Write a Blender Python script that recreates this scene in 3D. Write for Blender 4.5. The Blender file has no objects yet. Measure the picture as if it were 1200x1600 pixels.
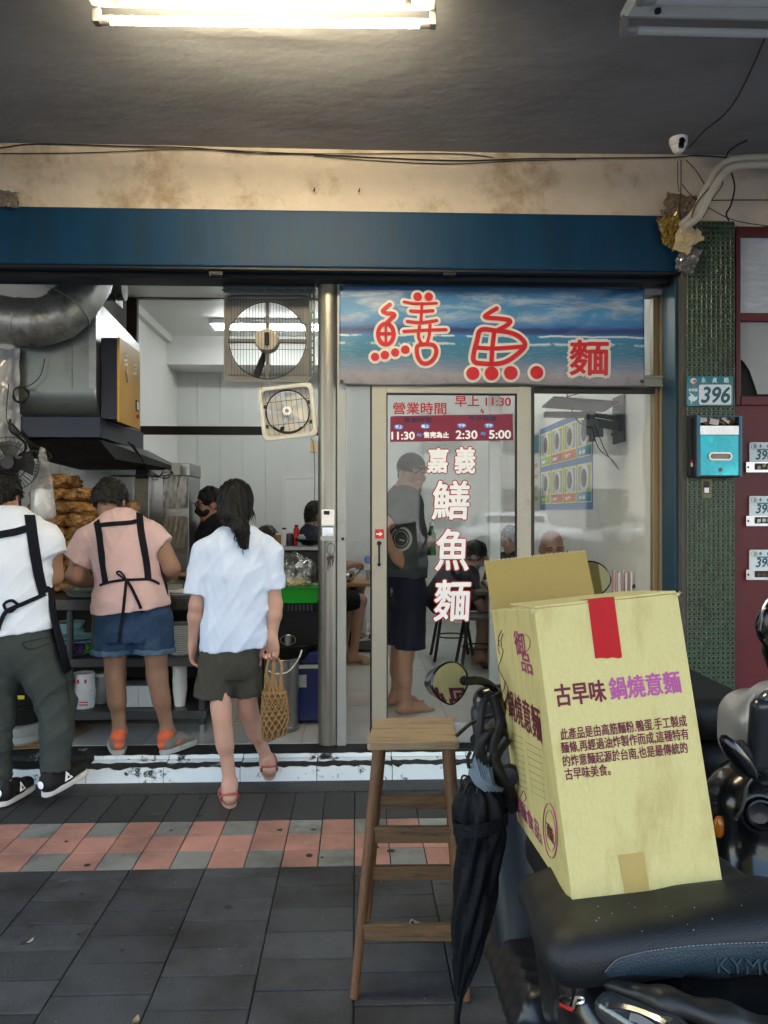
import bpy, bmesh, math, random
import numpy as np
from mathutils import Vector, Matrix, Euler
R = math.radians
random.seed(7)
SC = bpy.context.scene
COL = SC.collection

# ------------------------------------------------------------------ camera
CAM_H = 1.40; YAW = R(2.1); FPX = 1200.0
cd = bpy.data.cameras.new('camera'); cam = bpy.data.objects.new('camera', cd); COL.objects.link(cam)
cam.location = (0, 0, CAM_H); cam.rotation_euler = (R(90), 0, -YAW)
cd.sensor_fit = 'HORIZONTAL'; cd.sensor_width = 36; cd.lens = 36
cd.clip_start = 0.05; cd.clip_end = 500
SC.camera = cam
# ------------------------------------------------------------------ light
SUN_EL, SUN_AZ = R(58), R(25)
W = bpy.data.worlds.new('World'); SC.world = W; W.use_nodes = True
nt = W.node_tree; nt.nodes.clear()
sky = nt.nodes.new('ShaderNodeTexSky'); sky.sky_type = 'NISHITA'; sky.sun_disc = False
sky.sun_elevation = SUN_EL; sky.sun_rotation = SUN_AZ; sky.air_density = 1.6; sky.dust_density = 1.2; sky.ozone_density = 1.0
bg = nt.nodes.new('ShaderNodeBackground'); bg.inputs[1].default_value = 0.15
wo = nt.nodes.new('ShaderNodeOutputWorld')
nt.links.new(sky.outputs[0], bg.inputs[0]); nt.links.new(bg.outputs[0], wo.inputs[0])
sl = bpy.data.lights.new('sun', 'SUN'); sl.energy = 4.0; sl.angle = R(1.5); sl.color = (1, .97, .92)
sun = bpy.data.objects.new('sun', sl); COL.objects.link(sun)
sdir = Vector((math.sin(SUN_AZ) * math.cos(SUN_EL), math.cos(SUN_AZ) * math.cos(SUN_EL), math.sin(SUN_EL)))
sun.rotation_euler = sdir.to_track_quat('Z', 'Y').to_euler()
VS = SC.view_settings
VS.view_transform = 'Standard'; VS.look = 'None'; VS.exposure = 2.6; VS.gamma = 1
SC.cycles.max_bounces = 10; SC.cycles.transparent_max_bounces = 16
SC.cycles.sample_clamp_indirect = 6

# ------------------------------------------------------------------ points from the photograph
ct, st = math.cos(YAW), math.sin(YAW)
def ray(px, py):
    r = (px - 600) / FPX; u = (800 - py) / FPX
    return (r * ct + st, ct - r * st, u)
def P(px, py, Y):
    d = ray(px, py); s = Y / d[1]
    return Vector((d[0] * s, Y, CAM_H + d[2] * s))
def PZ(px, py, z):
    d = ray(px, py); s = (z - CAM_H) / d[2]
    return Vector((d[0] * s, d[1] * s, z))
def PXp(px, py, X):
    d = ray(px, py); s = X / d[0]
    return Vector((X, d[1] * s, CAM_H + d[2] * s))
def X_(px, Y): return P(px, 800, Y).x
def Z_(py, Y): return P(600, py, Y).z

# ------------------------------------------------------------------ materials
MATS = {}
def pm(name, col, rough=.55, metal=0, var=.12, scale=9, bump=0, bscale=60, stretch=(1, 1, 1), col2=None, c2lo=.5, c2hi=.62, c2scale=4, spec=.38, emit=None, estr=0, coat=0, rvar=.15, sss=0):
    if name in MATS: return MATS[name]
    col = tuple(1.06 * c ** 1.16 for c in col); col2 = col2 and tuple(1.06 * c ** 1.16 for c in col2)
    m = bpy.data.materials.new(name); m.use_nodes = True; n = m.node_tree.nodes; L = m.node_tree.links
    b = n['Principled BSDF']
    tc = n.new('ShaderNodeTexCoord'); mp = n.new('ShaderNodeMapping'); mp.inputs['Scale'].default_value = stretch
    L.new(tc.outputs['Object'], mp.inputs[0])
    no = n.new('ShaderNodeTexNoise'); no.inputs['Scale'].default_value = scale; no.inputs['Detail'].default_value = 7; no.inputs['Roughness'].default_value = .65
    L.new(mp.outputs[0], no.inputs['Vector'])
    mx = n.new('ShaderNodeMix'); mx.data_type = 'RGBA'
    lo = tuple(max(0, c * (1 - var * 1.6)) for c in col); hi = tuple(min(1, c * (1 + var * 1.6)) for c in col)
    mx.inputs[6].default_value = (*lo, 1); mx.inputs[7].default_value = (*hi, 1)
    L.new(no.outputs['Fac'], mx.inputs[0])
    out = mx.outputs[2]
    if col2 is not None:
        n2 = n.new('ShaderNodeTexNoise'); n2.inputs['Scale'].default_value = c2scale; n2.inputs['Detail'].default_value = 10; n2.inputs['Roughness'].default_value = .7
        L.new(mp.outputs[0], n2.inputs['Vector'])
        mr = n.new('ShaderNodeMapRange'); mr.inputs[1].default_value = c2lo; mr.inputs[2].default_value = c2hi
        L.new(n2.outputs['Fac'], mr.inputs[0])
        m2 = n.new('ShaderNodeMix'); m2.data_type = 'RGBA'
        L.new(mr.outputs[0], m2.inputs[0]); L.new(out, m2.inputs[6]); m2.inputs[7].default_value = (*col2, 1)
        out = m2.outputs[2]
    L.new(out, b.inputs['Base Color'])
    rr = n.new('ShaderNodeMapRange'); rr.inputs[3].default_value = max(.03, rough - rvar * rough); rr.inputs[4].default_value = min(1, rough + rvar * rough)
    L.new(no.outputs['Fac'], rr.inputs[0]); L.new(rr.outputs[0], b.inputs['Roughness'])
    b.inputs['Metallic'].default_value = metal
    b.inputs['Specular IOR Level'].default_value = spec
    if coat: b.inputs['Coat Weight'].default_value = coat; b.inputs['Coat Roughness'].default_value = .08
    if sss:
        b.inputs['Subsurface Weight'].default_value = sss; b.inputs['Subsurface Radius'].default_value = (.012, .004, .002); b.inputs['Subsurface Scale'].default_value = 1
    if bump:
        nb = n.new('ShaderNodeTexNoise'); nb.inputs['Scale'].default_value = bscale; nb.inputs['Detail'].default_value = 6
        L.new(mp.outputs[0], nb.inputs['Vector'])
        bp = n.new('ShaderNodeBump'); bp.inputs['Strength'].default_value = min(1, bump); bp.inputs['Distance'].default_value = .01
        L.new(nb.outputs['Fac'], bp.inputs['Height']); L.new(bp.outputs[0], b.inputs['Normal'])
    if emit is not None:
        b.inputs['Emission Color'].default_value = (*emit, 1); b.inputs['Emission Strength'].default_value = estr
    MATS[name] = m
    return m
def glassmat(name, tint=(1, 1, 1), f0=.09, rough=.0, dirt=0, mul=1.0):
    """thin pane: clear straight through, fresnel reflection (transparent and glossy, no refraction)"""
    if name in MATS: return MATS[name]
    m = bpy.data.materials.new(name); m.use_nodes = True; n = m.node_tree.nodes; L = m.node_tree.links
    n.clear(); o = n.new('ShaderNodeOutputMaterial')
    t = n.new('ShaderNodeBsdfTransparent'); t.inputs[0].default_value = (*tint, 1)
    g = n.new('ShaderNodeBsdfGlossy'); g.inputs['Roughness'].default_value = rough
    lw = n.new('ShaderNodeLayerWeight'); lw.inputs[0].default_value = .5
    mr = n.new('ShaderNodeMapRange'); mr.inputs[3].default_value = f0; mr.inputs[4].default_value = 1
    pw = n.new('ShaderNodeMath'); pw.operation = 'POWER'; pw.inputs[1].default_value = 4
    L.new(lw.outputs['Facing'], pw.inputs[0]); L.new(pw.outputs[0], mr.inputs[0])
    mx = n.new('ShaderNodeMixShader'); L.new(mr.outputs[0], mx.inputs[0]); L.new(t.outputs[0], mx.inputs[1]); L.new(g.outputs[0], mx.inputs[2])
    res = mx.outputs[0]
    if dirt:
        d = n.new('ShaderNodeBsdfDiffuse'); d.inputs[0].default_value = (.8, .8, .78, 1)
        tc = n.new('ShaderNodeTexCoord'); no = n.new('ShaderNodeTexNoise'); no.inputs['Scale'].default_value = 6; no.inputs['Detail'].default_value = 8
        L.new(tc.outputs['Object'], no.inputs['Vector'])
        md = n.new('ShaderNodeMapRange'); md.inputs[1].default_value = .35; md.inputs[2].default_value = .75; md.inputs[4].default_value = dirt
        L.new(no.outputs['Fac'], md.inputs[0])
        m2 = n.new('ShaderNodeMixShader'); L.new(md.outputs[0], m2.inputs[0]); L.new(res, m2.inputs[1]); L.new(d.outputs[0], m2.inputs[2]); res = m2.outputs[0]
    L.new(res, o.inputs[0]); MATS[name] = m
    return m

# ------------------------------------------------------------------ mesh builder
def frame_from(d):
    d = Vector(d).normalized()
    a = Vector((0, 0, 1)) if abs(d.z) < .95 else Vector((1, 0, 0))
    u = d.cross(a).normalized(); v = d.cross(u).normalized()
    return u, v
class MB:
    def __init__(s): s.v = []; s.f = []; s.mi = []; s.cur = 0
    def add(s, vs, fs):
        o = len(s.v); s.v += [tuple(x) for x in vs]
        for f in fs: s.f.append([i + o for i in f]); s.mi.append(s.cur)
        return s
    def box(s, c, size, rot=None):
        c = Vector(c); h = Vector(size) / 2; vs = []
        for dz in (-1, 1):
            for dy in (-1, 1):
                for dx in (-1, 1):
                    p = Vector((dx * h.x, dy * h.y, dz * h.z))
                    if rot is not None: p = rot @ p
                    vs.append(c + p)
        return s.add(vs, [(0, 2, 3, 1), (4, 5, 7, 6), (0, 1, 5, 4), (2, 6, 7, 3), (0, 4, 6, 2), (1, 3, 7, 5)])
    def bb(s, lo, hi):
        lo = Vector(lo); hi = Vector(hi); return s.box((lo + hi) / 2, hi - lo)
    def cyl(s, a, b, r1, r2=None, n=16, caps=True):
        a = Vector(a); b = Vector(b); r2 = r1 if r2 is None else r2
        u, v = frame_from(b - a); vs = []
        for p, r in ((a, r1), (b, r2)):
            for i in range(n):
                t = 2 * math.pi * i / n; vs.append(p + u * (r * math.cos(t)) + v * (r * math.sin(t)))
        fs = [(i, (i + 1) % n, n + (i + 1) % n, n + i) for i in range(n)]
        if caps: fs += [tuple(range(n - 1, -1, -1)), tuple(range(n, 2 * n))]
        return s.add(vs, fs)
    def tube(s, pts, r, n=8, caps=True, smooth=0, flat=1.0):
        pts = [Vector(p) for p in pts]
        if smooth: pts = spline(pts, smooth)
        m = len(pts); rs = r if hasattr(r, '__len__') else [r] * m
        if len(rs) != m: rs = list(np.interp(np.linspace(0, 1, m), np.linspace(0, 1, len(rs)), rs))
        u = None; vs = []
        for i, p in enumerate(pts):
            d = (pts[min(i + 1, m - 1)] - pts[max(i - 1, 0)])
            if d.length < 1e-9: d = Vector((0, 0, 1))
            d.normalize()
            if u is None: u, v = frame_from(d)
            else:
                u = (u - d * u.dot(d))
                u = u.normalized() if u.length > 1e-6 else frame_from(d)[0]
                v = d.cross(u)
            for k in range(n):
                t = 2 * math.pi * k / n; vs.append(p + u * (rs[i] * math.cos(t)) + v * (rs[i] * flat * math.sin(t)))
        fs = [(i * n + k, i * n + (k + 1) % n, (i + 1) * n + (k + 1) % n, (i + 1) * n + k) for i in range(m - 1) for k in range(n)]
        if caps: fs += [tuple(range(n - 1, -1, -1)), tuple(range((m - 1) * n, m * n))]
        return s.add(vs, fs)
    def lathe(s, prof, c=(0, 0, 0), axis=(0, 0, 1), n=24, caps=True):
        c = Vector(c); ax = Vector(axis).normalized(); u, v = frame_from(ax); vs = []
        for r, h in prof:
            for k in range(n):
                t = 2 * math.pi * k / n; vs.append(c + ax * h + u * (r * math.cos(t)) + v * (r * math.sin(t)))
        m = len(prof)
        fs = [(i * n + k, i * n + (k + 1) % n, (i + 1) * n + (k + 1) % n, (i + 1) * n + k) for i in range(m - 1) for k in range(n)]
        if caps: fs += [tuple(range(n - 1, -1, -1)), tuple(range((m - 1) * n, m * n))]
        return s.add(vs, fs)
    def loft(s, rings, caps=True, closed=True):
        n = len(rings[0]); vs = [p for r in rings for p in r]; m = len(rings)
        kk = n if closed else n - 1
        fs = [(i * n + k, i * n + (k + 1) % n, (i + 1) * n + (k + 1) % n, (i + 1) * n + k) for i in range(m - 1) for k in range(kk)]
        if caps and closed: fs += [tuple(range(n - 1, -1, -1)), tuple(range((m - 1) * n, m * n))]
        return s.add(vs, fs)
    def prism(s, poly, off):
        """poly: world points of a planar outline; off: thickness vector"""
        poly = [Vector(p) for p in poly]; off = Vector(off); n = len(poly)
        vs = poly + [p + off for p in poly]
        fs = [tuple(range(n - 1, -1, -1)), tuple(range(n, 2 * n))] + [(i, (i + 1) % n, n + (i + 1) % n, n + i) for i in range(n)]
        return s.add(vs, fs)
    def quad(s, a, b, c, d): return s.add([a, b, c, d], [(0, 1, 2, 3)])
    def mesh(s, name='m', smooth=None, loc=None, recalc=True):
        me = bpy.data.meshes.new(name)
        v = s.v
        if loc is not None: v = [(p[0] - loc[0], p[1] - loc[1], p[2] - loc[2]) for p in v]
        me.from_pydata(v, [], s.f)
        me.polygons.foreach_set('material_index', s.mi)
        if recalc:
            b = bmesh.new(); b.from_mesh(me); bmesh.ops.recalc_face_normals(b, faces=b.faces[:]); b.to_mesh(me); b.free()
        if smooth is not None:
            me.polygons.foreach_set('use_smooth', [True] * len(me.polygons)); me.set_sharp_from_angle(angle=R(smooth))
        me.update()
        return me
def spline(pts, k):
    out = []; n = len(pts)
    for i in range(n - 1):
        p0, p1, p2, p3 = pts[max(i - 1, 0)], pts[i], pts[i + 1], pts[min(i + 2, n - 1)]
        for j in range(k):
            t = j / k
            out.append(.5 * ((2 * p1) + (p2 - p0) * t + (2 * p0 - 5 * p1 + 4 * p2 - p3) * t * t + (3 * p1 - p0 - 3 * p2 + p3) * t ** 3))
    out.append(pts[-1]); return out

# ------------------------------------------------------------------ scene objects
LOC = {}
def tag(o, label=None, cat=None, group=None, kind=None):
    if label: o['label'] = label
    if cat: o['category'] = cat
    if group: o['group'] = group
    o['kind'] = kind or 'thing'
    return o
def thing(name, label, cat, loc=(0, 0, 0), group=None):
    o = bpy.data.objects.new(name, None); COL.objects.link(o); o.location = loc; o.empty_display_size = .1
    LOC[o.name] = Vector(loc); tag(o, label, cat, group); return o
def add(name, mb, mat, parent=None, smooth=35, bevel=0, seg=2, label=None):
    """one mesh object from builder mb (world coordinates); under parent it keeps its place"""
    loc = LOC[parent.name] if parent is not None else None
    me = mb.mesh(name, smooth, loc) if isinstance(mb, MB) else mb
    o = bpy.data.objects.new(name, me); COL.objects.link(o)
    for m in (mat if isinstance(mat, (list, tuple)) else [mat]): me.materials.append(m)
    if parent is not None: o.parent = parent; LOC[o.name] = loc
    else: LOC[o.name] = Vector((0, 0, 0))
    if bevel:
        b = o.modifiers.new('edge', 'BEVEL'); b.width = bevel; b.segments = seg; b.limit_method = 'ANGLE'; b.angle_limit = R(40); b.harden_normals = False
    if label: o['label'] = label
    return o
def sub(name, mb, mat, part, **k):
    return add(name, mb, mat, part, **k)
def single(name, mb, mat, label, cat, group=None, kind=None, **k):
    o = add(name, mb, mat, None, **k); tag(o, label, cat, group, kind); return o
def struct(name, mb, mat, **k):
    o = add(name, mb, mat, None, **k); o['kind'] = 'structure'; return o
def copy_tree(o, parent=None):
    c = o.copy(); COL.objects.link(c)
    if parent is not None: c.parent = parent
    for ch in list(o.children): copy_tree(ch, c)
    return c
def clone(o, loc, rot=None, label=None, scale=None):
    c = copy_tree(o); c.location = loc
    if rot is not None: c.rotation_euler = rot
    if scale is not None: c.scale = scale
    if label: c['label'] = label
    return c
# ------------------------------------------------------------------ lettering (bundled default font)
def text2d(s, bold=0, shear=0, spacing=1.0, res=4):
    """list of verts (x,y) and faces, normalised so that the ink box is 0..w x 0..1"""
    c = bpy.data.curves.new('t', 'FONT'); c.body = s; c.size = 1; c.offset = bold; c.shear = shear; c.space_character = spacing; c.resolution_u = res
    o = bpy.data.objects.new('t', c); COL.objects.link(o)
    dg = bpy.context.evaluated_depsgraph_get(); dg.update()
    me = bpy.data.meshes.new_from_object(o.evaluated_get(dg))
    v = [tuple(p.co[:2]) for p in me.vertices]; f = [tuple(p.vertices) for p in me.polygons]
    bpy.data.objects.remove(o); bpy.data.curves.remove(c); bpy.data.meshes.remove(me)
    return v, f
def put_text(mb, s, org, ux, uy, width=None, height=None, bold=0, shear=0, lift=0, spacing=1.0, ref=None):
    """lay the lettering with its lower left ink corner at org, along unit vectors ux, uy; fit to width/height"""
    v, f = text2d(s, bold, shear, spacing)
    if not v: return
    rv = v if ref is None else text2d(s, ref, shear, spacing)[0]
    xs = [p[0] for p in rv]; ys = [p[1] for p in rv]; x0, y0 = min(xs), min(ys); w = max(xs) - x0; h = max(ys) - y0
    sx = (width / w) if width else height / h
    sy = (height / h) if height else sx
    ux = Vector(ux).normalized(); uy = Vector(uy).normalized(); n = ux.cross(uy); org = Vector(org) + n * lift
    mb.add([org + ux * ((p[0] - x0) * sx) + uy * ((p[1] - y0) * sy) for p in v], f)
# ------------------------------------------------------------------ soft bodies: distance fields to meshes
class Sdf:
    def __init__(s): s.p = []; s.disp = None
    def cone(s, a, b, ra, rb=None, k=.02, sq=None, op='+', clip=()):
        a = np.array(a, float); b = np.array(b, float); rb = ra if rb is None else rb
        if sq is not None: d = np.array(sq[0], float); d /= np.linalg.norm(d); sq = (d, sq[1])
        m = max(ra, rb) * (max(1, sq[1]) if sq else 1)
        clip = [(np.array(p_, float), np.array(n_, float) / np.linalg.norm(n_)) for p_, n_ in clip]
        s.p.append(('c', (a, b, ra, rb, sq, clip), k, op, np.minimum(a, b) - m, np.maximum(a, b) + m)); return s
    def chain(s, pts, rs, k=.02, sq=None, op='+', clip=()):
        for i in range(len(pts) - 1): s.cone(pts[i], pts[i + 1], rs[i], rs[i + 1], k, sq, op, clip)
        return s
    def ell(s, c, r, rot=None, k=.02, op='+'):
        c = np.array(c, float); r = np.array(r, float) * np.ones(3); M = np.eye(3) if rot is None else np.array(rot)
        s.p.append(('e', (c, r, M), k, op, c - r.max(), c + r.max())); return s
    def rbox(s, c, h, r, rot=None, k=.02, op='+'):
        c = np.array(c, float); h = np.array(h, float); M = np.eye(3) if rot is None else np.array(rot); e = np.abs(M) @ h
        s.p.append(('b', (c, h, r, M), k, op, c - e, c + e)); return s
    def plane(s, pt, n):
        """keep the side opposite to n"""
        n = np.array(n, float); n /= np.linalg.norm(n)
        s.p.append(('p', (np.array(pt, float), n), 0, '&', None, None)); return s
    def _d(s, pr, q):
        if pr[0] == 'c':
            a, b, ra, rb, sq, clip = pr[1]; ab = b - a; L2 = ab @ ab
            pa = q - a
            t = np.clip((pa @ ab) / L2, 0, 1) if L2 > 1e-12 else np.zeros(q.shape[:-1])
            off = pa - t[..., None] * ab
            if sq is not None:
                comp = off @ sq[0]; off = off + comp[..., None] * sq[0] * (1 / sq[1] - 1)
            d = np.sqrt((off * off).sum(-1)) - (ra + t * (rb - ra))
            if sq is not None: d = d * min(1, sq[1])
            for p_, n_ in clip: d = np.maximum(d, (q - p_) @ n_)
            return d
        if pr[0] == 'e':
            c, r, M = pr[1]; l = (q - c) @ M
            k0 = np.sqrt(((l / r) ** 2).sum(-1)); k1 = np.sqrt(((l / (r * r)) ** 2).sum(-1)) + 1e-9
            return k0 * (k0 - 1) / k1
        if pr[0] == 'b':
            c, h, r, M = pr[1]; l = np.abs((q - c) @ M) - (h - r)
            return np.sqrt((np.maximum(l, 0) ** 2).sum(-1)) + np.minimum(l.max(-1), 0) - r
        pt, n = pr[1]; return (q - pt) @ n
    def _mix(s, D, d, k, op):
        if op == '+':
            if k <= 0: return np.minimum(D, d)
            h = np.maximum(k - np.abs(D - d), 0) / k; return np.minimum(D, d) - h * h * k * .25
        if op == '-':
            d = -d
            if k <= 0: return np.maximum(D, d)
            h = np.maximum(k - np.abs(D - d), 0) / k; return np.maximum(D, d) + h * h * k * .25
        return np.maximum(D, d)
    def ev(s, q):
        D = np.full(q.shape[:-1], 1.0)
        for pr in s.p: D = s._mix(D, s._d(pr, q), pr[2], pr[3])
        if s.disp is not None: D = D + s.disp(q)
        return D
    def mesh(s, h, name='body', loc=None, smooth_iter=1):
        lo = np.min([p[4] for p in s.p if p[4] is not None and p[3] == '+'], 0) - 3 * h; hi = np.max([p[5] for p in s.p if p[5] is not None and p[3] == '+'], 0) + 3 * h
        n = np.ceil((hi - lo) / h).astype(int) + 1
        ax = [lo[i] + h * np.arange(n[i]) for i in range(3)]
        D = np.full(tuple(n), .2)
        for pr in s.p:
            if pr[4] is None: sl_ = [slice(0, n[i]) for i in range(3)]
            else:
                mg = pr[2] + 3 * h
                i0 = np.clip(np.floor((pr[4] - mg - lo) / h).astype(int), 0, n); i1 = np.clip(np.ceil((pr[5] + mg - lo) / h).astype(int) + 1, 0, n)
                if (i1 <= i0).any(): continue
                sl_ = [slice(i0[i], i1[i]) for i in range(3)]
            g = np.stack(np.meshgrid(*[ax[i][sl_[i]] for i in range(3)], indexing='ij'), -1)
            D[tuple(sl_)] = s._mix(D[tuple(sl_)], s._d(pr, g), pr[2], pr[3])
        if s.disp is not None:
            near = np.abs(D) < .05; idx = np.argwhere(near)
            D[near] += s.disp(lo + idx * h)
        D[0] = D[-1] = .2; D[:, 0] = D[:, -1] = .2; D[:, :, 0] = D[:, :, -1] = .2
        return net_mesh(D, lo, h, name, loc, smooth_iter)
def net_mesh(D, lo, h, name, loc, smooth_iter):
    ins = D < 0; n = D.shape
    cs = tuple(x - 1 for x in n)
    cnt = np.zeros(cs, np.int8); corners = [(i, j, k) for i in (0, 1) for j in (0, 1) for k in (0, 1)]
    for c in corners: cnt += ins[c[0]:c[0] + cs[0], c[1]:c[1] + cs[1], c[2]:c[2] + cs[2]]
    act = (cnt > 0) & (cnt < 8); idx = np.argwhere(act); N = len(idx)
    vid = np.full(cs, -1, np.int64); vid[act] = np.arange(N)
    acc = np.zeros((N, 3)); w = np.zeros(N)
    for c in corners:
        for a in range(3):
            if c[a] == 1: continue
            c2 = list(c); c2[a] = 1
            d0 = D[idx[:, 0] + c[0], idx[:, 1] + c[1], idx[:, 2] + c[2]]; d1 = D[idx[:, 0] + c2[0], idx[:, 1] + c2[1], idx[:, 2] + c2[2]]
            x = (d0 < 0) != (d1 < 0)
            t = np.where(x, d0 / np.where(np.abs(d0 - d1) < 1e-12, 1, d0 - d1), 0)
            p = np.tile(np.array(c, float), (N, 1)); p[:, a] += t
            acc[x] += p[x]; w[x] += 1
    V = (idx + acc / w[:, None]) * h + lo
    F = []
    for a in range(3):
        b, c = (a + 1) % 3, (a + 2) % 3
        s0 = [slice(1, n[i] - 1) for i in range(3)]; s0[a] = slice(0, n[a] - 1); s1 = list(s0); s1[a] = slice(1, n[a])
        A = ins[tuple(s0)]; B = ins[tuple(s1)]
        for flip, msk in ((False, A & ~B), (True, ~A & B)):
            e = np.argwhere(msk)
            if not len(e): continue
            for i in range(3):
                if i != a: e[:, i] += 1
            def cell(db, dc):
                q = e.copy(); q[:, b] += db; q[:, c] += dc; return vid[q[:, 0], q[:, 1], q[:, 2]]
            f = np.stack([cell(-1, -1), cell(0, -1), cell(0, 0), cell(-1, 0)], 1)
            F.append(f[:, ::-1] if flip else f)
    F = np.concatenate(F)
    if smooth_iter:
        E = np.concatenate([F[:, [0, 1]], F[:, [1, 2]], F[:, [2, 3]], F[:, [3, 0]]]); E = np.concatenate([E, E[:, ::-1]])
        deg = np.bincount(E[:, 0], minlength=N)[:, None]
        for _ in range(smooth_iter):
            for lam in (.5, -.45):
                S = np.stack([np.bincount(E[:, 0], V[E[:, 1], i], N) for i in range(3)], 1) / np.maximum(deg, 1)
                V = V + lam * (S - V)
    if loc is not None: V = V - np.array(loc)
    me = bpy.data.meshes.new(name)
    me.vertices.add(N); me.vertices.foreach_set('co', V.astype(np.float32).ravel())
    me.loops.add(F.size); me.loops.foreach_set('vertex_index', F.astype(np.int32).ravel())
    me.polygons.add(len(F)); me.polygons.foreach_set('loop_start', np.arange(0, F.size, 4, dtype=np.int32)); me.polygons.foreach_set('loop_total', np.full(len(F), 4, np.int32))
    me.update(calc_edges=True); me.validate()
    me.polygons.foreach_set('use_smooth', np.ones(len(me.polygons), bool)); me.update()
    return me
def soft(name, sdf, h, mat, parent, label=None, smooth_iter=1):
    me = sdf.mesh(h, name, LOC[parent.name] if parent is not None else None, smooth_iter)
    return add(name, me, mat, parent, label=label)
def folds(amp, dirs, seed=0):
    """cloth creases: soft ridges across the given directions, coming and going along the cloth"""
    rg = np.random.default_rng(seed)
    ks = [(np.array(d) * (1 + .2 * rg.normal()), rg.uniform(0, 6.28), rg.uniform(.6, 1.2), rg.normal(size=3) * 5.5, rg.uniform(0, 6.28)) for d in dirs]
    w = rg.normal(size=(3, 3)) * 6
    def f(q):
        wv = np.sin(q @ w.T + 1.3).sum(-1) * .4; o = 0
        for k, ph, a, m, mp in ks: o = o + a * (1 - np.abs(np.sin(q @ k + ph + wv))) ** 1.7 * np.clip(.3 + .7 * np.sin(q @ m + mp), 0, 1)
        return -amp * 2.6 * (o / len(ks) - .1)
    return f
def pick(sdf, pxs, lift=.004, s0=.6):
    """points on the field's surface met by rays through photo points -> (points, normals)"""
    d = np.array([ray(*p) for p in pxs]); d /= np.linalg.norm(d, axis=1)[:, None]
    o = np.array([0, 0, CAM_H]); t = np.full(len(pxs), s0)
    for _ in range(260): t = t + np.clip(sdf.ev(o + d * t[:, None]) * .6, -.01, .2)
    p = o + d * t[:, None]; n = np.zeros_like(p); e = .004
    for i in range(3):
        q = np.zeros(3); q[i] = e; n[:, i] = sdf.ev(p + q) - sdf.ev(p - q)
    n /= np.linalg.norm(n, axis=1)[:, None] + 1e-9
    return p + n * lift, n
def ribbon(mb, pts, nrm, width, th=.003):
    """a flat band lying on a surface"""
    pts = np.array(pts, float); nrm = np.array(nrm, float)
    for _ in range(4):
        if len(pts) > 3: pts[1:-1] = .5 * pts[1:-1] + .25 * (pts[2:] + pts[:-2]) + .0002 * nrm[1:-1]; nrm[1:-1] = .5 * nrm[1:-1] + .25 * (nrm[2:] + nrm[:-2]); nrm[0] = nrm[1]; nrm[-1] = nrm[-2]
    nrm = nrm / (np.linalg.norm(nrm, axis=1)[:, None] + 1e-9)
    m = len(pts); rings = []
    for i in range(m):
        d = Vector(pts[min(i + 1, m - 1)]) - Vector(pts[max(i - 1, 0)]); d.normalize(); n = Vector(nrm[i]); s = d.cross(n).normalized() * ((width[i] if hasattr(width, '__len__') else width) / 2)
        p = Vector(pts[i]); rings.append([p - s, p + s, p + s + n * th, p - s + n * th])
    return mb.loft(rings)
def densify(pp, k=5):
    return [(p.x, p.y) for p in spline([Vector((*p, 0)) for p in pp], k)]
# ================================================================== SETTING
CEIL = 3.33; FL = .11
YB, YP, YF = 4.05, 4.10, 4.30
def island_tint(m, amt):
    n = m.node_tree.nodes; L = m.node_tree.links; b = n['Principled BSDF']; src = b.inputs['Base Color'].links[0].from_socket
    g = n.new('ShaderNodeNewGeometry'); mr = n.new('ShaderNodeMapRange'); mr.inputs[3].default_value = 1 - amt; mr.inputs[4].default_value = 1 + amt
    L.new(g.outputs['Random Per Island'], mr.inputs[0]); mx = n.new('ShaderNodeMix'); mx.data_type = 'RGBA'; mx.blend_type = 'MULTIPLY'; mx.inputs[0].default_value = 1
    L.new(src, mx.inputs[6]); L.new(mr.outputs[0], mx.inputs[7]); L.new(mx.outputs[2], b.inputs['Base Color']); return m
t_gray = island_tint(pm('tile grey', (.080, .086, .094), .62, var=.25, scale=5, bump=.35, bscale=120, col2=(.034, .034, .036), c2lo=.44, c2hi=.62, c2scale=2.2), .26)
t_dark = island_tint(pm('tile dark', (.052, .053, .056), .6, var=.2, scale=7, bump=.25, bscale=140), .2)
t_red = island_tint(pm('tile salmon', (.44, .245, .20), .6, var=.14, scale=9, bump=.2, bscale=160, col2=(.28, .165, .14), c2lo=.46, c2hi=.68), .2)
t_pale = island_tint(pm('tile pale grey', (.27, .278, .265), .6, var=.14, scale=9, bump=.2, bscale=160, col2=(.12, .12, .115), c2lo=.46, c2hi=.68), .18)
grout = pm('grout', (.022, .022, .023), .9, bump=.4, bscale=200)
def tile(mb, x0, x1, y0, y1, mi, z=0, g=.0022, b=.003):
    mb.cur = mi; z += random.uniform(-.0009, .0009); dz = [random.uniform(-.0005, .0005) for _ in range(4)]
    a = [(x0 + g, y0 + g), (x1 - g, y0 + g), (x1 - g, y1 - g), (x0 + g, y1 - g)]; c = [(x0 + g + b, y0 + g + b), (x1 - g - b, y0 + g + b), (x1 - g - b, y1 - g - b), (x0 + g + b, y1 - g - b)]
    vs = [(p[0], p[1], z - .007) for p in a] + [(p[0], p[1], z + d - .0015) for p, d in zip(a, dz)] + [(p[0], p[1], z + d) for p, d in zip(c, dz)]
    mb.add(vs, [(i, (i + 1) % 4, 4 + (i + 1) % 4, 4 + i) for i in range(4)] + [(4 + i, 4 + (i + 1) % 4, 8 + (i + 1) % 4, 8 + i) for i in range(4)] + [(8, 9, 10, 11)])
mb = MB(); PW = .2920; RH = .1575; XO = -.006
for i in range(-16, 17):
    x0 = XO + i * PW; y = 3.044; half = (i % 2 == 0)
    first = RH / 2 if half else RH
    k = 0
    while y > -.2:
        h = first if k == 0 else RH
        tile(mb, x0, x0 + PW, y - h, y, 0); y -= h; k += 1
RW = .1453
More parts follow.
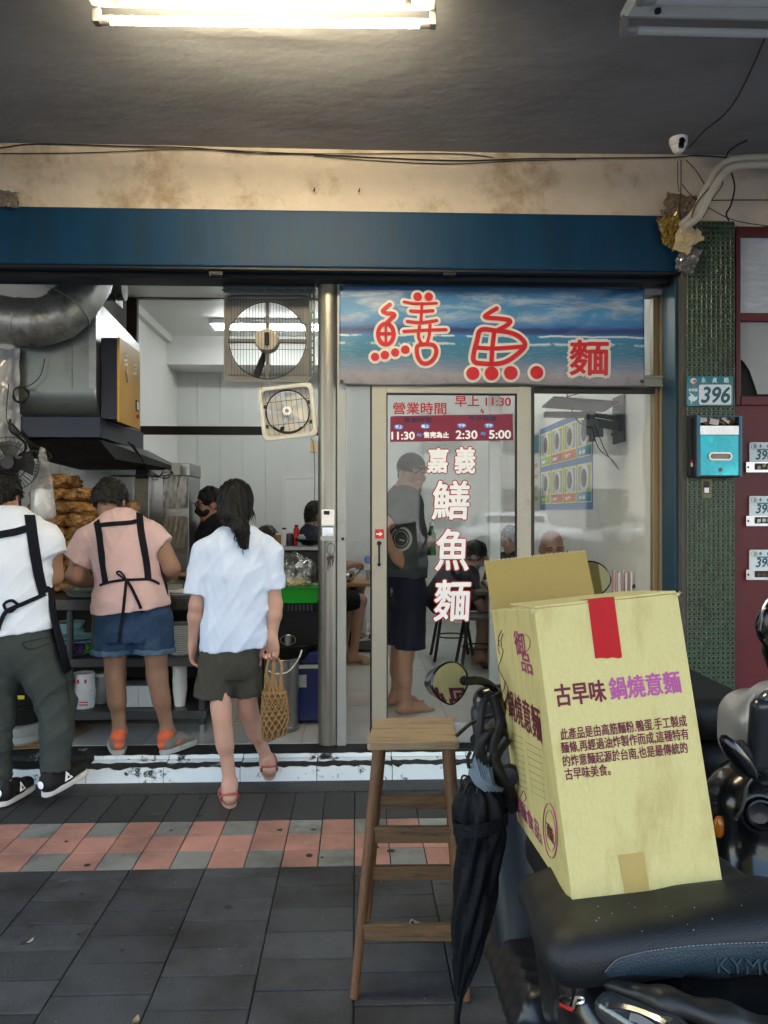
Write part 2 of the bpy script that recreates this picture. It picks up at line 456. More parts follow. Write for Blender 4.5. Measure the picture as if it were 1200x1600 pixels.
for i in range(-34, 34):
    x0 = XO + i * RW
    for r in range(3):
        y1 = 3.507 - r * .1543; pale = (r != 1) and ((i + (0 if r == 0 else 1)) % 2 == 0)
        tile(mb, x0, x0 + RW, y1 - .1543, y1, 3 if pale else 2)
    tile(mb, x0, x0 + RW, 3.507, 3.845, 1)
struct('pavement', mb, [t_gray, t_dark, t_red, t_pale], smooth=None)
mb = MB(); mb.bb((-60, -60, -.3), (60, 4.0, -.009)); struct('ground', mb, grout, smooth=None)
grit = MB(); rg = random.Random(77)
for k in range(420):
    x, y = rg.uniform(-2.2, 1.6), rg.uniform(1.7, 3.82); big = k < 55; r_ = rg.uniform(.006, .017) if big else rg.uniform(.0008, .0024); grit.cur = 0 if big else (1 if k % 3 else 2); n = 11 if big else 5; z = .0016
    grit.prism([(x + r_ * rg.uniform(.7, 1.25) * math.cos(2 * math.pi * i / n), y + r_ * rg.uniform(.7, 1.25) * math.sin(2 * math.pi * i / n), z) for i in range(n)], (0, 0, .0008 if big else .0014))
o = struct('grit', grit, [pm('old gum', (.034, .034, .036), .7, var=.3), pm('grit dark', (.03, .026, .02), .8), pm('grit pale', (.30, .29, .26), .8)], smooth=None); o['kind'] = 'stuff'
# street beyond the arcade (behind the camera)
asph = pm('asphalt', (.055, .055, .057), .85, var=.2, scale=3, bump=.5, bscale=120)
mb = MB(); mb.bb((-60, -19.2, -.009), (60, -1.4, -.004)); struct('road', mb, asph, smooth=None)
peb = pm('washed pebble', (.05, .05, .05), .6, var=.5, scale=160, bump=1, bscale=170, col2=(.2, .19, .17), c2lo=.57, c2hi=.63, c2scale=150)
mb = MB(); mb.bb((-5, 3.848, -.008), (5, 4.0, .004)); struct('pebble_strip', mb, peb, smooth=None)
# step of the shop
stepb = pm('step concrete', (.018, .018, .019), .7, var=.3, scale=12, bump=.6, bscale=60, col2=(.32, .33, .33), c2lo=.62, c2hi=.66, c2scale=5)
wt = island_tint(pm('white step tile', (.74, .80, .84), .45, var=.08, scale=5, bump=.3, bscale=40, col2=(.035, .035, .037), c2lo=.555, c2hi=.60, c2scale=7), .05)
mb = MB(); mb.bb((-2.6, 4.008, -.01), (1.1, 4.13, .083)); mb.bb((-2.6, 4.13, -.01), (1.1, 4.30, .106))
struct('kerb', mb, stepb, smooth=None)
mb = MB(); x = X_(16, 4.0); w = .4
xs = [X_(16, 4.0)] + [X_(p, 4.0) for p in (134, 255, 375, 495, 613, 733)] + [1.09]
for a, b in zip(xs[:-1], xs[1:]):
    n = 14; top = [(a + .002 + (b - a - .004) * k / n, .083 - abs(random.gauss(0, .004)) - (.008 if random.random() < .25 else 0)) for k in range(n + 1)]
    mb.prism([(a + .002, 3.999, .0), (b - .002, 3.999, .0)] + [(p[0], 3.999, p[1]) for p in top[::-1]], (0, .009, 0))
    if a > -1.5:
        n = 12; y0 = 4.062 + random.uniform(0, .02)
        pts = [(a + .004 + (b - a - .008) * k / n, 4.118) for k in range(n + 1)][::-1] + [(a + .004 + (b - a - .008) * k / n, 4.074 + random.uniform(-.012, .014)) for k in range(n + 1)]
        mb.prism([(p[0], p[1], .0832) for p in pts], (0, 0, .003))
        n2 = 12; top = [(a + .002 + (b - a - .004) * k / n2, .109 - abs(random.gauss(0, .003))) for k in range(n2 + 1)]
        mb.prism([(a + .002, 4.123, .086), (b - .002, 4.123, .086)] + [(p[0], 4.123, p[1]) for p in top[::-1]], (0, .007, 0))
struct('kerb_tile', mb, wt, smooth=None)
# inner floor
wf = pm('white floor tile', (.50, .50, .485), .22, var=.06, scale=2, col2=(.40, .39, .37), c2lo=.5, c2hi=.75, c2scale=1.5)
mb = MB(); mb.bb((-2.6, 4.30, -.01), (2.2, 9.0, FL - .003)); struct('floor_base', mb, pm('floor joint', (.16, .16, .155), .8), smooth=None)
mb = MB()
for i in range(-6, 5):
    for j in range(12): tile(mb, XO + .14 + i * .44, XO + .14 + (i + 1) * .44, 4.302 + j * .41, 4.302 + (j + 1) * .41, 0, FL, .0015, .0012)
struct('floor', mb, island_tint(wf, .04), smooth=None)
# arcade ceiling and the mass of the house above
ceilm = pm('grey ceiling paint', (.285, .295, .315), .8, var=.10, scale=1.6, bump=.55, bscale=9, stretch=(.8, 1.3, 1), col2=(.22, .222, .23), c2lo=.46, c2hi=.7, c2scale=1.7)
mb = MB(); n1, n2 = 60, 50
for j in range(n2 + 1):
    for i in range(n1 + 1):
        x = -6 + 12 * i / n1; y = .15 + (4.11 - .15) * j / n2
        dz = .006 * math.sin(x * 2.1 + y) + .005 * math.sin(y * 5 + .7 * x)
        dz += -.028 * math.exp(-((y - 3.12 - .05 * math.sin(4 * x)) / .04) ** 2 - ((x + .35) / .42) ** 4)
        mb.v.append((x, y, CEIL + dz))
for j in range(n2):
    for i in range(n1):
        a = j * (n1 + 1) + i; mb.f.append([a, a + n1 + 1, a + n1 + 2, a + 1]); mb.mi.append(0)
struct('ceiling', mb, ceilm, smooth=60)
mb = MB(); mb.bb((-6, .15, CEIL + .05), (6, 9, 5.2)); mb.bb((-6, -.05, 2.75), (6, .15, 5.2)); struct('ceiling_slab', mb, ceilm, smooth=None)
# plaster band
plas = pm('old cream plaster', (.53, .475, .41), .85, var=.12, scale=7, bump=.8, bscale=18, col2=(.30, .225, .13), c2lo=.52, c2hi=.72, c2scale=3)
zb1 = Z_(330, YB); zb0 = Z_(419, YB)
xe = X_(1062, YB)
mb = MB(); n1, n2 = 80, 14
for j in range(n2 + 1):
    for i in range(n1 + 1):
        x = -6 + 12 * i / n1; z = zb1 - .25 + (CEIL + .03 - zb1 + .25) * j / n2
        mb.v.append((x, YP + .006 * math.sin(3 * x + 5 * z) + random.uniform(-.0012, .0012), z))
for j in range(n2):
    for i in range(n1):
        a = j * (n1 + 1) + i; mb.f.append([a, a + 1, a + n1 + 2, a + n1 + 1]); mb.mi.append(0)
single('plaster_wall', mb, plas, 'stained cream plaster band above the blue shutter box, hung with thin black cables', 'wall', smooth=60)
# house wall above shop behind plaster and to both sides
# blue shutter box
bluem = pm('blue shutter paint', (.003, .048, .108), .5, var=.3, scale=3, bump=.12, bscale=9, spec=.24, stretch=(3.2, 1, .5), col2=(.018, .045, .07), c2lo=.52, c2hi=.74, c2scale=2.6)
darkm = pm('dark steel', (.012, .014, .018), .5, var=.2)
t = thing('shutter_box', 'long dark blue steel shutter box spanning the whole shopfront under the plaster band', 'shutter box', (0, YB, zb0))
mb = MB(); mb.bb((-4.2, YB, zb0), (xe, 4.42, zb1)); add('box_shell', mb, bluem, t, smooth=None, bevel=.008)
mb = MB()
mb.bb((-4.2, YB + .01, zb0 - .012), (xe - .01, YB + .05, zb0 - .0005)); mb.bb((-4.2, 4.16, zb0 - .03), (xe - .01, 4.24, zb0 - .0005))
add('bottom_rail', mb, darkm, t, smooth=None)
mb = MB()
for px in (338, 702):
    mb = MB(); mb.box(P(px, 428, YB + .03), (.07, .03, .018)); add("lock_bracket", mb, darkm, t, smooth=None)

# outer walls of the arcade beyond what the frame shows
mb = MB(); mb.bb((-6, YP + .01, -.01), (-2.62, 4.5, 3.4)); single('side_wall', mb, plas, 'plain plaster shop wall beside the kitchen, past the duct', 'wall', smooth=None)

# ------------------------------------------------------------------ room
wallm = pm('white wall', (.72, .72, .70), .55, var=.03, scale=2, bump=.06, bscale=40)
wallw = pm('warm white wall', (.70, .68, .64), .6, var=.04, scale=2, bump=.06, bscale=40, col2=(.56, .53, .48), c2lo=.55, c2hi=.8, c2scale=1.6)
panelm = pm('white wall panel', (.66, .67, .65), .32, var=.03, scale=2)
XR = 1.70; YBK = 8.9
mb = MB(); pw = .26
x = -2.6
while x < XR:
    mb.bb((x + .003, YBK, FL), (min(x + pw, XR) - .003, YBK + .02, 3.32)); x += pw
mb.bb((-2.6, YBK + .012, FL), (XR, YBK + .1, 3.32)); struct('back_wall', mb, panelm, smooth=None)
mb = MB(); mb.bb((XR, 4.36, FL), (XR + .12, YBK + .1, 3.32)); struct('right_wall', mb, wallw, smooth=None)
mb = MB(); mb.bb((-2.75, 4.32, FL), (-2.62, YBK + .1, 3.32)); mb.bb((-2.62, 6.97, FL), (-2.06, 7.05, 3.32)); mb.bb((-2.12, 7.05, FL), (-2.05, YBK, 3.32)); struct('left_wall', mb, wallm, smooth=None)
mb = MB(); mb.bb((-2.75, 4.42, 3.31), (XR + .12, YBK + .1, 3.4)); struct('room_ceiling', mb, wallm, smooth=None)
mb = MB(); mb.bb((-2.05, 8.4, 3.0), (XR, YBK - .001, 3.31)); struct('ceiling_trim', mb, wallm, smooth=None)
mb = MB(); mb.bb((-2.05, 7.06, 3.23), (-1.99, 8.4, 3.31)); struct('cornice', mb, wallm, smooth=None)
mb = MB(); mb.bb((-2.75, 4.42, 2.72), (XR + .12, 4.46, 3.4)); struct('lintel', mb, darkm, smooth=None)
# dark wooden partition frame
woodd = pm('dark varnished wood', (.045, .027, .014), .35, var=.3, scale=6, stretch=(1, 1, 12))
t = thing('partition_frame', 'dark varnished wood partition frame across the room above the white panels', 'frame', (-2.0, 6.9, FL))
Yp = 6.9
mb = MB(); mb.bb((X_(197, Yp), Yp, FL), (X_(214, Yp), Yp + .06, 3.309)); add('post', mb, woodd, t, smooth=None, bevel=.004)
mb = MB(); mb.bb((X_(214, Yp), Yp + .002, Z_(470, Yp)), (X_(500, Yp), Yp + .058, Z_(456, Yp))); add('top_rail', mb, woodd, t, smooth=None, bevel=.004)
mb = MB(); mb.bb((X_(214, Yp), Yp + .002, Z_(680, Yp)), (X_(500, Yp), Yp + .058, Z_(667, Yp))); add('bottom_rail', mb, woodd, t, smooth=None, bevel=.004)
mb = MB(); mb.bb((X_(500, Yp), Yp + .002, FL), (X_(514, Yp), Yp + .06, 3.309)); add('post', mb, woodd, t, smooth=None, bevel=.004)
# white inner door on the panels
t = thing('panel_door', 'white panel door in the back wall, framed by thin white trim', 'door', P(475, 900, 8.89))
mb = MB(); a = P(441, 748, 8.89); b = P(536, 1000, 8.89); mb.bb((a.x, 8.875, FL), (a.x + .03, 8.898, a.z)); mb.bb((b.x - .03, 8.875, FL), (b.x, 8.898, a.z)); mb.bb((a.x, 8.875, a.z), (b.x, 8.898, a.z + .03)); add('frame', mb, wallm, t, smooth=None)
mb = MB(); mb.bb((a.x + .032, 8.882, FL), (b.x - .032, 8.897, a.z - .004)); add('leaf_panel', mb, wallm, t, smooth=None)
# fluorescent lamps in the room
tubeon = pm('lit tube', (.9, .9, .9), emit=(.96, 1.0, .97), estr=5.4, var=0)
lampw = pm('lamp white', (.75, .77, .78), .4, var=.03)
def room_lamp(x, y, z, L, along, label):
    t = thing('ceiling_lamp', label, 'lamp', (x, y, z), 'fluorescent lamps on the shop ceiling')
    d = Vector((1, 0, 0)) if along == 'x' else Vector((0, 1, 0)); s = Vector((d.y, d.x, 0)); c = Vector((x, y, z))
    mb = MB(); mb.box(c + Vector((0, 0, -.025)), d * L + s * .16 + Vector((0, 0, .05))); add('housing', mb, lampw, t, smooth=None, bevel=.006)
    for k in (-1, 1):
        mb = MB(); o = c + s * (.05 * k) + Vector((0, 0, -.07)); mb.cyl(o - d * (L / 2 - .04), o + d * (L / 2 - .04), .014, n=10); add('tube', mb, tubeon, t)
    return t
room_lamp(-.85, 7.7, 3.309, 1.2, 'x', 'lit twin tube lamp behind the wooden partition frame')
room_lamp(.75, 7.2, 3.309, 1.2, 'y', 'lit twin tube lamp above the dining tables')
room_lamp(.9, 5.2, 3.309, 1.2, 'x', 'lit twin tube lamp just inside the shop window')

# ------------------------------------------------------------------ arcade lamps
tubewarm = pm('lit warm tube', (.9, .9, .9), emit=(1.0, .80, .50), estr=20, var=0)
tubeoff = pm('unlit tube', (.62, .64, .66), .25, var=.02)
capm = pm('tube end cap', (.45, .46, .46), .4, metal=.6)
fixw = pm('lamp body white', (.70, .78, .80), .35, var=.05, scale=12, col2=(.4, .44, .44), c2lo=.66, c2hi=.7, c2scale=20)
def arcade_lamp(x, y, z, L, rz, lit, label):
    t = thing('arcade_lamp', label, 'lamp', (x, y, z), 'tube lamps under the arcade ceiling')
    M = Matrix.Rotation(rz, 3, 'Z')
    def tr(p): return Vector((x, y, z)) + M @ Vector(p)
    # ridge body: trapezoid section
    sec = [(-.115, 0), (-.115, -.018), (-.04, -.06), (.04, -.06), (.115, -.018), (.115, 0)]
    mb = MB(); rings = [[tr((sx * L / 2, p[0], p[1])) for p in sec] for sx in (-1, 1)]; mb.loft(rings); add('housing', mb, fixw, t, smooth=None, bevel=.004)
    for s in (-1, 1):
        mb = MB(); mb.cyl(tr((-L / 2 + .05, .085 * s, -.085)), tr((L / 2 - .05, .085 * s, -.085)), .015, n=14)
        tb = add('tube', mb, tubewarm if lit else tubeoff, t)
        for e in (-1, 1):
            mb = MB(); mb.cyl(tr((e * (L / 2 - .055), .085 * s, -.085)), tr((e * (L / 2 - .015), .085 * s, -.085)), .0165, n=14); mb.box(tr((e * (L / 2 - .005), .085 * s, -.068)), (.022, .035, .06), M); sub('end_cap', mb, capm, tb)
    mb = MB()
    for e in (-.42, .42): mb.cyl(tr((e * L, .0, -.06)), tr((e * L, 0, -.072)), .012, n=10)
    add('screw', mb, darkm, t)
    return t
lc = P(408, 10, 2.72); arcade_lamp(lc.x, 2.75, CEIL - .045, 1.24, R(-1.2), True, 'lit twin tube lamp glowing warm on the arcade ceiling')
lc2 = X_(1000, 2.66); arcade_lamp(lc2 + .62, 2.75, CEIL - .045, 1.24, 0, False, 'unlit dusty twin tube lamp on the arcade ceiling above the scooters')
# ================================================================== SHOPFRONT
alum = pm('aged aluminium', (.40, .385, .33), .42, metal=.35, var=.08, scale=5, bump=.05, bscale=40, col2=(.26, .23, .17), c2lo=.58, c2hi=.8, c2scale=5)
steel = pm('stainless tube', (.30, .29, .265), .38, metal=.8, var=.1, scale=4, col2=(.20, .17, .12), c2lo=.6, c2hi=.8, c2scale=4)
alumg = pm('grey aluminium', (.36, .375, .37), .45, metal=.35, var=.08, scale=5, col2=(.22, .22, .21), c2lo=.6, c2hi=.8, c2scale=7)
rubber = pm('black rubber', (.012, .012, .012), .6, var=.2)
glass = glassmat('shop glass', (.95, .98, .97), .046, 0, dirt=.005)
zt = Z_(440, YF)
# round post
t = thing('round_post', 'stainless round post with a flat guide strip between the kitchen opening and the shop door', 'post', (X_(514, YF), YF, FL))
mb = MB(); r = (X_(530, YF) - X_(497, YF)) / 2; mb.cyl((X_(513.5, YF), YF, FL), (X_(513.5, YF), YF, zt), r, n=32); add('tube', mb, steel, t)
mb = MB(); mb.bb((X_(527, YF), YF - .045, FL - .004), (X_(541, YF), YF + .05, zt)); add('guide_strip', mb, alumg, t, smooth=None, bevel=.003)
mb = MB(); mb.cyl(P(535.5, 842, YF - .044), P(535.5, 842, YF - .052), .009, n=12); add('bolt', mb, darkm, t)
# outer frame of door and window
t = thing('aluminium_shopfront', 'beige aluminium frame holding the shop door, window and transom', 'frame', (X_(800, YF), YF, FL))
mb = MB(); mb.bb((X_(531, YF), YF - .02, Z_(458, YF)), (X_(1040, YF), YF + .07, zt)); add('top_rail', mb, alumg, t, smooth=None, bevel=.003)
mb = MB(); mb.bb((X_(541, YF), YF - .025, Z_(601, YF)), (X_(1048, YF), YF + .07, Z_(585, YF))); mb.bb((X_(541, YF), YF - .035, Z_(590, YF)), (X_(1050, YF), YF - .0252, Z_(586, YF))); mb.bb((X_(541, YF), YF - .035, Z_(603, YF)), (X_(1050, YF), YF - .0252, Z_(599, YF))); add('cross_rail', mb, alum, t, smooth=None, bevel=.003)
mb = MB(); mb.bb((X_(1030, YF), YF - .022, FL), (X_(1043, YF), YF + .068, Z_(459, YF))); mb.bb((X_(1022, YF), YF + .012, FL), (X_(1029.7, YF), YF + .06, Z_(459, YF))); add('jamb', mb, pm('jamb bronze', (.33, .26, .16), .4, metal=.3, var=.12, stretch=(4, 4, .6)), t, smooth=None, bevel=.003)
mb = MB(); mb.quad(P(541, 584, YF + .03), P(1022, 584, YF + .03), P(1022, 459, YF + .03), P(541, 459, YF + .03)); add('transom_glass', mb, glass, t, smooth=None)
mb = MB(); mb.bb((X_(541, YF), YF - .01, FL - .006), (X_(1040, YF), YF + .08, FL + .012)); add('sill_track', mb, alumg, t, smooth=None)
t2 = thing('door_post', 'white painted edge post and blue steel shutter guide at the end of the shopfront', 'post', (X_(1055, YF), 4.2, FL))
mb = MB(); mb.bb((X_(1043.5, 4.24), 4.22, .03), (X_(1055, 4.24), 4.36, zb0 - .032)); add('post', mb, pm('chalky white', (.74, .72, .70), .7, var=.1), t2, smooth=None, bevel=.003)
mb = MB(); mb.bb((X_(1055, 4.1), 4.10, .02), (X_(1069, 4.1), 4.36, zb0 - .034)); add('shutter_guide', mb, pm('guide blue', (.02, .07, .11), .4, var=.25, scale=6), t2, smooth=None, bevel=.004)

# sliding door
t = thing('sliding_door', 'aluminium sliding glass door lettered with opening hours, half open beside the post', 'door', P(700, 1160, 4.26))
y0, y1 = 4.235, 4.275
def fr(name, x0, x1, z0, z1, mat=alum, ya=y0, yb=y1, par=None): 
    mb = MB(); mb.bb((x0, ya, z0), (x1, yb, z1)); return add(name, mb, mat, par or t, smooth=None, bevel=.003)
Yd = y0
xa, xb, xc, xd = X_(581, Yd), X_(604, Yd), X_(808, Yd), X_(830, Yd)
zT, zG, zB0, zB1 = Z_(603, Yd), Z_(614, Yd), Z_(1132, Yd), FL + .014
st1 = fr('stile', xa, xb, zB1, zT); fr('stile', xc, xd, zB1, zT)
fr('top_rail', xb + .0005, xc - .0005, zG, zT - .001); fr('bottom_rail', xb + .0005, xc - .0005, zB1 + .001, zB0, alumg)
mb = MB(); mb.bb((xb, y0 + .004, zB0), (xb + .006, y1 - .004, zG)); mb.bb((xc - .006, y0 + .004, zB0), (xc, y1 - .004, zG)); mb.bb((xb + .006, y0 + .004, zG - .006), (xc - .006, y1 - .004, zG)); add('gasket', mb, rubber, t, smooth=None)
mb = MB(); yg = (y0 + y1) / 2; mb.quad((xb, yg, zB0), (xc, yg, zB0), (xc, yg, zG), (xb, yg, zG)); add('glass_pane', mb, glass, t, smooth=None)
mb = MB(); mb.bb((xa - .009, y0 + .005, zB1), (xa - .0005, y1 - .005, zT)); add('edge_seal', mb, rubber, t, smooth=None)
mb = MB(); mb.tube([P(592.5, 848, y0 - .001), P(592.5, 850, y0 - .02), P(592.5, 880, y0 - .02), P(592.5, 883, y0 - .001)], .005, 8); mb.cyl(P(592.5, 849, y0), P(592.5, 849, y0 - .012), .013, n=14); mb.cyl(P(592.5, 882, y0), P(592.5, 882, y0 - .01), .010, n=14); add('handle', mb, rubber, t)
redm = pm('sticker red', (.55, .03, .025), .4, var=.05); whm = pm('sticker white', (.86, .86, .87), .45, var=.02)
mb = MB(); mb.bb(P(586, 841.5, y0 - .0022), P(600, 827, y0 - .0005)); stk = add('arrow_sticker', mb, redm, t, smooth=None)
mb = MB(); p = lambda a, b: P(a, b, y0 - .0024); mb.prism([p(588, 833.4), p(593, 833.4), p(593, 830.8), p(598, 834.4), p(593, 838), p(593, 835.6), p(588, 835.6)], (0, -.0006, 0)); sub('arrow_mark', mb, whm, stk, smooth=None)
# the leaf that stands still behind it
fr('rear_stile', X_(764, 4.31), X_(781, 4.31), FL + .014, zT, alumg, 4.292, 4.33)
# lettering on the door glass
YG = yg - .004
UX, UZ = (1, 0, 0), (0, 0, 1)
maroon = pm('maroon film', (.22, .012, .05), .4, var=.06); lred = pm('letter red', (.42, .025, .03), .5, var=.05); navy = pm('letter navy', (.03, .02, .07), .5, var=.05); lblue = pm('letter blue', (.05, .30, .72), .4, var=.05)
def word(mb, s, x0, y0_, x1, y1_, Y, dil=0, shear=0, lift=0):
    """lettering in a photo box at depth Y; dil thickens the strokes (in photo pixels) with copies laid 0.1 mm apart"""
    a = P(x0, y1_, Y); b = P(x1, y0_, Y); k = 0; e = dil * Y / FPX
    ring = [(0, 0)] + ([(math.cos(q) * e, math.sin(q) * e) for q in np.linspace(0, 2 * math.pi, 9 if dil > 1 else 5)[:-1]] if dil else [])
    for dx, dz in ring:
        put_text(mb, s, a + Vector((dx, 0, dz)), UX, UZ, b.x - a.x, b.z - a.z, 0, shear, lift + .0001 * k); k += 1
mb = MB(); word(mb, '營業時間', 614, 629, 697, 647, YG, .35); word(mb, '早上 11:30', 711, 619, 798, 635, YG, .35); word(mb, '~', 751, 638, 756, 647, YG)
add('opening_hours', mb, lred, t, smooth=None)
mb = MB(); q = [P(610, 651, YG), P(617, 650, YG), P(801, 647, YG), P(802, 688, YG), P(609.5, 690.5, YG)]; mb.prism(q, (0, -.0008, 0)); pn = add('hours_panel', mb, maroon, t, smooth=None)
mb = MB(); word(mb, '營業時間', 631, 652, 674, 660, YG - .001, .25); word(mb, '午休時間', 733, 650, 775, 658, YG - .001, .25); mb.bb(P(705.4, 687, YG - .0016), P(705.8, 650, YG - .0009)); sub('dark_lettering', mb, navy, pn, smooth=None)
mb = MB()
for cx, cy in ((623, 667), (664.5, 666), (721.5, 665), (764, 665)):
    mb.prism([P(cx + 7.2 * math.cos(a), cy + 3.8 * math.sin(a), YG - .001) for a in np.linspace(0, 2 * math.pi, 20)[:-1]], (0, -.0006, 0))
word(mb, '~', 652, 677, 658, 682, YG - .001, .6); word(mb, '~', 752, 675, 758, 680, YG - .001, .6)
sub('blue_oval', mb, lblue, pn, smooth=None)
for s, x0, y0_, x1, y1_, dl in [(s, cx - 5.4, cy - 2.4, cx + 5.4, cy + 2.4, .2) for s, cx, cy in (('早上', 623, 667), ('晚上', 664.5, 666), ('下午', 721.5, 665), ('下午', 764, 665))] + [('11:30', 612, 675, 647.5, 686.5, .6), ('售完為止', 662, 675, 701, 684, .5), ('2:30', 712.5, 673, 745.5, 685.5, .6), ('5:00', 764.5, 672.5, 798, 685, .6)]:
    mb = MB(); word(mb, s, x0, y0_, x1, y1_, YG - .0018, dl); sub('white_lettering', mb, whm, pn, smooth=None)
big = [('嘉', 668, 701, 700, 738), ('義', 711, 699, 742, 739), ('鱔', 675, 752, 733, 811), ('魚', 680, 827, 731, 891), ('麵', 678, 907, 735, 970)]
mbr, mbw = MB(), MB()
for k, (s, a, b, c, d) in enumerate(big):
    word(mbr, s, a, b, c, d, YG, 2.9, .06); word(mbr, s, a, b, c, d, YG - .0008, 1.7, .06); word(mbw, s, a, b, c, d, YG - .0030, 1.2, .06)
add('red_outline_lettering', mbr, lred, t, smooth=None); add('white_lettering', mbw, whm, t, smooth=None)
mb = MB(); mb.box((xa + .004, y0 - .012, FL + .09), (.03, .03, .05)); add('roller_stop', mb, rubber, t, smooth=None, bevel=.004)
# fixed window pane
t = thing('shop_window', 'big clear window pane beside the sliding door, showing the menu wall inside', 'window', (X_(930, YF), YF + .03, FL))
mb = MB(); yw = 4.315
mb.quad((X_(830, yw), yw, FL + .05), (X_(1022, yw), yw, FL + .05), (X_(1022, yw), yw, Z_(612, yw)), (X_(830, yw), yw, Z_(612, yw))); add('glass_pane', mb, glass, t, smooth=None)
mb = MB(); mb.bb((X_(826, yw), yw - .018, FL + .013), (X_(834, yw), yw + .02, Z_(605, yw))); mb.bb((X_(834, yw), yw - .018, Z_(613, yw)), (X_(1022, yw), yw + .02, Z_(604, yw))); mb.bb((X_(834, yw), yw - .018, FL + .013), (X_(1022, yw), yw + .02, FL + .09)); add('sash', mb, pm('dark aluminium', (.05, .045, .04), .4, metal=.4, var=.1), t, smooth=None, bevel=.002)

# banner
def banner_mat():
    m = bpy.data.materials.new('printed sea banner'); m.use_nodes = True; n = m.node_tree.nodes; L = m.node_tree.links; b = n['Principled BSDF']; b.inputs['Roughness'].default_value = .42
    tc = n.new('ShaderNodeTexCoord'); sx = n.new('ShaderNodeSeparateXYZ'); L.new(tc.outputs['UV'], sx.inputs[0])
    def noise(sc, stretch, det=8, rough=.6, dist=0):
        mp = n.new('ShaderNodeMapping'); mp.inputs['Scale'].default_value = stretch; L.new(tc.outputs['UV'], mp.inputs[0])
        no = n.new('ShaderNodeTexNoise'); no.inputs['Scale'].default_value = sc; no.inputs['Detail'].default_value = det; no.inputs['Roughness'].default_value = rough; no.inputs['Distortion'].default_value = dist
        L.new(mp.outputs[0], no.inputs['Vector']); return no.outputs['Fac']
    def math_(op, a, b_=None, v=None):
        q = n.new('ShaderNodeMath'); q.operation = op; L.new(a, q.inputs[0])
        if b_ is not None: L.new(b_, q.inputs[1])
        if v is not None: q.inputs[1].default_value = v
        return q.outputs[0]
    w = math_('MULTIPLY', math_('SUBTRACT', noise(3, (3, 6, 1)), v=.5), v=.09)
    v = math_('ADD', sx.outputs['Y'], w)
    cr = n.new('ShaderNodeValToRGB'); e = cr.color_ramp.elements
    stops = [(0, (.20, .19, .215)), (.10, (.25, .24, .275)), (.20, (.12, .18, .28)), (.30, (.03, .15, .25)), (.42, (.02, .16, .27)), (.50, (.03, .17, .36)), (.535, (.02, .05, .16)), (.56, (.015, .03, .13)), (.60, (.03, .14, .36)), (.72, (.05, .22, .44)), (.86, (.03, .17, .38)), (.93, (.012, .09, .22)), (1, (.008, .06, .16))]
    while len(e) < len(stops): e.new(.5)
    for i, (p, c) in enumerate(stops): e[i].position = p; e[i].color = (*c, 1)
    L.new(v, cr.inputs[0]); col = cr.outputs[0]
    def over(col, fac, c):
        mx = n.new('ShaderNodeMix'); mx.data_type = 'RGBA'; L.new(fac, mx.inputs[0]); L.new(col, mx.inputs[6]); mx.inputs[7].default_value = (*c, 1); return mx.outputs[2]
    def band(src, lo, hi, fl=.04):
        a = n.new('ShaderNodeMapRange'); a.interpolation_type = 'SMOOTHSTEP'; L.new(src, a.inputs[0]); a.inputs[1].default_value = lo - fl; a.inputs[2].default_value = lo + fl
        c = n.new('ShaderNodeMapRange'); c.interpolation_type = 'SMOOTHSTEP'; L.new(src, c.inputs[0]); c.inputs[1].default_value = hi - fl; c.inputs[2].default_value = hi + fl; c.inputs[3].default_value = 1; c.inputs[4].default_value = 0
        return math_('MULTIPLY', a.outputs[0], c.outputs[0])
    def thr(src, lo, hi):
        a = n.new('ShaderNodeMapRange'); L.new(src, a.inputs[0]); a.inputs[1].default_value = lo; a.inputs[2].default_value = hi; return a.outputs[0]
    # clouds
    cl = math_('MULTIPLY', thr(noise(2.2, (2.4, 3.2, 1), 10, .68, .6), .46, .66), band(v, .64, .93, .05)); col = over(col, math_('MULTIPLY', cl, v=.8), (.42, .47, .52))
    cl = math_('MULTIPLY', thr(noise(3.1, (2.0, 2.2, 1), 10, .68, .6), .52, .66), band(v, .62, .90, .06)); col = over(col, math_('MULTIPLY', cl, v=.6), (.16, .17, .20))
    # foam lines
    y2 = math_('ADD', sx.outputs['Y'], math_('MULTIPLY', math_('SUBTRACT', noise(2.6, (3.2, .4, 1), 5), v=.5), v=.06))
    f = math_('MULTIPLY', band(y2, .488, .503, .008), thr(noise(3, (4, 1, 1), 6), .43, .5)); col = over(col, math_('MULTIPLY', f, v=.85), (.72, .76, .78))
    f = math_('MULTIPLY', band(y2, .405, .425, .012), thr(noise(4.1, (4, 1, 1), 6), .47, .54)); col = over(col, math_('MULTIPLY', f, v=.75), (.66, .72, .74))
    f = math_('MULTIPLY', band(v, .1, .42, .06), thr(noise(5, (4, 22, 1), 9, .7), .52, .72)); col = over(col, math_('MULTIPLY', f, v=.45), (.45, .55, .60))
    # dirt
    f = math_('MULTIPLY', band(sx.outputs['Y'], -.2, .16, .12), thr(noise(6, (4, 1.4, 1), 10, .75), .48, .7)); col = over(col, math_('MULTIPLY', f, v=.55), (.09, .08, .085))
    L.new(col, b.inputs['Base Color']); return m
YBN = 4.215
Bw0, Bw1 = X_(530.5, YBN), X_(1006.5, YBN); Bz0, Bz1 = Z_(600, YBN), Z_(446.5, YBN)
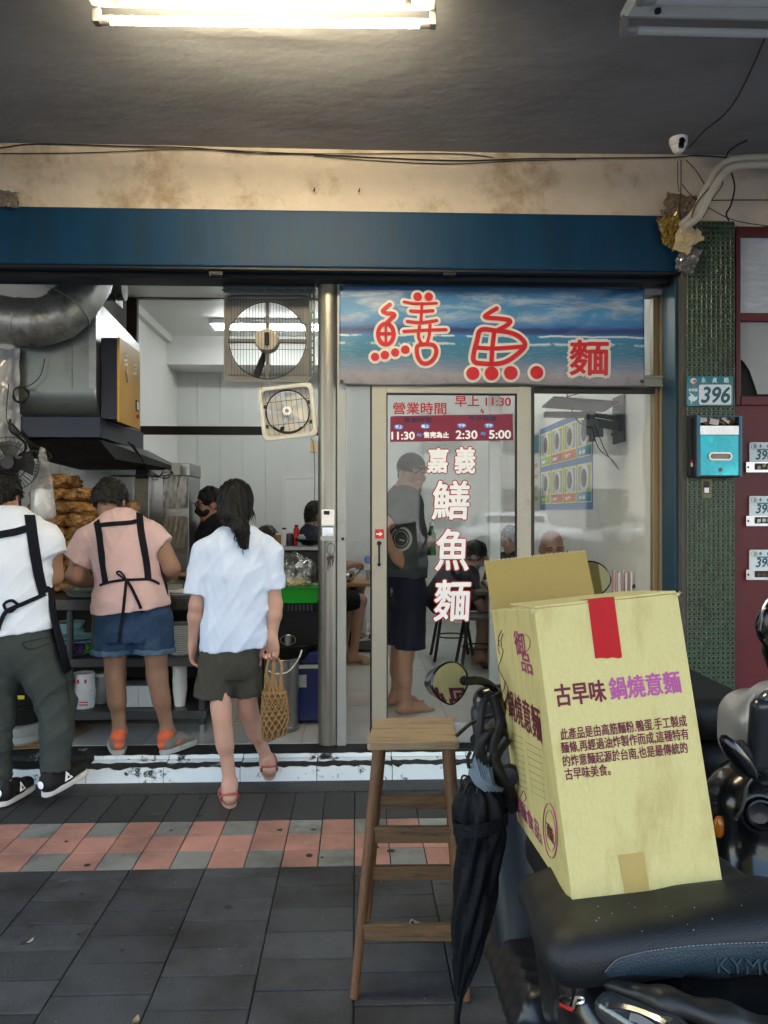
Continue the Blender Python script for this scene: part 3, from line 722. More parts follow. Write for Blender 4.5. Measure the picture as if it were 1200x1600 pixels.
def bsurf(x, z):
    u = (x - Bw0) / (Bw1 - Bw0); v = (z - Bz0) / (Bz1 - Bz0)
    y = .0035 * math.sin(11 * u + 3 * v) + .0025 * math.sin(23 * u - 7 * v)
    # the crease running from the upper corner
    d = (1 - v) * .62 - (1 - u) * 1.75 * .62 / 1.0; y += -.010 * math.exp(-(d / .05) ** 2) * (1 if u > .62 else 0) * min(1, (u - .62) * 6 if u > .62 else 0) + .012 * math.exp(-((d + .09) / .06) ** 2) * (min(1, (u - .62) * 5) if u > .62 else 0)
    # gathered folds along the bottom
    y += .005 * math.sin(46 * u + 9 * v) * max(0, .35 - v) * 2.2
    return YBN + y
t = thing('shop_banner', 'printed sea banner with red outlined characters tied over the shop door', 'banner', ((Bw0 + Bw1) / 2, YBN, Bz0))
mb = MB(); nx, nz = 150, 50
for j in range(nz + 1):
    for i in range(nx + 1):
        u, v = i / nx, j / nz; x = Bw0 + u * (Bw1 - Bw0); z = Bz0 + v * (Bz1 - Bz0) + .006 * math.sin(3.1 * u) * (v - .2) + (-.006 * math.sin(9 * u) * (1 - v))
        mb.v.append((x + .004 * (1 - v) * (u - .3), bsurf(x, z), z))
for j in range(nz):
    for i in range(nx):
        a = j * (nx + 1) + i; mb.f.append([a, a + 1, a + nx + 2, a + nx + 1]); mb.mi.append(0)
ob = add('cloth', mb, banner_mat(), t, smooth=80)
uvl = ob.data.uv_layers.new(name='uv'); uvs = [0] * (2 * len(ob.data.loops)); L0 = LOC[t.name]
for lp in ob.data.loops:
    c = ob.data.vertices[lp.vertex_index].co; uvs[2 * lp.index] = (c.x + L0.x - Bw0) / (Bw1 - Bw0); uvs[2 * lp.index + 1] = (c.z + L0.z - Bz0) / (Bz1 - Bz0)
uvl.data.foreach_set('uv', uvs)
sd = ob.modifiers.new('cloth thickness', 'SOLIDIFY'); sd.thickness = .0012; sd.offset = 1
def z5(x, y): return (520 + x / 2.143, 430 + y / 2.143)
def z2(x, y): return (540 + x / 4.615, 440 + y / 4.615)
def ringpts(cx, cy, rx, ry, n=22): return [(cx + rx * math.cos(a), cy + ry * math.sin(a)) for a in np.linspace(0, 2 * math.pi, n)]
S2 = [([(318, 170), (282, 198), (268, 218), (300, 232), (338, 234), (350, 246), (330, 268), (290, 305)], 30), (ringpts(290, 380, 56, 74), 30), ([(290, 300), (290, 455)], 20), ([(232, 378), (350, 378)], 26),
      ([(212, 543)], 60), ([(283, 530)], 62), ([(357, 512)], 60), ([(430, 492)], 62),
      ([(518, 112)], 62), ([(598, 112)], 62), ([(420, 150), (480, 160), (560, 162), (655, 158)], 20), ([(550, 160), (542, 290)], 22), ([(468, 215), (540, 218), (628, 212)], 24), ([(444, 290), (540, 298), (655, 284)], 24),
      ([(420, 362), (560, 354), (722, 350)], 24), ([(532, 325), (524, 400), (548, 455)], 24), ([(608, 318), (600, 395), (584, 455)], 24), ([(516, 470), (570, 455), (630, 462), (652, 500), (640, 550), (600, 588), (550, 588), (518, 540), (516, 470)], 30)]
S5 = [([(548, 112), (516, 132), (512, 142), (560, 146), (592, 152), (585, 166), (540, 190)], 15), ([(545, 186), (496, 184), (482, 220), (470, 285), (505, 297), (560, 296), (600, 278), (642, 238), (625, 208), (590, 192), (545, 186)], 16), ([(540, 188), (534, 240), (530, 295)], 15), ([(482, 243), (540, 246), (632, 240)], 14),
      ([(468, 330)], 44), ([(530, 330)], 46), ([(595, 328)], 46), ([(682, 326)], 44)]
def stroke(mb, pts, w, off, Yl):
    pts = [Vector((*p, 0)) for p in pts]
    h = w / 2 + off; poly = []
    if len(pts) == 1:
        poly2 = [[pts[0] + Vector((h * math.cos(a), h * math.sin(a), 0)) for a in np.linspace(0, 2 * math.pi, 32)[:-1]]]
        faces = [list(range(31))]; vs = poly2[0]
    else:
        closed = (pts[0] - pts[-1]).length < 1
        if len(pts) > 2: pts = spline(pts, 6) if not closed else spline([pts[-2]] + pts + [pts[1]], 6)[6:-6]
        m = len(pts); vs = []; faces = []
        for i in range(m):
            d = pts[min(i + 1, m - 1)] - pts[max(i - 1, 0)]
            if closed and i in (0, m - 1): d = pts[1] - pts[-2]
            d.normalize(); nn = Vector((-d.y, d.x, 0)); vs += [pts[i] + nn * h, pts[i] - nn * h]
        for i in range(m - 1): faces.append([2 * i, 2 * i + 1, 2 * i + 3, 2 * i + 2])
        if not closed:
            for (e, o) in ((0, 1), (m - 1, m - 2)):
                d = (pts[e] - pts[o]).normalized(); nn = Vector((-d.y, d.x, 0)); base = len(vs)
                cap = [pts[e] + nn * (h * math.cos(a)) + d * (h * math.sin(a)) for a in np.linspace(0, math.pi, 12)]
                vs += cap; faces.append(list(range(base, base + 12)))
    out = []
    for p in vs:
        px, py = p.x, p.y; q = P(px, py, YBN); out.append((q.x, bsurf(q.x, q.z) - Yl, q.z))
    mb.add(out, faces)
mw, mr = MB(), MB(); k = 0
cream = pm('print cream', (.66, .63, .58), .45, var=.05); pred = pm('print red', (.52, .02, .03), .4, var=.08, scale=14)
for S, cv, sc in ((S2, z2, 4.615), (S5, z5, 2.143)):
    for pts, w in S:
        pp = [cv(*p) for p in pts]; stroke(mw, pp, w / sc, 4.0, .0018 + .00012 * k); stroke(mr, pp, w / sc, 0, .0065 + .00012 * k); k += 1
def banner_word(mb, s, x0, y0_, x1, y1_, lift, dil):
    tmp = MB(); word(tmp, s, x0, y0_, x1, y1_, YBN, dil)
    mb.add([(p[0], bsurf(p[0], p[2]) - lift + (p[1] - YBN), p[2]) for p in tmp.v], tmp.f)
add('cream_lettering', mw, cream, t, smooth=None); add('red_lettering', mr, pred, t, smooth=None); mw, mr = MB(), MB()
banner_word(mw, '麵', 890, 533, 949, 586, .0042, 6.0); banner_word(mw, '麵', 890, 533, 949, 586, .0052, 4.0); banner_word(mr, '麵', 890, 533, 949, 586, .0085, 1.3)
add('cream_lettering', mw, cream, t, smooth=None); add('red_lettering', mr, pred, t, smooth=None)
for px, py in ((534, 451), (534, 596), (1001, 450), (1003, 596)):
    mb = MB(); q = P(px, py, YBN); mb.lathe([(.003, -.004), (.009, -.004), (.010, 0), (.009, .004), (.003, .004)], (q.x, bsurf(q.x, q.z), q.z), (0, 1, 0), 14, caps=False); add('grommet', mb, darkm, t)

# ------------------------------------------------------------------ big fan and small fan over the kitchen opening
hous = pm('greasy fan grey', (.20, .20, .195), .5, var=.15, scale=8, col2=(.16, .14, .11), c2lo=.5, c2hi=.75, c2scale=6)
wire = pm('fan wire', (.05, .048, .045), .5, metal=.5, var=.2)
motm = pm('fan motor cream', (.55, .50, .42), .5, var=.12, scale=10, col2=(.25, .19, .12), c2lo=.55, c2hi=.75, c2scale=14)
YN = 4.36
t = thing('exhaust_fan', 'large square box fan hung in a slotted steel bracket above the kitchen', 'fan', P(419, 530, YN))
def squircle(cx, cy, rx, ry, rad, n=6, fine=False):
    pts = []
    for sx, sy, a0 in ((1, 1, 0), (-1, 1, 90), (-1, -1, 180), (1, -1, 270)):
        for k in range(n + 1):
            a = R(a0 + 90 * k / n); pts.append((cx + sx * (rx - rad) + rad * math.cos(a), cy + sy * (ry - rad) + rad * math.sin(a)))
    if not fine: return pts
    out = []
    for i, p_ in enumerate(pts):
        q_ = pts[(i + 1) % len(pts)]; m_ = max(1, int(math.hypot(q_[0] - p_[0], q_[1] - p_[1]) / 5))
        out += [(p_[0] + (q_[0] - p_[0]) * j / m_, p_[1] + (q_[1] - p_[1]) * j / m_) for j in range(m_)]
    return out
def plate_hole(mb, out, hole, Y0, Y1, conv):
    """plate with a round hole: outline out (list px), hole list px of same length"""
    n = len(out); rings = [[conv(p, Y0) for p in out], [conv(p, Y0) for p in hole], [conv(p, Y1) for p in hole], [conv(p, Y1) for p in out]]
    vs = [q for r_ in rings for q in r_]
    fs = [(a * n + i, a * n + (i + 1) % n, ((a + 1) % 4) * n + (i + 1) % n, ((a + 1) % 4) * n + i) for a in range(4) for i in range(n)]
    mb.add(vs, fs)
fan_o = squircle(418.5, 527, 69, 69.5, 12, 9, True); n = len(fan_o)
def match(out, cx, cy, r): 
    res = []
    for p in out: a = math.atan2(p[1] - cy, p[0] - cx); res.append((cx + r * math.cos(a), cy + r * math.sin(a)))
    return res
cv = lambda p, Y: P(p[0], p[1], Y)
mb = MB(); plate_hole(mb, fan_o, match(fan_o, 418, 532, 61.5), YN, YN + .012, cv)
rim_i = [(418.5 + (p_[0] - 418.5) * .957, 527 + (p_[1] - 527) * .957) for p_ in fan_o]; plate_hole(mb, fan_o, rim_i, YN - .045, YN - .0005, cv); add('housing', mb, hous, t, smooth=50)
mb = MB(); Yc = YN + .05
hole = [(418 + 61.3 * math.cos(a), 532 + 61.3 * math.sin(a)) for a in np.linspace(0, 2 * math.pi, 60)[:-1]]
h2 = [(418 + 59.5 * (p[0] - 418) / 61.3, 532 + 59.5 * (p[1] - 532) / 61.3) for p in hole]
plate_hole(mb, hole, h2, YN + .0125, YN + .10, cv); add('shroud', mb, darkm, t, smooth=50)
mb = MB()
c0 = P(418, 533, YN + .03); s_ = 4.36 / 1200
for a in (0, 90, 180, 270):
    mb = MB(); M = Matrix.Rotation(R(a), 3, 'Y'); mb.box(c0 + M @ Vector((38 * s_, 0, 0)), Vector((46 * s_, .03, .021)), M); add('strut', mb, hous, t, smooth=None, bevel=.003)

mb = MB(); mb.lathe([(.001, -.062), (.03, -.060), (.062, -.045), (.068, -.02), (.068, .02), (.05, .05)], c0, (0, 1, 0), 28); mt_ = add('motor', mb, motm, t)
mb = MB(); mb.box(c0 + Vector((.005, -.068, -.002)), (.026, .014, .075)); sub('badge', mb, rubber, mt_, smooth=None, bevel=.006)
mb = MB()
for i in range(25):
    px = 362 + i * 4.65; mb.cyl(P(px, 466, YN - .038), P(px, 588, YN - .038), .0011, n=5)
for py in (507, 546, 586, 468): mb.cyl(P(357, py, YN - .036), P(481, py, YN - .036), .0016, n=5)
add('grille', mb, wire, t)
mb = MB()
for k, a in enumerate((20, 110, 200, 290)):
    # fan blades resting behind the struts
    M = Matrix.Rotation(R(a), 3, 'Y'); cc = c0 + Vector((0, .05, 0)); rings = []
    for rr, hw, tw in ((.055, .014, 30), (.12, .020, 24), (.19, .022, 18), (.21, .012, 16)):
        tw = R(tw); rings.append([cc + M @ Vector((rr, -math.sin(tw) * hw, -math.cos(tw) * hw)), cc + M @ Vector((rr, math.sin(tw) * hw, math.cos(tw) * hw)), cc + M @ Vector((rr, math.sin(tw) * hw + .002, math.cos(tw) * hw)), cc + M @ Vector((rr, -math.sin(tw) * hw + .002, -math.cos(tw) * hw))])
    # blades are narrow when seen edge on
    if k == 1: mb.loft(rings)
mb2 = MB()
for i in range(16): mb2.bb(P(357 + i * 8.6, 452, YN - .01), P(361.5 + i * 8.6, 449.5, YN + .002))
add('blade', mb, darkm, t, smooth=50)
# slotted angle bracket
t = thing('slotted_bracket', 'dark slotted steel angle bracket framing the big box fan', 'bracket', P(490, 450, YN))
mb = MB()
def slotbar(a, b, n, w):
    a, b = Vector(a), Vector(b); d = (b - a); L_ = d.length; d.normalize(); s = Vector((0, 0, 1)) if abs(d.x) > .5 else Vector((1, 0, 0))
    for sg in (-1, 1): mb.box((a + b) / 2 + s * (sg * w * .33), Vector((abs(d.x) * L_ + abs(s.x) * w * .34, .003, abs(d.z) * L_ + abs(s.z) * w * .34)))
    for i in range(n + 1): mb.box(a + d * (L_ * i / n), Vector((abs(d.x) * L_ / n * .3 + abs(s.x) * w * .31, .0028, abs(d.z) * L_ / n * .3 + abs(s.z) * w * .31)))
slotbar(P(349, 453, YN - .05), P(492, 453, YN - .05), 9, .032); slotbar(P(487.5, 456, YN - .051), P(487.5, 588, YN - .051), 12, .032)
mb.bb(P(348, 448.5, YN - .048), P(493, 447.4, YN + .05))
add('angle_bar', mb, pm('slotted steel', (.09, .12, .125), .45, metal=.6, var=.15), t, smooth=None)
# small fan, tilted
offw = pm('yellowed white plastic', (.60, .585, .54), .45, var=.06, scale=8, col2=(.42, .37, .29), c2lo=.55, c2hi=.8, c2scale=6)
t = thing('box_fan', 'small off white box fan hanging tilted from wire below the larger one', 'fan', P(449, 645, 4.32))
YS = 4.30; ang = R(-6.5)
def tl(p, Y):
    x, y = p; x -= 449.5; y -= 643.5; return P(449.5 + x * math.cos(ang) - y * math.sin(ang), 643.5 + x * math.sin(ang) + y * math.cos(ang), Y)
so = squircle(449.5, 643.5, 43.5, 42.5, 9, 9, True); si = [(449.5 + (p_[0] - 449.5) * .84, 643.5 + (p_[1] - 643.5) * .845) for p_ in so]
mb = MB(); plate_hole(mb, so, si, YS, YS + .075, tl); add('housing', mb, offw, t, smooth=50, bevel=.006)
mb = MB(); ho = match(si, 449.5, 643.5, 33.5); plate_hole(mb, si, ho, YS + .055, YS + .062, tl); add('shroud', mb, offw, t, smooth=50)
mb = MB(); mb.tube([tl((449.5 + 33.8 * math.cos(a), 643.5 + 33.8 * math.sin(a)), YS + .035) for a in np.linspace(0, 2 * math.pi, 48)], .004, 6, caps=False); add('guard_ring', mb, wire, t)
c0 = tl((449.5, 643.5), YS + .05); mb = MB()
for k in range(5):
    rings = []
    for rr in np.linspace(.03, .112, 6):
        wv = R(26 + 40 * (rr - .03)); cs = []
        for e in (-1, -.3, .3, 1):
            a_ = R(72 * k) + e * wv; cs.append(c0 + Vector((rr * math.cos(a_), .012 * e, rr * math.sin(a_))))
        rings.append(cs)
    mb.loft(rings, caps=False, closed=False)
add('blade', mb, offw, t, smooth=60)
mb = MB(); mb.lathe([(.006, -.048), (.024, -.046), (.028, -.03), (.028, .01)], c0, (0, 1, 0), 24); hb = add('hub', mb, whm, t)
mb = MB(); mb.cyl(c0 + Vector((0, -.052, 0)), c0 + Vector((0, -.044, 0)), .011, n=16); sub('badge', mb, pm('badge grey', (.25, .26, .27), .4), hb)
mb = MB()
for i in range(9):
    px = 417 + i * 8; mb.cyl(tl((px, 609), YS + .004), tl((px, 678), YS + .004), .0011, n=5)
for py in (626, 662): mb.cyl(tl((413, py), YS + .006), tl((486, py), YS + .006), .0016, n=5)
for px, py in ((415, 632), (415, 663), (484, 632), (484, 663)): mb.box(tl((px, py), YS + .01), (.014, .012, .02))
add('grille', mb, wire, t)
mb = MB(); mb.tube([tl((411, 625), YS - .003), P(409, 602, YS + .0), P(411, 596, YN - .05)], .0015, 5); add('hanging_wire', mb, wire, t)
# socket and cable under the small fan
t = thing('power_plug', 'yellowed power socket with a thin cable hanging against the round post', 'socket', P(490, 698, 4.33))
mb = MB(); mb.box(P(490, 698, 4.28), (.03, .03, .066)); add('socket_body', mb, pm('old cream plastic', (.45, .36, .20), .5, var=.1), t, smooth=None, bevel=.004)
mb = MB(); mb.tube([P(486, 685, 4.29), P(489, 690, 4.26), P(490, 700, 4.255), P(491, 712, 4.27), P(492, 750, 4.28), P(491, 790, 4.28), P(492, 838, 4.28)], .0022, 6, smooth=5); add('cable', mb, rubber, t)
# sanitiser dispenser and keys on the post
t = thing('soap_dispenser', 'white wall dispenser with a clear lower cup fixed to the round post', 'dispenser', P(512, 820, 4.2))
mb = MB(); mb.bb(P(502, 822, 4.19), P(522.5, 796, 4.235)); bd = add('body', mb, whm, t, smooth=None, bevel=.006)
mb = MB(); mb.bb(P(506, 804, 4.184), P(515, 798, 4.1895)); sub('spout', mb, rubber, bd, smooth=None, bevel=.002)
mb = MB(); mb.bb(P(502.5, 846, 4.193), P(522, 823, 4.23)); add('cup', mb, glassmat('clear plastic', (.85, .87, .88), .1), t, smooth=None, bevel=.004)
mb = MB(); mb.bb(P(501, 843, 4.188), P(524, 838, 4.192)); add('strap', mb, alumg, t, smooth=None)
t = thing('key_bundle', 'bundle of dark keys hanging on a ring from the post below the dispenser', 'keys', P(518, 860, 4.2))
mb = MB(); c = P(518, 860, 4.205); mb.tube([P(511 + 0 * a, 862, 4.21) if False else P(517 + 6 * math.cos(a), 858 + 9 * math.sin(a), 4.208) for a in np.linspace(0, 2 * math.pi, 24)], .0022, 6, caps=False); add('ring', mb, rubber, t)
keym = pm('old key metal', (.10, .085, .075), .4, metal=.7, var=.2)
for i, (dx, dy, an) in enumerate(((-4, 8, 12), (-1, 12, -6), (3, 10, 8), (-6, 16, 18), (5, 5, -14))):
    mb = MB(); p0 = P(517 + dx * .4, 866, 4.203 - .003 * i); p1 = P(517 + dx, 874 + dy, 4.200 - .003 * i); mb.cyl(p0 + (p1 - p0) * .15, p0 + (p1 - p0) * .4, .010, n=12); mb.box((p0 + p1) / 2 + (p1 - p0) * .12, (.006, .002, (p1 - p0).length * .8)); add('key', mb, keym, t, smooth=None)

# ------------------------------------------------------------------ mosaic pillar, mailbox, plates, red door
mosm = pm('glazed green mosaic', (.088, .125, .088), .28, var=.25, scale=30, col2=(.06, .065, .055), c2lo=.5, c2hi=.7, c2scale=4)
moss = pm('mosaic recess', (.018, .022, .016), .3, var=.4, scale=40)
YM = 4.04
t = thing('mosaic_pillar', 'pillar clad in small green embossed mosaic between the shop and the red door', 'pillar', (X_(1108, YM), YM, 0))
x0, x1 = X_(1073, YM), X_(1148, YM); z0, z1 = Z_(1206, YM), Z_(337, YM)
mb = MB(); nx = 10; s = (x1 - x0) / nx; nz = int((z1 - z0) / s)
for j in range(nz):
    for i in range(nx):
        a, b = x0 + i * s, z0 + j * s; jj = random.uniform(-.001, .001); g = s * .13
        o = [(a, YM + jj, b), (a + s, YM + jj, b), (a + s, YM + jj, b + s), (a, YM + jj, b + s)]
        q1 = [(a + g, YM - .003, b + g), (a + s - g, YM - .003, b + g), (a + s - g, YM - .003, b + s - g), (a + g, YM - .003, b + s - g)]
        h = s * .30; q2 = [(a + h, YM - .003, b + h), (a + s - h, YM - .003, b + h), (a + s - h, YM - .003, b + s - h), (a + h, YM - .003, b + s - h)]
        q3 = [(p[0], YM + .006, p[2]) for p in q2]
        mb.cur = 0
        base = len(mb.v); mb.add(o + q1 + q2 + q3, [(i_, (i_ + 1) % 4, 4 + (i_ + 1) % 4, 4 + i_) for i_ in range(4)] + [(4 + i_, 4 + (i_ + 1) % 4, 8 + (i_ + 1) % 4, 8 + i_) for i_ in range(4)])
        mb.cur = 1; mb.add(q2 + q3, [(i_, (i_ + 1) % 4, 4 + (i_ + 1) % 4, 4 + i_) for i_ in range(4)] + [(4, 5, 6, 7)])
add('mosaic_tiles', mb, [mosm, moss], t, smooth=None)
mb = MB(); mb.bb((x0 - .02, YM + .008, 0), (x1, 4.40, z1)); mb.bb((x0 - .03, YM - .02, -.01), (x1 + .1, YM + .1, z0 - .002)); add('core', mb, pm('cement', (.12, .115, .105), .85, var=.2, bump=.5), t, smooth=None)
redp = pm('dark red paint', (.12, .012, .018), .45, var=.12, scale=6, col2=(.075, .01, .014), c2lo=.55, c2hi=.75)
t = thing('red_steel_entrance', 'dark red steel door panel with glazed upper lights beside the mosaic pillar', 'door', (X_(1180, 4.06), 4.06, 0))
YD = 4.07; xl, xr = X_(1148, YD) + .001, 2.9
mb = MB(); mb.bb((xl, YD, -.005), (xr, YD + .05, Z_(631, YD))); add('panel', mb, redp, t, smooth=None)
mb = MB()
mb.bb((xl, YD - .012, Z_(631, YD) + .0005), (X_(1156, YD), YD + .05, Z_(347, YD))); mb.bb((X_(1156, YD), YD - .012, Z_(362, YD)), (xr, YD + .05, Z_(347, YD))); mb.bb((X_(1156, YD), YD - .012, Z_(497, YD)), (xr, YD + .05, Z_(484, YD))); mb.bb((X_(1156, YD), YD - .016, Z_(631, YD) + .0005), (xr, YD + .05, Z_(616, YD)))
mb.bb((X_(1265, YD), YD - .013, Z_(616, YD)), (X_(1275, YD), YD + .05, Z_(497, YD))); mb.bb((X_(1265, YD), YD - .013, Z_(484, YD)), (X_(1275, YD), YD + .05, Z_(362, YD)))
add('glazing_frame', mb, redp, t, smooth=None, bevel=.004)
gl1 = pm('frosted pane', (.42, .45, .50), .25, var=.25, scale=9, stretch=(1, 1, 5), bump=.3, bscale=25)
mb = MB(); mb.bb((X_(1156, YD), YD + .02, Z_(484, YD)), (xr, YD + .024, Z_(362, YD))); add('upper_pane', mb, gl1, t, smooth=None)
mb = MB(); yy = YD + .02; mb.prism([P(1156, 497, yy), P(1290, 497, yy), P(1290, 616, yy), P(1184, 616, yy), P(1172, 580, yy), P(1163, 566, yy), P(1156, 560, yy)], (0, .004, 0)); add('broken_pane', mb, pm('dusty grey pane', (.30, .315, .33), .4, var=.12, scale=5), t, smooth=None, label='dusty lower pane with its corner broken away')
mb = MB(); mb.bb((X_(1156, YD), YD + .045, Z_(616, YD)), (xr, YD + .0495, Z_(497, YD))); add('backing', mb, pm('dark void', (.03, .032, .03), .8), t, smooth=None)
# neighbour wall continuing
mb = MB(); mb.bb((xr, YD, -.01), (6, 4.5, 3.4)); single('neighbour_wall', mb, plas, 'plaster wall of the next house past the red door', 'wall', smooth=None)
# address sign
teal = pm('enamel teal', (.005, .17, .23), .3, var=.06, coat=.3); tealt = pm('digit teal', (.005, .11, .15), .4, var=.05); pwh = pm('plate white', (.62, .68, .72), .35, var=.04)
YA = YM - .02
t = thing('address_sign', 'teal enamel house number sign reading 396 above the cyan mailbox', 'sign', P(1108, 612, YA))
mb = MB(); o = squircle(1109, 611, 36, 23.7, 3, 4); mb.prism([P(a, b, YA) for a, b in o], (0, .008, 0)); add('plate', mb, teal, t, smooth=None, bevel=.002)
mb = MB(); o = squircle(1117.5, 616.5, 25.3, 15.6, 3, 4); mb.prism([P(a, b, YA - .0015) for a, b in o], (0, .001, 0)); fld = add('number_field', mb, pwh, t, smooth=None)
mb = MB(); word(mb, '396', 1096, 605, 1140, 629, YA - .0022, .9, .22); sub('digits', mb, tealt, fld, smooth=None)
mb = MB(); word(mb, '永', 1096, 590, 1103, 598, YA - .001, .25); word(mb, '貞', 1113, 590, 1120, 598, YA - .001, .25); word(mb, '路', 1131, 590, 1139, 598, YA - .001, .25); word(mb, '永和區', 1076, 607, 1090, 611.5, YA - .001, .25)
dv = [(1076, 620), (1080, 618), (1077, 613), (1083, 617), (1087, 621), (1090, 618), (1089, 624), (1085, 627), (1082, 627), (1080, 632), (1079, 626), (1076, 624)]
mb.prism([P(a, b, YA - .001) for a, b in dv], (0, .0006, 0)); add('lettering', mb, pm('sign pale', (.55, .72, .76), .4), t, smooth=None)
mb = MB(); mb.prism([P(1083.5 + 5 * math.cos(a), 595 + 4.6 * math.sin(a), YA - .001) for a in np.linspace(0, 6.28, 18)[:-1]], (0, .0006, 0)); em = add('emblem', mb, pm('emblem pale', (.6, .58, .55), .4), t, smooth=None)
mb = MB(); mb.prism([P(1085.5 + 2.4 * math.cos(a), 595.5 + 2.2 * math.sin(a), YA - .0018) for a in np.linspace(0, 6.28, 14)[:-1]], (0, .0006, 0)); mb.prism([P(1080, 600.5, YA - .0018), P(1087, 600.5, YA - .0018), P(1083.5, 603.5, YA - .0018)], (0, .0006, 0)); sub('emblem_mark', mb, pm('emblem red', (.45, .12, .08), .4), em, smooth=None)
# mailbox
cyan = pm('worn cyan paint', (.01, .42, .52), .28, var=.25, scale=7, metal=.25, bump=.15, bscale=30, col2=(.06, .60, .66), c2lo=.5, c2hi=.62, c2scale=5, coat=.2)
rail = pm('mailbox rail', (.05, .12, .17), .35, metal=.6, var=.2); rust = pm('mailbox dark', (.02, .025, .03), .5, var=.3)
t = thing('mailbox', 'worn cyan metal mailbox stuffed with paper on the mosaic pillar', 'mailbox', P(1125, 745, YM - .05))
y0_, yF = YM - .001, YM - .105
mb = MB(); mb.bb((X_(1090, yF), yF + .014, Z_(744, yF)), (X_(1094, yF), y0_, Z_(648, yF))); mb.bb((X_(1155, yF), yF + .014, Z_(744, yF)), (X_(1159, yF), y0_, Z_(648, yF))); mb.bb((X_(1094, yF), yF + .014, Z_(744, yF)), (X_(1155, yF), y0_, Z_(741, yF))); mb.bb((X_(1094, yF), y0_ - .006, Z_(741, yF)), (X_(1155, yF), y0_, Z_(646, yF))); add('body', mb, rust, t, smooth=None)
mb = MB()
for a, b in ((1089, 1094.5), (1155, 1160)): mb.bb((X_(a, yF), yF, Z_(744.5, yF)), (X_(b, yF), yF + .0138, Z_(646, yF)))
mb.bb((X_(1094.5, yF), yF + .002, Z_(649, yF)), (X_(1155, yF), yF + .014, Z_(645.5, yF))); add('side_rail', mb, rail, t, smooth=None, bevel=.003)
mb = MB(); mb.bb((X_(1095, yF), yF + .004, Z_(742, yF)), (X_(1155, yF), yF + .012, Z_(677.5, yF))); fp = add('front_panel', mb, cyan, t, smooth=None, bevel=.002)
mb = MB(); o = squircle(1126, 713, 18.5, 6.4, 6.2, 6); i_ = squircle(1126, 713, 16, 4, 3.9, 6); plate_hole(mb, o, i_, yF - .003, yF + .0038, cv); sub('slot_rim', mb, pm('worn chrome', (.5, .48, .44), .3, metal=.8, var=.2), fp, smooth=60)
mb = MB(); mb.prism([P(a, b, yF + .003) for a, b in i_], (0, .0007, 0)); sub('slot_cover', mb, pm('slot grey', (.22, .2, .18), .4, metal=.4, var=.4, scale=40), fp, smooth=None)
mb = MB(); mb.cyl(P(1125.5, 734, yF + .003), P(1125.5, 734, yF - .002), .010, n=16); sub('lock', mb, pm('brass dull', (.16, .12, .06), .4, metal=.7), fp)
mb = MB(); mb.bb((X_(1094.6, yF), yF + .003, Z_(677, yF)), (X_(1154.8, yF), yF + .009, Z_(663, yF))); add('flap', mb, pm('bare aluminium', (.55, .56, .58), .3, metal=.7, var=.25, scale=14), t, smooth=None)
rg = random.Random(3); paperm = [pm('paper white', (.6, .58, .56), .6, var=.1), pm('paper brown', (.16, .09, .06), .6, var=.3), pm('paper tan', (.4, .33, .2), .6, var=.2)]
for k in range(9):
    mb = MB(); px = 1098 + k * 6; py = 656 + rg.uniform(-2, 4); a = P(px, py, yF + .03 + .008 * (k % 3)); M = Euler((rg.uniform(-.6, .6), rg.uniform(-.8, .8), rg.uniform(-.5, .5))).to_matrix(); mb.box(a, (.045, .003, .03), M)
    o = single('folded_leaflet', mb, paperm[k % 3], ['crumpled white leaflet', 'brown folded leaflet', 'tan folded leaflet'][k % 3] + ' stuffed in the open top of the cyan mailbox', 'leaflet', 'leaflets stuffed in the mailbox', smooth=None)
t = thing('red_label_box', 'small dark switch box with a red and white label beside the mailbox', 'switch box', P(1085, 700, YM))
mb = MB(); mb.bb(P(1078, 745, YM - .045), P(1088.5, 650, YM - .004)); bx_ = add('casing', mb, rust, t, smooth=None, bevel=.003)
mb = MB(); mb.bb(P(1079.5, 723, YM - .047), P(1087.5, 717.5, YM - .0453)); sub('red_label', mb, redm, bx_, smooth=None); mb = MB(); mb.bb(P(1079.5, 729, YM - .047), P(1087.5, 723.2, YM - .0453)); sub('white_label', mb, whm, bx_, smooth=None)
t = thing('door_switch', 'bare old push switch on the mosaic below the mailbox', 'switch', P(1103, 765, YM))
mb = MB(); mb.bb(P(1096.5, 778, YM - .012), P(1111.5, 748, YM - .0035)); pl_ = add('backplate', mb, pm('mouldy brass', (.22, .19, .11), .6, var=.5, scale=60), t, smooth=None, bevel=.002)
mb = MB(); mb.bb(P(1100, 771, YM - .016), P(1108, 752, YM - .0121)); sub('button_well', mb, rust, pl_, smooth=None); mb = MB(); mb.bb(P(1101, 770, YM - .024), P(1107, 762, YM - .0161)); sub('button', mb, whm, pl_, smooth=None, bevel=.002)
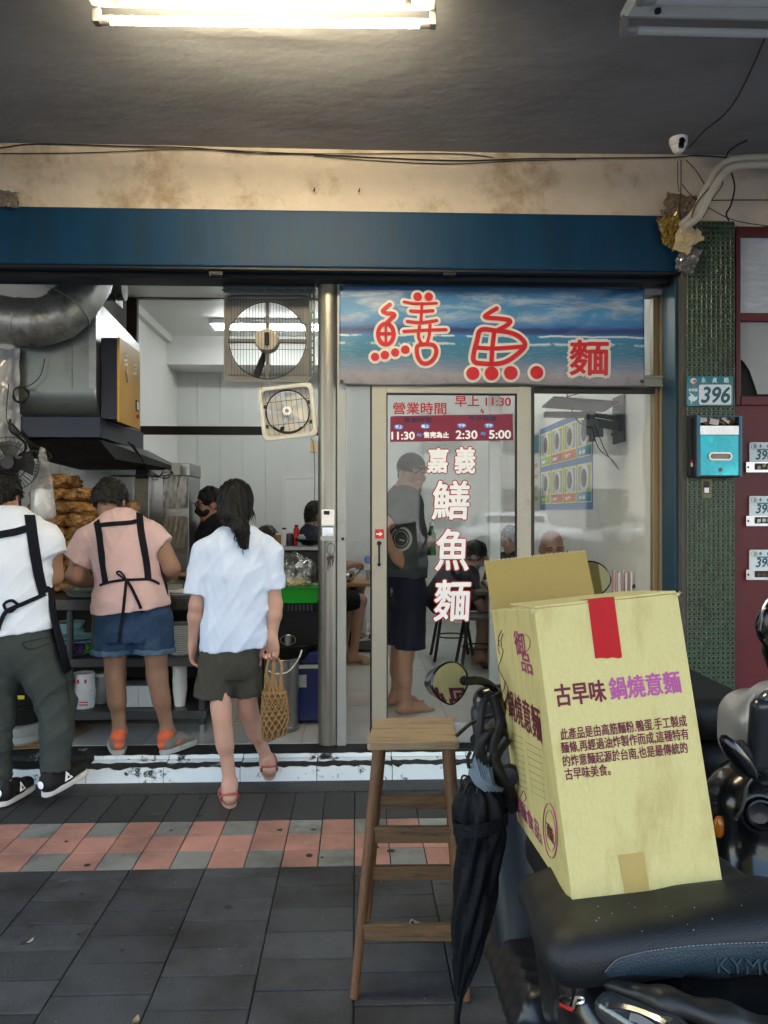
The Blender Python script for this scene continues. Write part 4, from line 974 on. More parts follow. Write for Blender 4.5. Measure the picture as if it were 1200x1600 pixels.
# number plates on the red door, letter slots below
for k, (py, txt) in enumerate(((707, '396'), (791, '396'), (875, '396'))):
    Yk = YD - .012
    t = thing('number_plate', ['topmost', 'middle', 'lowest'][k] + ' of the white 396 plates on the red door, over a letter slot', 'sign', P(1195, py, Yk), 'white number plates on the red door')
    mb = MB(); o = squircle(1196, py, 25, 16, 3, 4); mb.prism([P(a, b, Yk) for a, b in o], (0, .008, 0)); add('plate', mb, pwh, t, smooth=None, bevel=.002)
    mb = MB(); word(mb, txt, 1181, py - 3, 1207, py + 11, Yk - .001, .5, .2); word(mb, '永', 1186, py - 13, 1191, py - 7.5, Yk - .001, .2); word(mb, '貞', 1198, py - 13, 1203, py - 7.5, Yk - .001, .2); word(mb, '路', 1210, py - 13, 1215, py - 7.5, Yk - .001, .2); add('lettering', mb, tealt, t, smooth=None)
    mb = MB(); mb.bb(P(1183, py - 3.4, Yk - .0012), P(1219, py - 5.6, Yk - .0004)); add('teal_band', mb, pm('band teal', (.02, .25, .33), .4), t, smooth=None)
    mb = MB(); mb.tube([P(1178.5 + 4.6 * math.cos(a), py - 9.5 + 4.6 * math.sin(a), Yk - .001) for a in np.linspace(0, 6.28, 20)], .0015, 5, caps=False); mb.cyl(P(1178.5, py - 9.5, Yk), P(1178.5, py - 9.5, Yk - .0012), .011, n=14); add('emblem', mb, pm('emblem grey', (.42, .40, .38), .4), t)
    t = thing('letter_slot', ['highest', 'second highest', 'lowest'][k] + ' chromed letter slot with paper in it on the red door', 'letter slot', P(1195, py + 23, Yk), 'letter slots on the red door')
    mb = MB(); o = squircle(1197, py + 23, 31, 8, 1, 2); i_ = squircle(1200, py + 22, 21, 5, 1, 2); plate_hole(mb, o, i_, Yk - .004, Yk + .008, cv); add('rim', mb, pm('slot chrome', (.55, .56, .58), .25, metal=.8, var=.2), t, smooth=None)
    mb = MB(); mb.prism([P(a, b, Yk + .006) for a, b in i_], (0, .003, 0)); add('dark_gap', mb, rust, t, smooth=None)
    mb = MB()
    for q in range(3): mb.box(P(1186 + 8 * q, py + 22 + rg.uniform(-2, 2), Yk + .002), (.02, .002, .018), Euler((.2, rg.uniform(-.7, .7), 0)).to_matrix())
    add('paper', mb, paperm[(k + 2) % 3], t, smooth=None)
    mb = MB(); mb.cyl(P(1169, py + 23, Yk - .001), P(1169, py + 23, Yk - .006), .006, n=10); add('screw', mb, rust, t)

# ------------------------------------------------------------------ camera, conduits, cables, tape
t = thing('security_camera', 'small white dome security camera with a black face under the ceiling', 'camera', P(1060, 240, 3.92))
c = P(1060, 222, 3.93)
mb = MB(); mb.lathe([(.03, .10), (.044, .095), (.046, .05), (.042, .03), (.036, .028)], c + Vector((0, 0, -.05)), (0, 0, 1), 28); add('mount', mb, whm, t)
mb = MB(); mb.lathe([(.001, -.04), (.018, -.037), (.032, -.022), (.037, 0), (.034, .018), (.03, .026)], c + Vector((0, 0, -.02)), (0, 0, 1), 28); add('dome', mb, whm, t)
mb = MB(); mb.lathe([(.001, 0), (.013, -.002), (.017, -.008)], c + Vector((0, -.0385, -.014)), (0, 1, 0), 20); fc = add('lens_face', mb, pm('gloss black', (.006, .006, .007), .1, var=.05, coat=.5), t)
mb = MB(); mb.box(c + Vector((0, -.034, -.018)), (.028, .016, .058)); sub('sensor_window', mb, pm('gloss black', (.006, .006, .007), .1), fc, smooth=None, bevel=.005)
cab = pm('black cable', (.014, .013, .013), .5, var=.3)
def cable(pts, r, label, k=6, mat=cab, name='cable', cat='cable', group='thin cables pinned along the plaster and ceiling'):
    mb = MB(); mb.tube(pts, r, 6, smooth=k); return single(name, mb, mat, label, cat, group)
yc = YP - .016
cable([P(-60, 236, yc), P(0, 231, yc), P(60, 225, yc), P(215, 229, yc), P(300, 231, yc), P(400, 239, yc), P(480, 241, yc), P(600, 247, yc), P(720, 251, yc), P(830, 248, yc), P(1040, 246, yc), P(1090, 243, yc), P(1180, 250, yc)], .0032, 'longest black cable pinned along the top of the plaster band')
cable([P(-60, 240, yc), P(120, 239, yc), P(300, 233, yc + .003), P(480, 240, yc - .006), P(700, 240, yc), P(770, 246, yc)], .0022, 'thin cable sagging across the plaster, tied to the longest one midway')
cable([P(490, 244, yc - .004), P(600, 252, yc), P(700, 256, yc), P(800, 252, yc), P(900, 249, yc)], .0022, 'lower thin cable looping below the others on the plaster')
cable([P(1260, -60, 2.9) + Vector((0, .0, 0)) if False else Vector((X_(1255, 2.55), 2.55, CEIL - .012)), Vector((P(1150, 150, 3.5).x, PZ(1150, 150, CEIL - .012).y, CEIL - .012)), Vector((PZ(1100, 205, CEIL - .012).x, PZ(1100, 205, CEIL - .012).y, CEIL - .012)), PZ(1076, 231, CEIL - .02)], .0035, 'cable running over the bare ceiling to the dome camera')
cable([P(1064, 250, 3.95), P(1064, 290, 4.0), P(1062, 330, 4.0), P(1066, 352, 4.0)], .0028, 'straight cable dropping from the dome camera into the taped bundle')
cable([P(1059, 252, 3.95), P(1059, 285, 4.01), P(1061, 300, 4.01)], .002, 'short thin cable hanging from the dome camera')
cable([P(1072, 250, 3.96), P(1090, 270, 3.99), P(1106, 300, 3.99), P(1108, 320, 3.97), P(1098, 340, 3.98)], .0026, 'curled cable looping from the camera over the conduits')
cable([P(1066, 288, 3.97), P(1080, 305, 3.99), P(1110, 326, 3.99), P(1150, 345, 4.0), P(1215, 355, 4.0)], .0024, 'slack cable crossing behind the conduits to the red door head')
cable([P(1168, 219, 3.9), P(1150, 228, 3.93), P(1138, 238, 3.95), P(1131, 254, 3.98)], .0042, 'stub of black cable sticking up with a cut end by the conduits')
cable([P(1143, 270, 3.99), P(1148, 292, 4.0), P(1142, 320, 4.0), P(1135, 334, 4.0), P(1139, 345, 4.0)], .0046, 'thick black cable hooked below the conduits')
cable([P(1110, 313, yc - .02), P(1160, 312.5, yc - .04), P(1230, 312.5, yc - .04)], .003, 'level black cable over the red door')
cable([P(1098, 330, 3.96), P(1128, 290, 3.95), P(1120, 284, 3.93), P(1090, 315, 3.93), P(1080, 345, 3.93), P(1090, 352, 3.95), P(1140, 357, 3.98), P(1230, 352, 4.0)], .003, 'cable wound once around both white conduits')
pvc = pm('grimy white conduit', (.50, .48, .44), .5, var=.1, scale=10, col2=(.28, .25, .20), c2lo=.56, c2hi=.75, c2scale=9)
for k, (dx, dy, lb) in enumerate(((0, 0, 'upper'), (7, 11, 'lower'))):
    mb = MB(); yk = 3.95 - .02 * k
    mb.tube([P(1064 + dx * .6, 352 + dy * .2, yk), P(1085 + dx, 332 + dy * .5, yk), P(1105 + dx, 292 + dy * .6, yk), P(1122 + dx * .8, 264 + dy, yk), P(1150, 249 + dy, yk), P(1230, 246 + dy, yk), P(1300, 246 + dy, yk)], .0195, 12, smooth=6)
    single('conduit', mb, pvc, lb + ' of two bent white conduits rising from the taped bundle', 'conduit', 'white conduits over the mosaic pillar')
def crumple_sheet(mb, c, w, h, seed, rot=0, n=11):
    """a torn, creased sheet: a grid pushed about at random"""
    import mathutils.noise as mn
    rg_ = random.Random(seed); P_ = []; M = Matrix.Rotation(R(rot), 3, 'Y'); m = int(n * h / w) + 1
    for j in range(m + 1):
        for i in range(n + 1):
            u, v = i / n - .5, j / m - .5; q = Vector((u * 3 + seed, v * 3, seed * .7)); e_ = 1 if 0 < i < n and 0 < j < m else 1.9
            p = Vector((u * w * (1 - .25 * mn.noise(q)), 0, v * h * (1 + .2 * mn.noise(q * 1.3)))) + Vector((rg_.uniform(-1, 1) * w * .035 * e_, -.022 * abs(mn.noise(q * 1.7)) - rg_.uniform(0, .009), rg_.uniform(-1, 1) * h * .035 * e_)); P_.append(Vector(c) + M @ p)
    mb.add(P_, [(j * (n + 1) + i, j * (n + 1) + i + 1, (j + 1) * (n + 1) + i + 1, (j + 1) * (n + 1) + i) for j in range(m) for i in range(n)])
def crumple(c, rad, seed, squash=(1, .6, 1), n=4):
    b = bmesh.new(); bmesh.ops.create_icosphere(b, subdivisions=n, radius=1); rg_ = random.Random(seed)
    import mathutils.noise as mn
    vs = []
    for v in b.verts:
        p = v.co.copy(); w_ = Vector((p.x * 3.2, p.y * 2, p.z * .9 + p.x)); d = .84 + .35 * mn.noise(p * 1.4 + Vector((seed, 0, 0))) + .42 * abs(mn.noise(w_ * 1.6 + Vector((0, seed, 0)))) + .16 * abs(mn.noise(w_ * 4)); p = Vector((p.x * squash[0], p.y * squash[1], p.z * squash[2])) * rad * d; vs.append(Vector(c) + p)
    fs = [tuple(v.index for v in f.verts) for f in b.faces]; b.free(); return vs, fs
t = thing('tape_wrap', 'crumpled brown and clear tape wad wrapping the cables at the corner of the blue box', 'tape', P(1062, 365, 4.0))
mb = MB(); crumple_sheet(mb, P(1062, 326, 4.03), .17, .15, 2, 8); crumple_sheet(mb, P(1050, 338, 4.035), .12, .09, 3, -20); add('brown_wad', mb, pm('dry brown tape', (.20, .145, .10), .5, var=.3, scale=20), t, smooth=None)
mb = MB(); crumple_sheet(mb, P(1048, 360, 4.02), .11, .16, 5, -12); crumple_sheet(mb, P(1052, 372, 4.01), .08, .12, 6, 25); add('yellow_tape', mb, pm('yellow tape', (.28, .20, .05), .2, var=.45, scale=26, coat=.5), t, smooth=None)
mb = MB(); crumple_sheet(mb, P(1070, 374, 3.985), .10, .14, 9, 18, 6); crumple_sheet(mb, P(1084, 372, 3.99), .08, .07, 10, -30, 5); add('cream_paper', mb, pm('cream packing tape', (.52, .42, .27), .45, var=.2, scale=14), t, smooth=None)
mb = MB(); crumple_sheet(mb, P(1074, 406, 4.0), .11, .14, 12, 20); crumple_sheet(mb, P(1066, 414, 4.005), .08, .07, 13, -15); add('clear_wrap', mb, pm('grey cling film', (.16, .15, .14), .12, var=.5, scale=24, coat=.6), t, smooth=None)
mb = MB(); crumple_sheet(mb, P(10, 311, 4.03), .13, .08, 21, 10); single('tape_scrap', mb, pm('grey scrap', (.16, .14, .12), .6, var=.4, scale=24), 'grey crumpled scrap stuck on the plaster above the duct', 'scrap', smooth=None)
for k, (px, py, lb) in enumerate(((490, 297, 'rusty nail nearer the fan in the stained plaster'), (560, 298, 'rusty nail nearer the banner in the stained plaster'))):
    mb = MB(); mb.cyl(P(px, py, YP + .01), P(px + 1, py + 1, YP - .03), .004, n=8); mb.tube([P(px + 1, py + 1, YP - .03), P(px + 2, py - 4, YP - .034)], .003, 6); single('nail', mb, rust, lb, 'nail', 'nails in the plaster band')
# ================================================================== KITCHEN
inox = pm('kitchen steel', (.33, .34, .34), .32, metal=.85, var=.14, scale=5, bump=.06, bscale=30, stretch=(1, 1, 4), col2=(.15, .14, .12), c2lo=.55, c2hi=.75, c2scale=4)
galv = pm('galvanised duct', (.40, .41, .40), .4, metal=.8, var=.22, scale=9, bump=.22, bscale=22, col2=(.08, .07, .06), c2lo=.5, c2hi=.7, c2scale=5)
hoodm = pm('hood grey', (.20, .22, .215), .3, metal=.5, var=.12, scale=4, bump=.04, col2=(.06, .06, .055), c2lo=.55, c2hi=.8)
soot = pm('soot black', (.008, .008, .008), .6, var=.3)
dblue = pm('hood blue', (.005, .014, .042), .35, var=.2)
t = thing('exhaust_hood', 'big grey sheet metal exhaust hood with a blue lower band above the kitchen counter', 'hood', (-1.9, 4.7, 1.72))
xh0, xh1 = -2.05, -1.58; yh = 4.70; zh0, zh1 = 1.975, 2.69
mb = MB()
sec = [(yh + .16, zh0)] + [(yh + .16 - .16 * math.sin(a), zh0 + .16 - .16 * math.cos(a)) for a in np.linspace(0, math.pi / 2, 9)][1:] + [(yh, zh1), (yh + .95, zh1 - .08), (yh + .95, zh0)]
mb.loft([[(x, p[0], p[1]) for p in sec] for x in (xh0, xh1)]); add('casing', mb, hoodm, t, smooth=30)
mb = MB(); mb.loft([[(x, p[0] + .0, p[1]) for p in sec] for x in (xh1 + .0005, xh1 + .012)]); mb.bb((xh1 - .03, yh - .004, zh0 + .17), (xh1 + .013, yh + .004, zh1)); add('end_plate', mb, inox, t, smooth=30)
mb = MB(); mb.bb((xh1 - .135, yh - .003, zh0 + .17), (xh1 - .128, yh + .004, zh1)); mb.bb((xh0, yh - .003, zh0 + .17), (xh0 + .01, yh + .004, zh1)); add('seam', mb, hoodm, t, smooth=None)
mb = MB(); mb.bb((-2.0, yh - .04, 1.845), (-1.53, yh + .9, 1.972)); add('blue_band', mb, dblue, t, smooth=None, bevel=.004)
mb = MB(); mb.loft([[(-2.0, yh + .02, 1.843), (-1.56, yh + .02, 1.843), (-1.50, yh + .9, 1.843), (-2.0, yh + .9, 1.843)], [(-1.98, yh + .10, 1.73), (-1.50, yh + .16, 1.73), (-1.24, yh + 1.0, 1.70), (-1.98, yh + 1.0, 1.70)]]); add('skirt', mb, soot, t, smooth=None)  # solid black stands in for the dark void under the hood
t = thing('control_box', 'yellow and navy electric control box on the side of the exhaust hood', 'control box', (-1.5, 4.75, 1.97))
yel = pm('box yellow', (.50, .29, .01), .38, var=.06, scale=8)
mb = MB(); mb.bb((-1.556, 4.75, 1.965), (-1.458, 5.19, 2.465)); add('case', mb, pm('box navy', (.005, .009, .028), .35, var=.1), t, smooth=None, bevel=.004)
mb = MB(); mb.bb((-1.4575, 4.748, 1.95), (-1.442, 5.192, 2.468)); dr = add('front_door', mb, yel, t, smooth=None, bevel=.003)
mb = MB()
for yy, zz in ((4.87, 2.38), (5.07, 2.36)):
    for k in range(3): mb.box((-1.441, yy, zz - .028 * k), (.006, .055, .012), Euler((R(12), 0, 0)).to_matrix())
sub('vent_slit', mb, whm, dr, smooth=None)
mb = MB(); mb.box((-1.436, 4.88, 2.25), (.014, .022, .075), Euler((R(20), 0, 0)).to_matrix()); sub('latch', mb, pm('latch chrome', (.6, .6, .6), .25, metal=.9), dr, smooth=None, bevel=.003)
mb = MB(); mb.box((-1.440, 5.12, 2.10), (.006, .06, .07)); sub('meter', mb, rubber, dr, smooth=None); mb = MB(); mb.box((-1.4365, 5.12, 2.10), (.003, .042, .052)); sub('meter_face', mb, pwh, dr, smooth=None)
mb = MB(); mb.cyl((-1.441, 5.12, 2.03), (-1.430, 5.12, 2.03), .014, n=14); sub('red_button', mb, redm, dr)
# duct
t = thing('exhaust_duct', 'thick galvanised duct elbow coming in over the exhaust hood', 'duct', P(60, 520, 4.55))
pts = [P(-60, 496, 4.55), P(0, 499, 4.55), P(50, 505, 4.56), P(92, 494, 4.6), P(118, 470, 4.66), P(138, 440, 4.74), P(150, 405, 4.85)]
mb = MB(); cs = spline(pts, 7); rr = [(.136) + (.004 if (i % 7) == 0 else 0) for i in range(len(cs))]; mb.tube(cs, rr, 32); add('elbow', mb, galv, t, smooth=50)
mb = MB()
for px, py, Yk in ((28, 503, 4.555), (106, 483, 4.63)):
    i = min(range(len(cs)), key=lambda q: (cs[q] - P(px, py, Yk)).length); d = (cs[i + 1] - cs[i - 1]).normalized(); mb.cyl(cs[i] - d * .01, cs[i] + d * .01, .143, n=32)
add('joint_band', mb, galv, t, smooth=40)
mb = MB(); mb.cyl(P(140, 452, 5.2), P(195, 452, 5.2), .075, n=24); mb.bb(P(178, 472, 5.14), P(192, 440, 5.3)); add('branch_pipe', mb, galv, t, smooth=40)
# left wall sheet
t = thing('plastic_sheet', 'cloudy plastic sheet hung on the wall beside the duct', 'plastic sheet', P(10, 690, 4.62))
mb = MB(); n1, n2 = 20, 40
for j in range(n2 + 1):
    for i in range(n1 + 1):
        q = P(-50 + 82 * i / n1, 545 + 200 * j / n2, 4.66); mb.v.append((q.x, q.y + .02 * math.sin(i * .9 + .3 * math.sin(j * .3)) + .008 * math.sin(j * .7 + i), q.z))
for j in range(n2):
    for i in range(n1): a = j * (n1 + 1) + i; mb.f.append([a, a + 1, a + n1 + 2, a + n1 + 1]); mb.mi.append(0)
add('sheet', mb, pm('cloudy plastic', (.36, .37, .38), .22, var=.3, scale=14, bump=.4, bscale=16, coat=.4), t, smooth=80)
# cable coil
t = thing('cable_coil', 'coil of black cable hanging between the plastic sheet and the hood', 'cable', P(32, 615, 4.6))
mb = MB(); c = P(33, 617, 4.62)
mb.tube([c + Vector((.045 * math.cos(a) * (1 + .12 * math.sin(3.1 * a)), -.004 * a / 6, .045 * math.sin(a) * (1 + .1 * math.cos(2.3 * a)))) for a in np.linspace(0, 26, 120)], .0035, 5); add('coil', mb, cab, t)
mb = MB(); mb.tube([P(70, 560, 4.67), P(64, 585, 4.66), P(50, 600, 4.65), P(36, 605, 4.63)], .003, 5, smooth=5); mb.tube([P(14, 600, 4.63), P(10, 650, 4.63), P(18, 668, 4.62), P(30, 680, 4.62)], .003, 5, smooth=5); add('lead', mb, cab, t)
# wall fan
t = thing('wall_fan', 'black caged wall fan turned toward the cook in the white T-shirt', 'fan', P(15, 725, 4.5))
c = P(15, 725, 4.45); ax = Vector((.25, -1, .05)).normalized(); u, v = frame_from(ax)
mb = MB()
for k in range(44):
    a = 2 * math.pi * k / 44; d = u * math.cos(a) + v * math.sin(a); mb.tube([c + ax * .065 + d * .02, c + ax * .06 + d * .08, c + ax * .04 + d * .135, c + d * .155, c - ax * .04 + d * .12, c - ax * .05 + d * .05], .0012, 4)
for r_, h in ((.155, 0), (.10, .052), (.05, .063)): mb.tube([c + ax * h + (u * math.cos(a) + v * math.sin(a)) * r_ for a in np.linspace(0, 6.2832, 40)], .0024, 5, caps=False)
add('cage', mb, cab, t)
mb = MB(); mb.cyl(c + ax * .05, c + ax * .075, .035, n=20); add('badge', mb, pm('badge black', (.01, .008, .012), .3), t)
mb = MB(); mb.cyl(c - ax * .02, c - ax * .14, .05, .04, n=20); add('motor', mb, soot, t)
for k in range(4):
    mb = MB(); rings = []
    for rr_ in np.linspace(.03, .135, 5):
        ar = []
        for e in (-1, 0, 1):
            a = k * math.pi / 2 + e * .5; ar.append(c + (u * math.cos(a) + v * math.sin(a)) * rr_ + ax * (.018 * e))
        rings.append(ar)
    mb.loft(rings, caps=False, closed=False); add('blade', mb, pm('fan blade smoke', (.06, .06, .065), .25), t, smooth=60)
mb = MB(); mb.tube([P(16, 655, 4.62), P(16, 672, 4.62), P(28, 682, 4.62), P(40, 694, 4.6), P(38, 706, 4.57), P(30, 712, 4.52)], .008, 8, smooth=5); mb.tube([P(18, 662, 4.63), P(45, 690, 4.63), P(76, 708, 4.63), P(78, 718, 4.63), P(55, 705, 4.6), P(34, 712, 4.55)], .008, 8, smooth=5); add('bracket_arm', mb, cab, t)
# steel cabinet at the back
t = thing('steel_cabinet', 'dented stainless cabinet with a sticker behind the noodle bags', 'cabinet', (-1.75, 5.6, FL))
mb = MB(); mb.bb((-2.13, 5.6, FL), (-1.385, 6.15, 1.765)); add('body', mb, inox, t, smooth=None, bevel=.006)
mb = MB(); mb.bb(P(211, 786, 5.59), P(232, 731, 5.598)); stc = add('sticker', mb, pm('faded sticker', (.30, .26, .20), .5, var=.25, scale=30), t, smooth=None)
mb = MB(); mb.bb(P(212, 748, 5.587), P(231, 732, 5.5895)); sub('sticker_header', mb, soot, stc, smooth=None)
t = thing('steel_rack', 'narrow stainless rack of hanging sleeves of disposable chopsticks at the side of the cabinet', 'rack', (-1.3, 5.6, FL))
mb = MB(); mb.bb((-1.38, 5.55, FL), (-1.20, 6.0, 1.10)); mb.bb((-1.38, 5.55, 1.66), (-1.19, 5.95, 1.75)); mb.bb((-1.375, 5.57, 1.10), (-1.20, 5.98, 1.66)); add('body', mb, inox, t, smooth=None, bevel=.004)
slm = pm('clear sleeve', (.20, .19, .16), .2, var=.35, scale=40, stretch=(6, 6, .6), coat=.5)
for zz in (1.43, 1.14):
    mb = MB(); rings = []
    for k, z in enumerate(np.linspace(zz, zz + .23, 10)):
        rings.append([(-1.375 + .17 * i / 12, 5.548 - .012 - .012 * abs(math.sin(i * 1.9 + .4 * k)) , z) for i in range(13)])
    mb.loft(rings, caps=False, closed=False); add('sleeve', mb, slm, t, smooth=60)
t = thing('wall_socket', 'grey power socket with black leads at the corner of the hood skirt', 'socket', P(274, 733, 5.45))
mb = MB(); mb.bb(P(268, 742, 5.42), P(282, 725, 5.46)); add('socket_body', mb, pm('socket grey', (.35, .35, .33), .5), t, smooth=None, bevel=.004)
mb = MB()
for k in range(4): mb.tube([P(200 + 3 * k, 690 + 2 * k, 5.0), P(212 + 3 * k, 706 + 3 * k, 5.1), P(235 + 2 * k, 735 + 5 * k, 5.3), P(258, 748 - 5 * k, 5.36), P(270, 738, 5.41)], .0035, 5, smooth=5)
add('lead', mb, cab, t)
# counter
t = thing('work_counter', 'stainless kitchen counter with two open shelves in front of the cooks', 'counter', (-1.6, 4.5, FL))
cx0, cx1 = -2.5, -.87
mb = MB(); mb.bb((cx0, 4.47, .86), (cx1, 5.45, .90)); mb.bb((cx0, 4.46, .835), (cx1, 4.475, .90)); add('top', mb, pm('counter steel', (.13, .13, .125), .3, metal=.8, var=.2, scale=6, col2=(.06, .05, .04), c2lo=.5, c2hi=.7), t, smooth=None, bevel=.004)
dsteel = pm('dull dark steel', (.10, .105, .11), .4, metal=.7, var=.15)
for z in (.53, .225):
    mb = MB(); mb.bb((cx0, 4.50, z), (cx1, 5.4, z + .02)); mb.bb((cx0, 4.49, z - .025), (cx1, 4.50, z + .022)); add('shelf', mb, dsteel, t, smooth=None)
for x in (cx1 - .03, -1.66, -2.4):
    for y in (4.53, 5.35):
        mb = MB(); mb.cyl((x, y, FL + .05), (x, y, .84), .019, n=14); l = add('leg', mb, dsteel, t); mb = MB(); mb.cyl((x, y, FL), (x, y, FL + .05), .015, n=12); sub('foot', mb, inox, l)
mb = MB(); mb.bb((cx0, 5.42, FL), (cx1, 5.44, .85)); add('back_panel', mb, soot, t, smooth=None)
# noodle bags
nood = pm('fried noodle bag', (.38, .22, .08), .24, var=.5, scale=26, bump=1, bscale=75, col2=(.16, .06, .015), c2lo=.5, c2hi=.62, c2scale=16, coat=.35)
import mathutils.noise as mnoise
def bag_mesh(seed):
    b = bmesh.new(); bmesh.ops.create_icosphere(b, subdivisions=4, radius=1)
    for v in b.verts:
        p = v.co.copy(); s = Vector((seed * 3.1, 0, 0))
        d = 1 + .30 * mnoise.noise(p * 1.8 + s) + .20 * abs(mnoise.noise(p * 5.5 + s)) + .06 * mnoise.noise(p * 13 + s)
        q = Vector((p.x * .108, p.y * .09, p.z * .050)) * d
        q.x = max(-.105, min(.105, q.x)); q.z = max(-.042, min(.044, q.z)); v.co = q + Vector((0, 0, .044))
    me = bpy.data.meshes.new('noodle_bag'); b.to_mesh(me); b.free(); me.polygons.foreach_set('use_smooth', [True] * len(me.polygons)); me.materials.append(nood); return me
bms = [bag_mesh(k) for k in range(5)]; rg = random.Random(11)
cols = [(88, 4.86), (126, 4.84), (168, 4.9), (106, 5.08), (150, 5.10), (70, 5.05), (195, 5.08)]
heights = [9, 8, 7, 9, 8, 8, 7]; nb = 0
for (px, Yb), hn in zip(cols, heights):
    for k in range(hn):
        o = bpy.data.objects.new('noodle_bag', bms[rg.randrange(5)]); COL.objects.link(o)
        o.location = (X_(px, Yb) + rg.uniform(-.012, .012), Yb + rg.uniform(-.015, .015), .902 + k * .080); o.rotation_euler = (rg.uniform(-.12, .12), rg.uniform(-.14, .14), rg.choice((0, math.pi)) + rg.uniform(-.25, .25)); s = rg.uniform(.9, 1.05); o.scale = (s, s, 1)
        tag(o, 'shiny clear bag of brown fried noodles in the tall heap on the kitchen counter', 'noodle bag', 'bags of fried noodles heaped on the counter')
# hanging plastic bag
t = thing('hanging_bag', 'milky plastic bag with white contents hanging beside the wall fan', 'plastic bag', P(65, 800, 4.55))
mb = MB(); rings = []
for k, (py, w) in enumerate(((700, 4), (715, 7), (740, 12), (765, 17), (790, 19.5), (806, 20), (812, 16))):
    c = P(66 + (2 if k > 3 else 0), py, 4.55); s = 4.55 / 1200; rings.append([c + Vector((w * s * math.cos(a) * (1 + .08 * math.sin(5 * a + k)), w * s * .7 * math.sin(a) * (1 + .1 * math.cos(4 * a + 2 * k)), .006 * math.sin(3 * a))) for a in np.linspace(0, 6.2832, 21)[:-1]])
mb.loft(rings); add('bag', mb, glassmat('milky film', (.80, .80, .80), .12, .1, dirt=.5), t, smooth=60)
mb = MB(); mb.loft([[r_ * .92 + c_ * .08 for r_ in ring] for ring, c_ in ((rings[k], sum(rings[k], Vector()) / 20) for k in (3, 4, 5, 6))]); add('white_contents', mb, whm, t, smooth=60)
# crockery: build one, copy
def lathe_obj(name, prof, mat, label, cat, group=None, n=28):
    mb = MB(); mb.lathe(prof, n=n); return single(name, mb, mat, label, cat, group)
def stack(proto, c, n, dz, jit=.003, labels=None):
    for k in range(n):
        o = proto if k == 0 else clone(proto, (0, 0, 0)); o.location = (c[0] + rg.uniform(-jit, jit), c[1] + rg.uniform(-jit, jit), c[2] + k * dz); o.rotation_euler.z = rg.uniform(0, 6)
        if labels: o['label'] = labels
platep = [(.03, 0), (.055, 0), (.062, .005), (.095, .017), (.096, .021), (.06, .010), (.001, .008)]
bluep = pm('pale blue melamine', (.30, .46, .50), .3, var=.06); whp = pm('white china', (.66, .66, .65), .25, var=.04)
pr = lathe_obj('plate', [(r_ * 1.15, h) for r_, h in platep], bluep, 'pale blue plate in the stack on the upper shelf beside the cook in denim shorts', 'plate', 'pale blue plates on the upper shelf')
stack(pr, (*P(122, 1020, 4.66).xy, .552), 5, .022)
pr = lathe_obj('bowl', [(.035, 0), (.05, 0), (.055, .01), (.085, .045), (.095, .075), (.092, .075), (.08, .045), (.05, .014), (.001, .012)], bluep, 'pale blue bowl stacked behind the plates on the upper shelf', 'bowl', 'pale blue bowls on the upper shelf')
stack(pr, (*P(108, 1000, 4.85).xy, .552), 3, .045)
pr = lathe_obj('plate', platep, whp, 'white plate in the tall stack on the upper shelf near the counter end', 'plate', 'white plates on the upper shelf')
stack(pr, (*P(284, 1010, 4.62).xy, .552), 13, .0135)
pr = lathe_obj('plate', platep, whp, 'white plate lying on the counter top beside the steel bowl', 'plate', 'white plates on the counter')
stack(pr, (*P(282, 930, 4.60).xy, .902), 2, .012)
lathe_obj('steel_bowl', [(.04, 0), (.06, 0), (.10, .03), (.115, .065), (.12, .067), (.11, .06), (.09, .03), (.001, .01)], inox, 'shiny steel mixing bowl on the counter beside the cook in pink', 'bowl').location = (*P(266, 920, 4.75).xy, .902)
lathe_obj('steel_pan', [(.06, 0), (.13, .005), (.15, .04), (.155, .042), (.13, .012), (.001, .01)], pm('grey enamel', (.14, .17, .16), .3, var=.1), 'grey enamel pan on the counter in front of the noodle bags', 'pan').location = (*P(143, 930, 4.62).xy, .902)
# veg bag, bucket, jar, carton, cups
t = thing('vegetable_bag', 'purple and green bag of vegetables on the upper shelf under the counter', 'bag', P(125, 1020, 4.55))
mb = MB(); mb.add(*crumple(P(120, 1013, 4.56), .05, 31, (1.1, .8, .6))); add('purple_bag', mb, pm('purple bag', (.05, .015, .08), .3, var=.3), t, smooth=None); mb = MB(); mb.add(*crumple(P(136, 1014, 4.56), .03, 33, (1, .8, .8))); add('green_leaves', mb, pm('veg green', (.03, .16, .02), .5, var=.3), t, smooth=None)
t = thing('noodle_tub', 'white plastic tub with red marks on the lower shelf behind the striding cook', 'tub', P(131, 1105, 4.62))
c = Vector((*P(131, 1105, 4.60).xy, .246)); whtub = pm('tub white', (.66, .68, .70), .35, var=.05)
mb = MB(); mb.lathe([(.056, 0), (.060, .004), (.068, .105), (.064, .108), (.064, .125), (.061, .205), (.058, .205), (.056, .13), (.001, .12)], c, n=32); add('shell', mb, whtub, t)
mb = MB()
for k in range(5): mb.lathe([(.0625 + .0014 * k, .02 + .016 * k), (.0645 + .0014 * k, .022 + .016 * k), (.0637 + .0014 * k, .024 + .016 * k)], c, n=32, caps=False)
add('ribs', mb, whtub, t)
mb = MB()
for a in (-2.2, -1.75, -1.1): mb.box(c + Vector((.0625 * math.cos(a), .0625 * math.sin(a), .165)), (.012, .004, .022), Euler((0, 0, a + math.pi / 2)).to_matrix())
for k, z in enumerate((.03, .045)): mb.box(c + Vector((.02, -.0655, z)), (.05, .003, .006))
add('red_mark', mb, redm, t, smooth=None)
t = thing('plastic_jar', 'clear plastic jar with white contents on the lower shelf next to the tub', 'jar', P(157, 1105, 4.7))
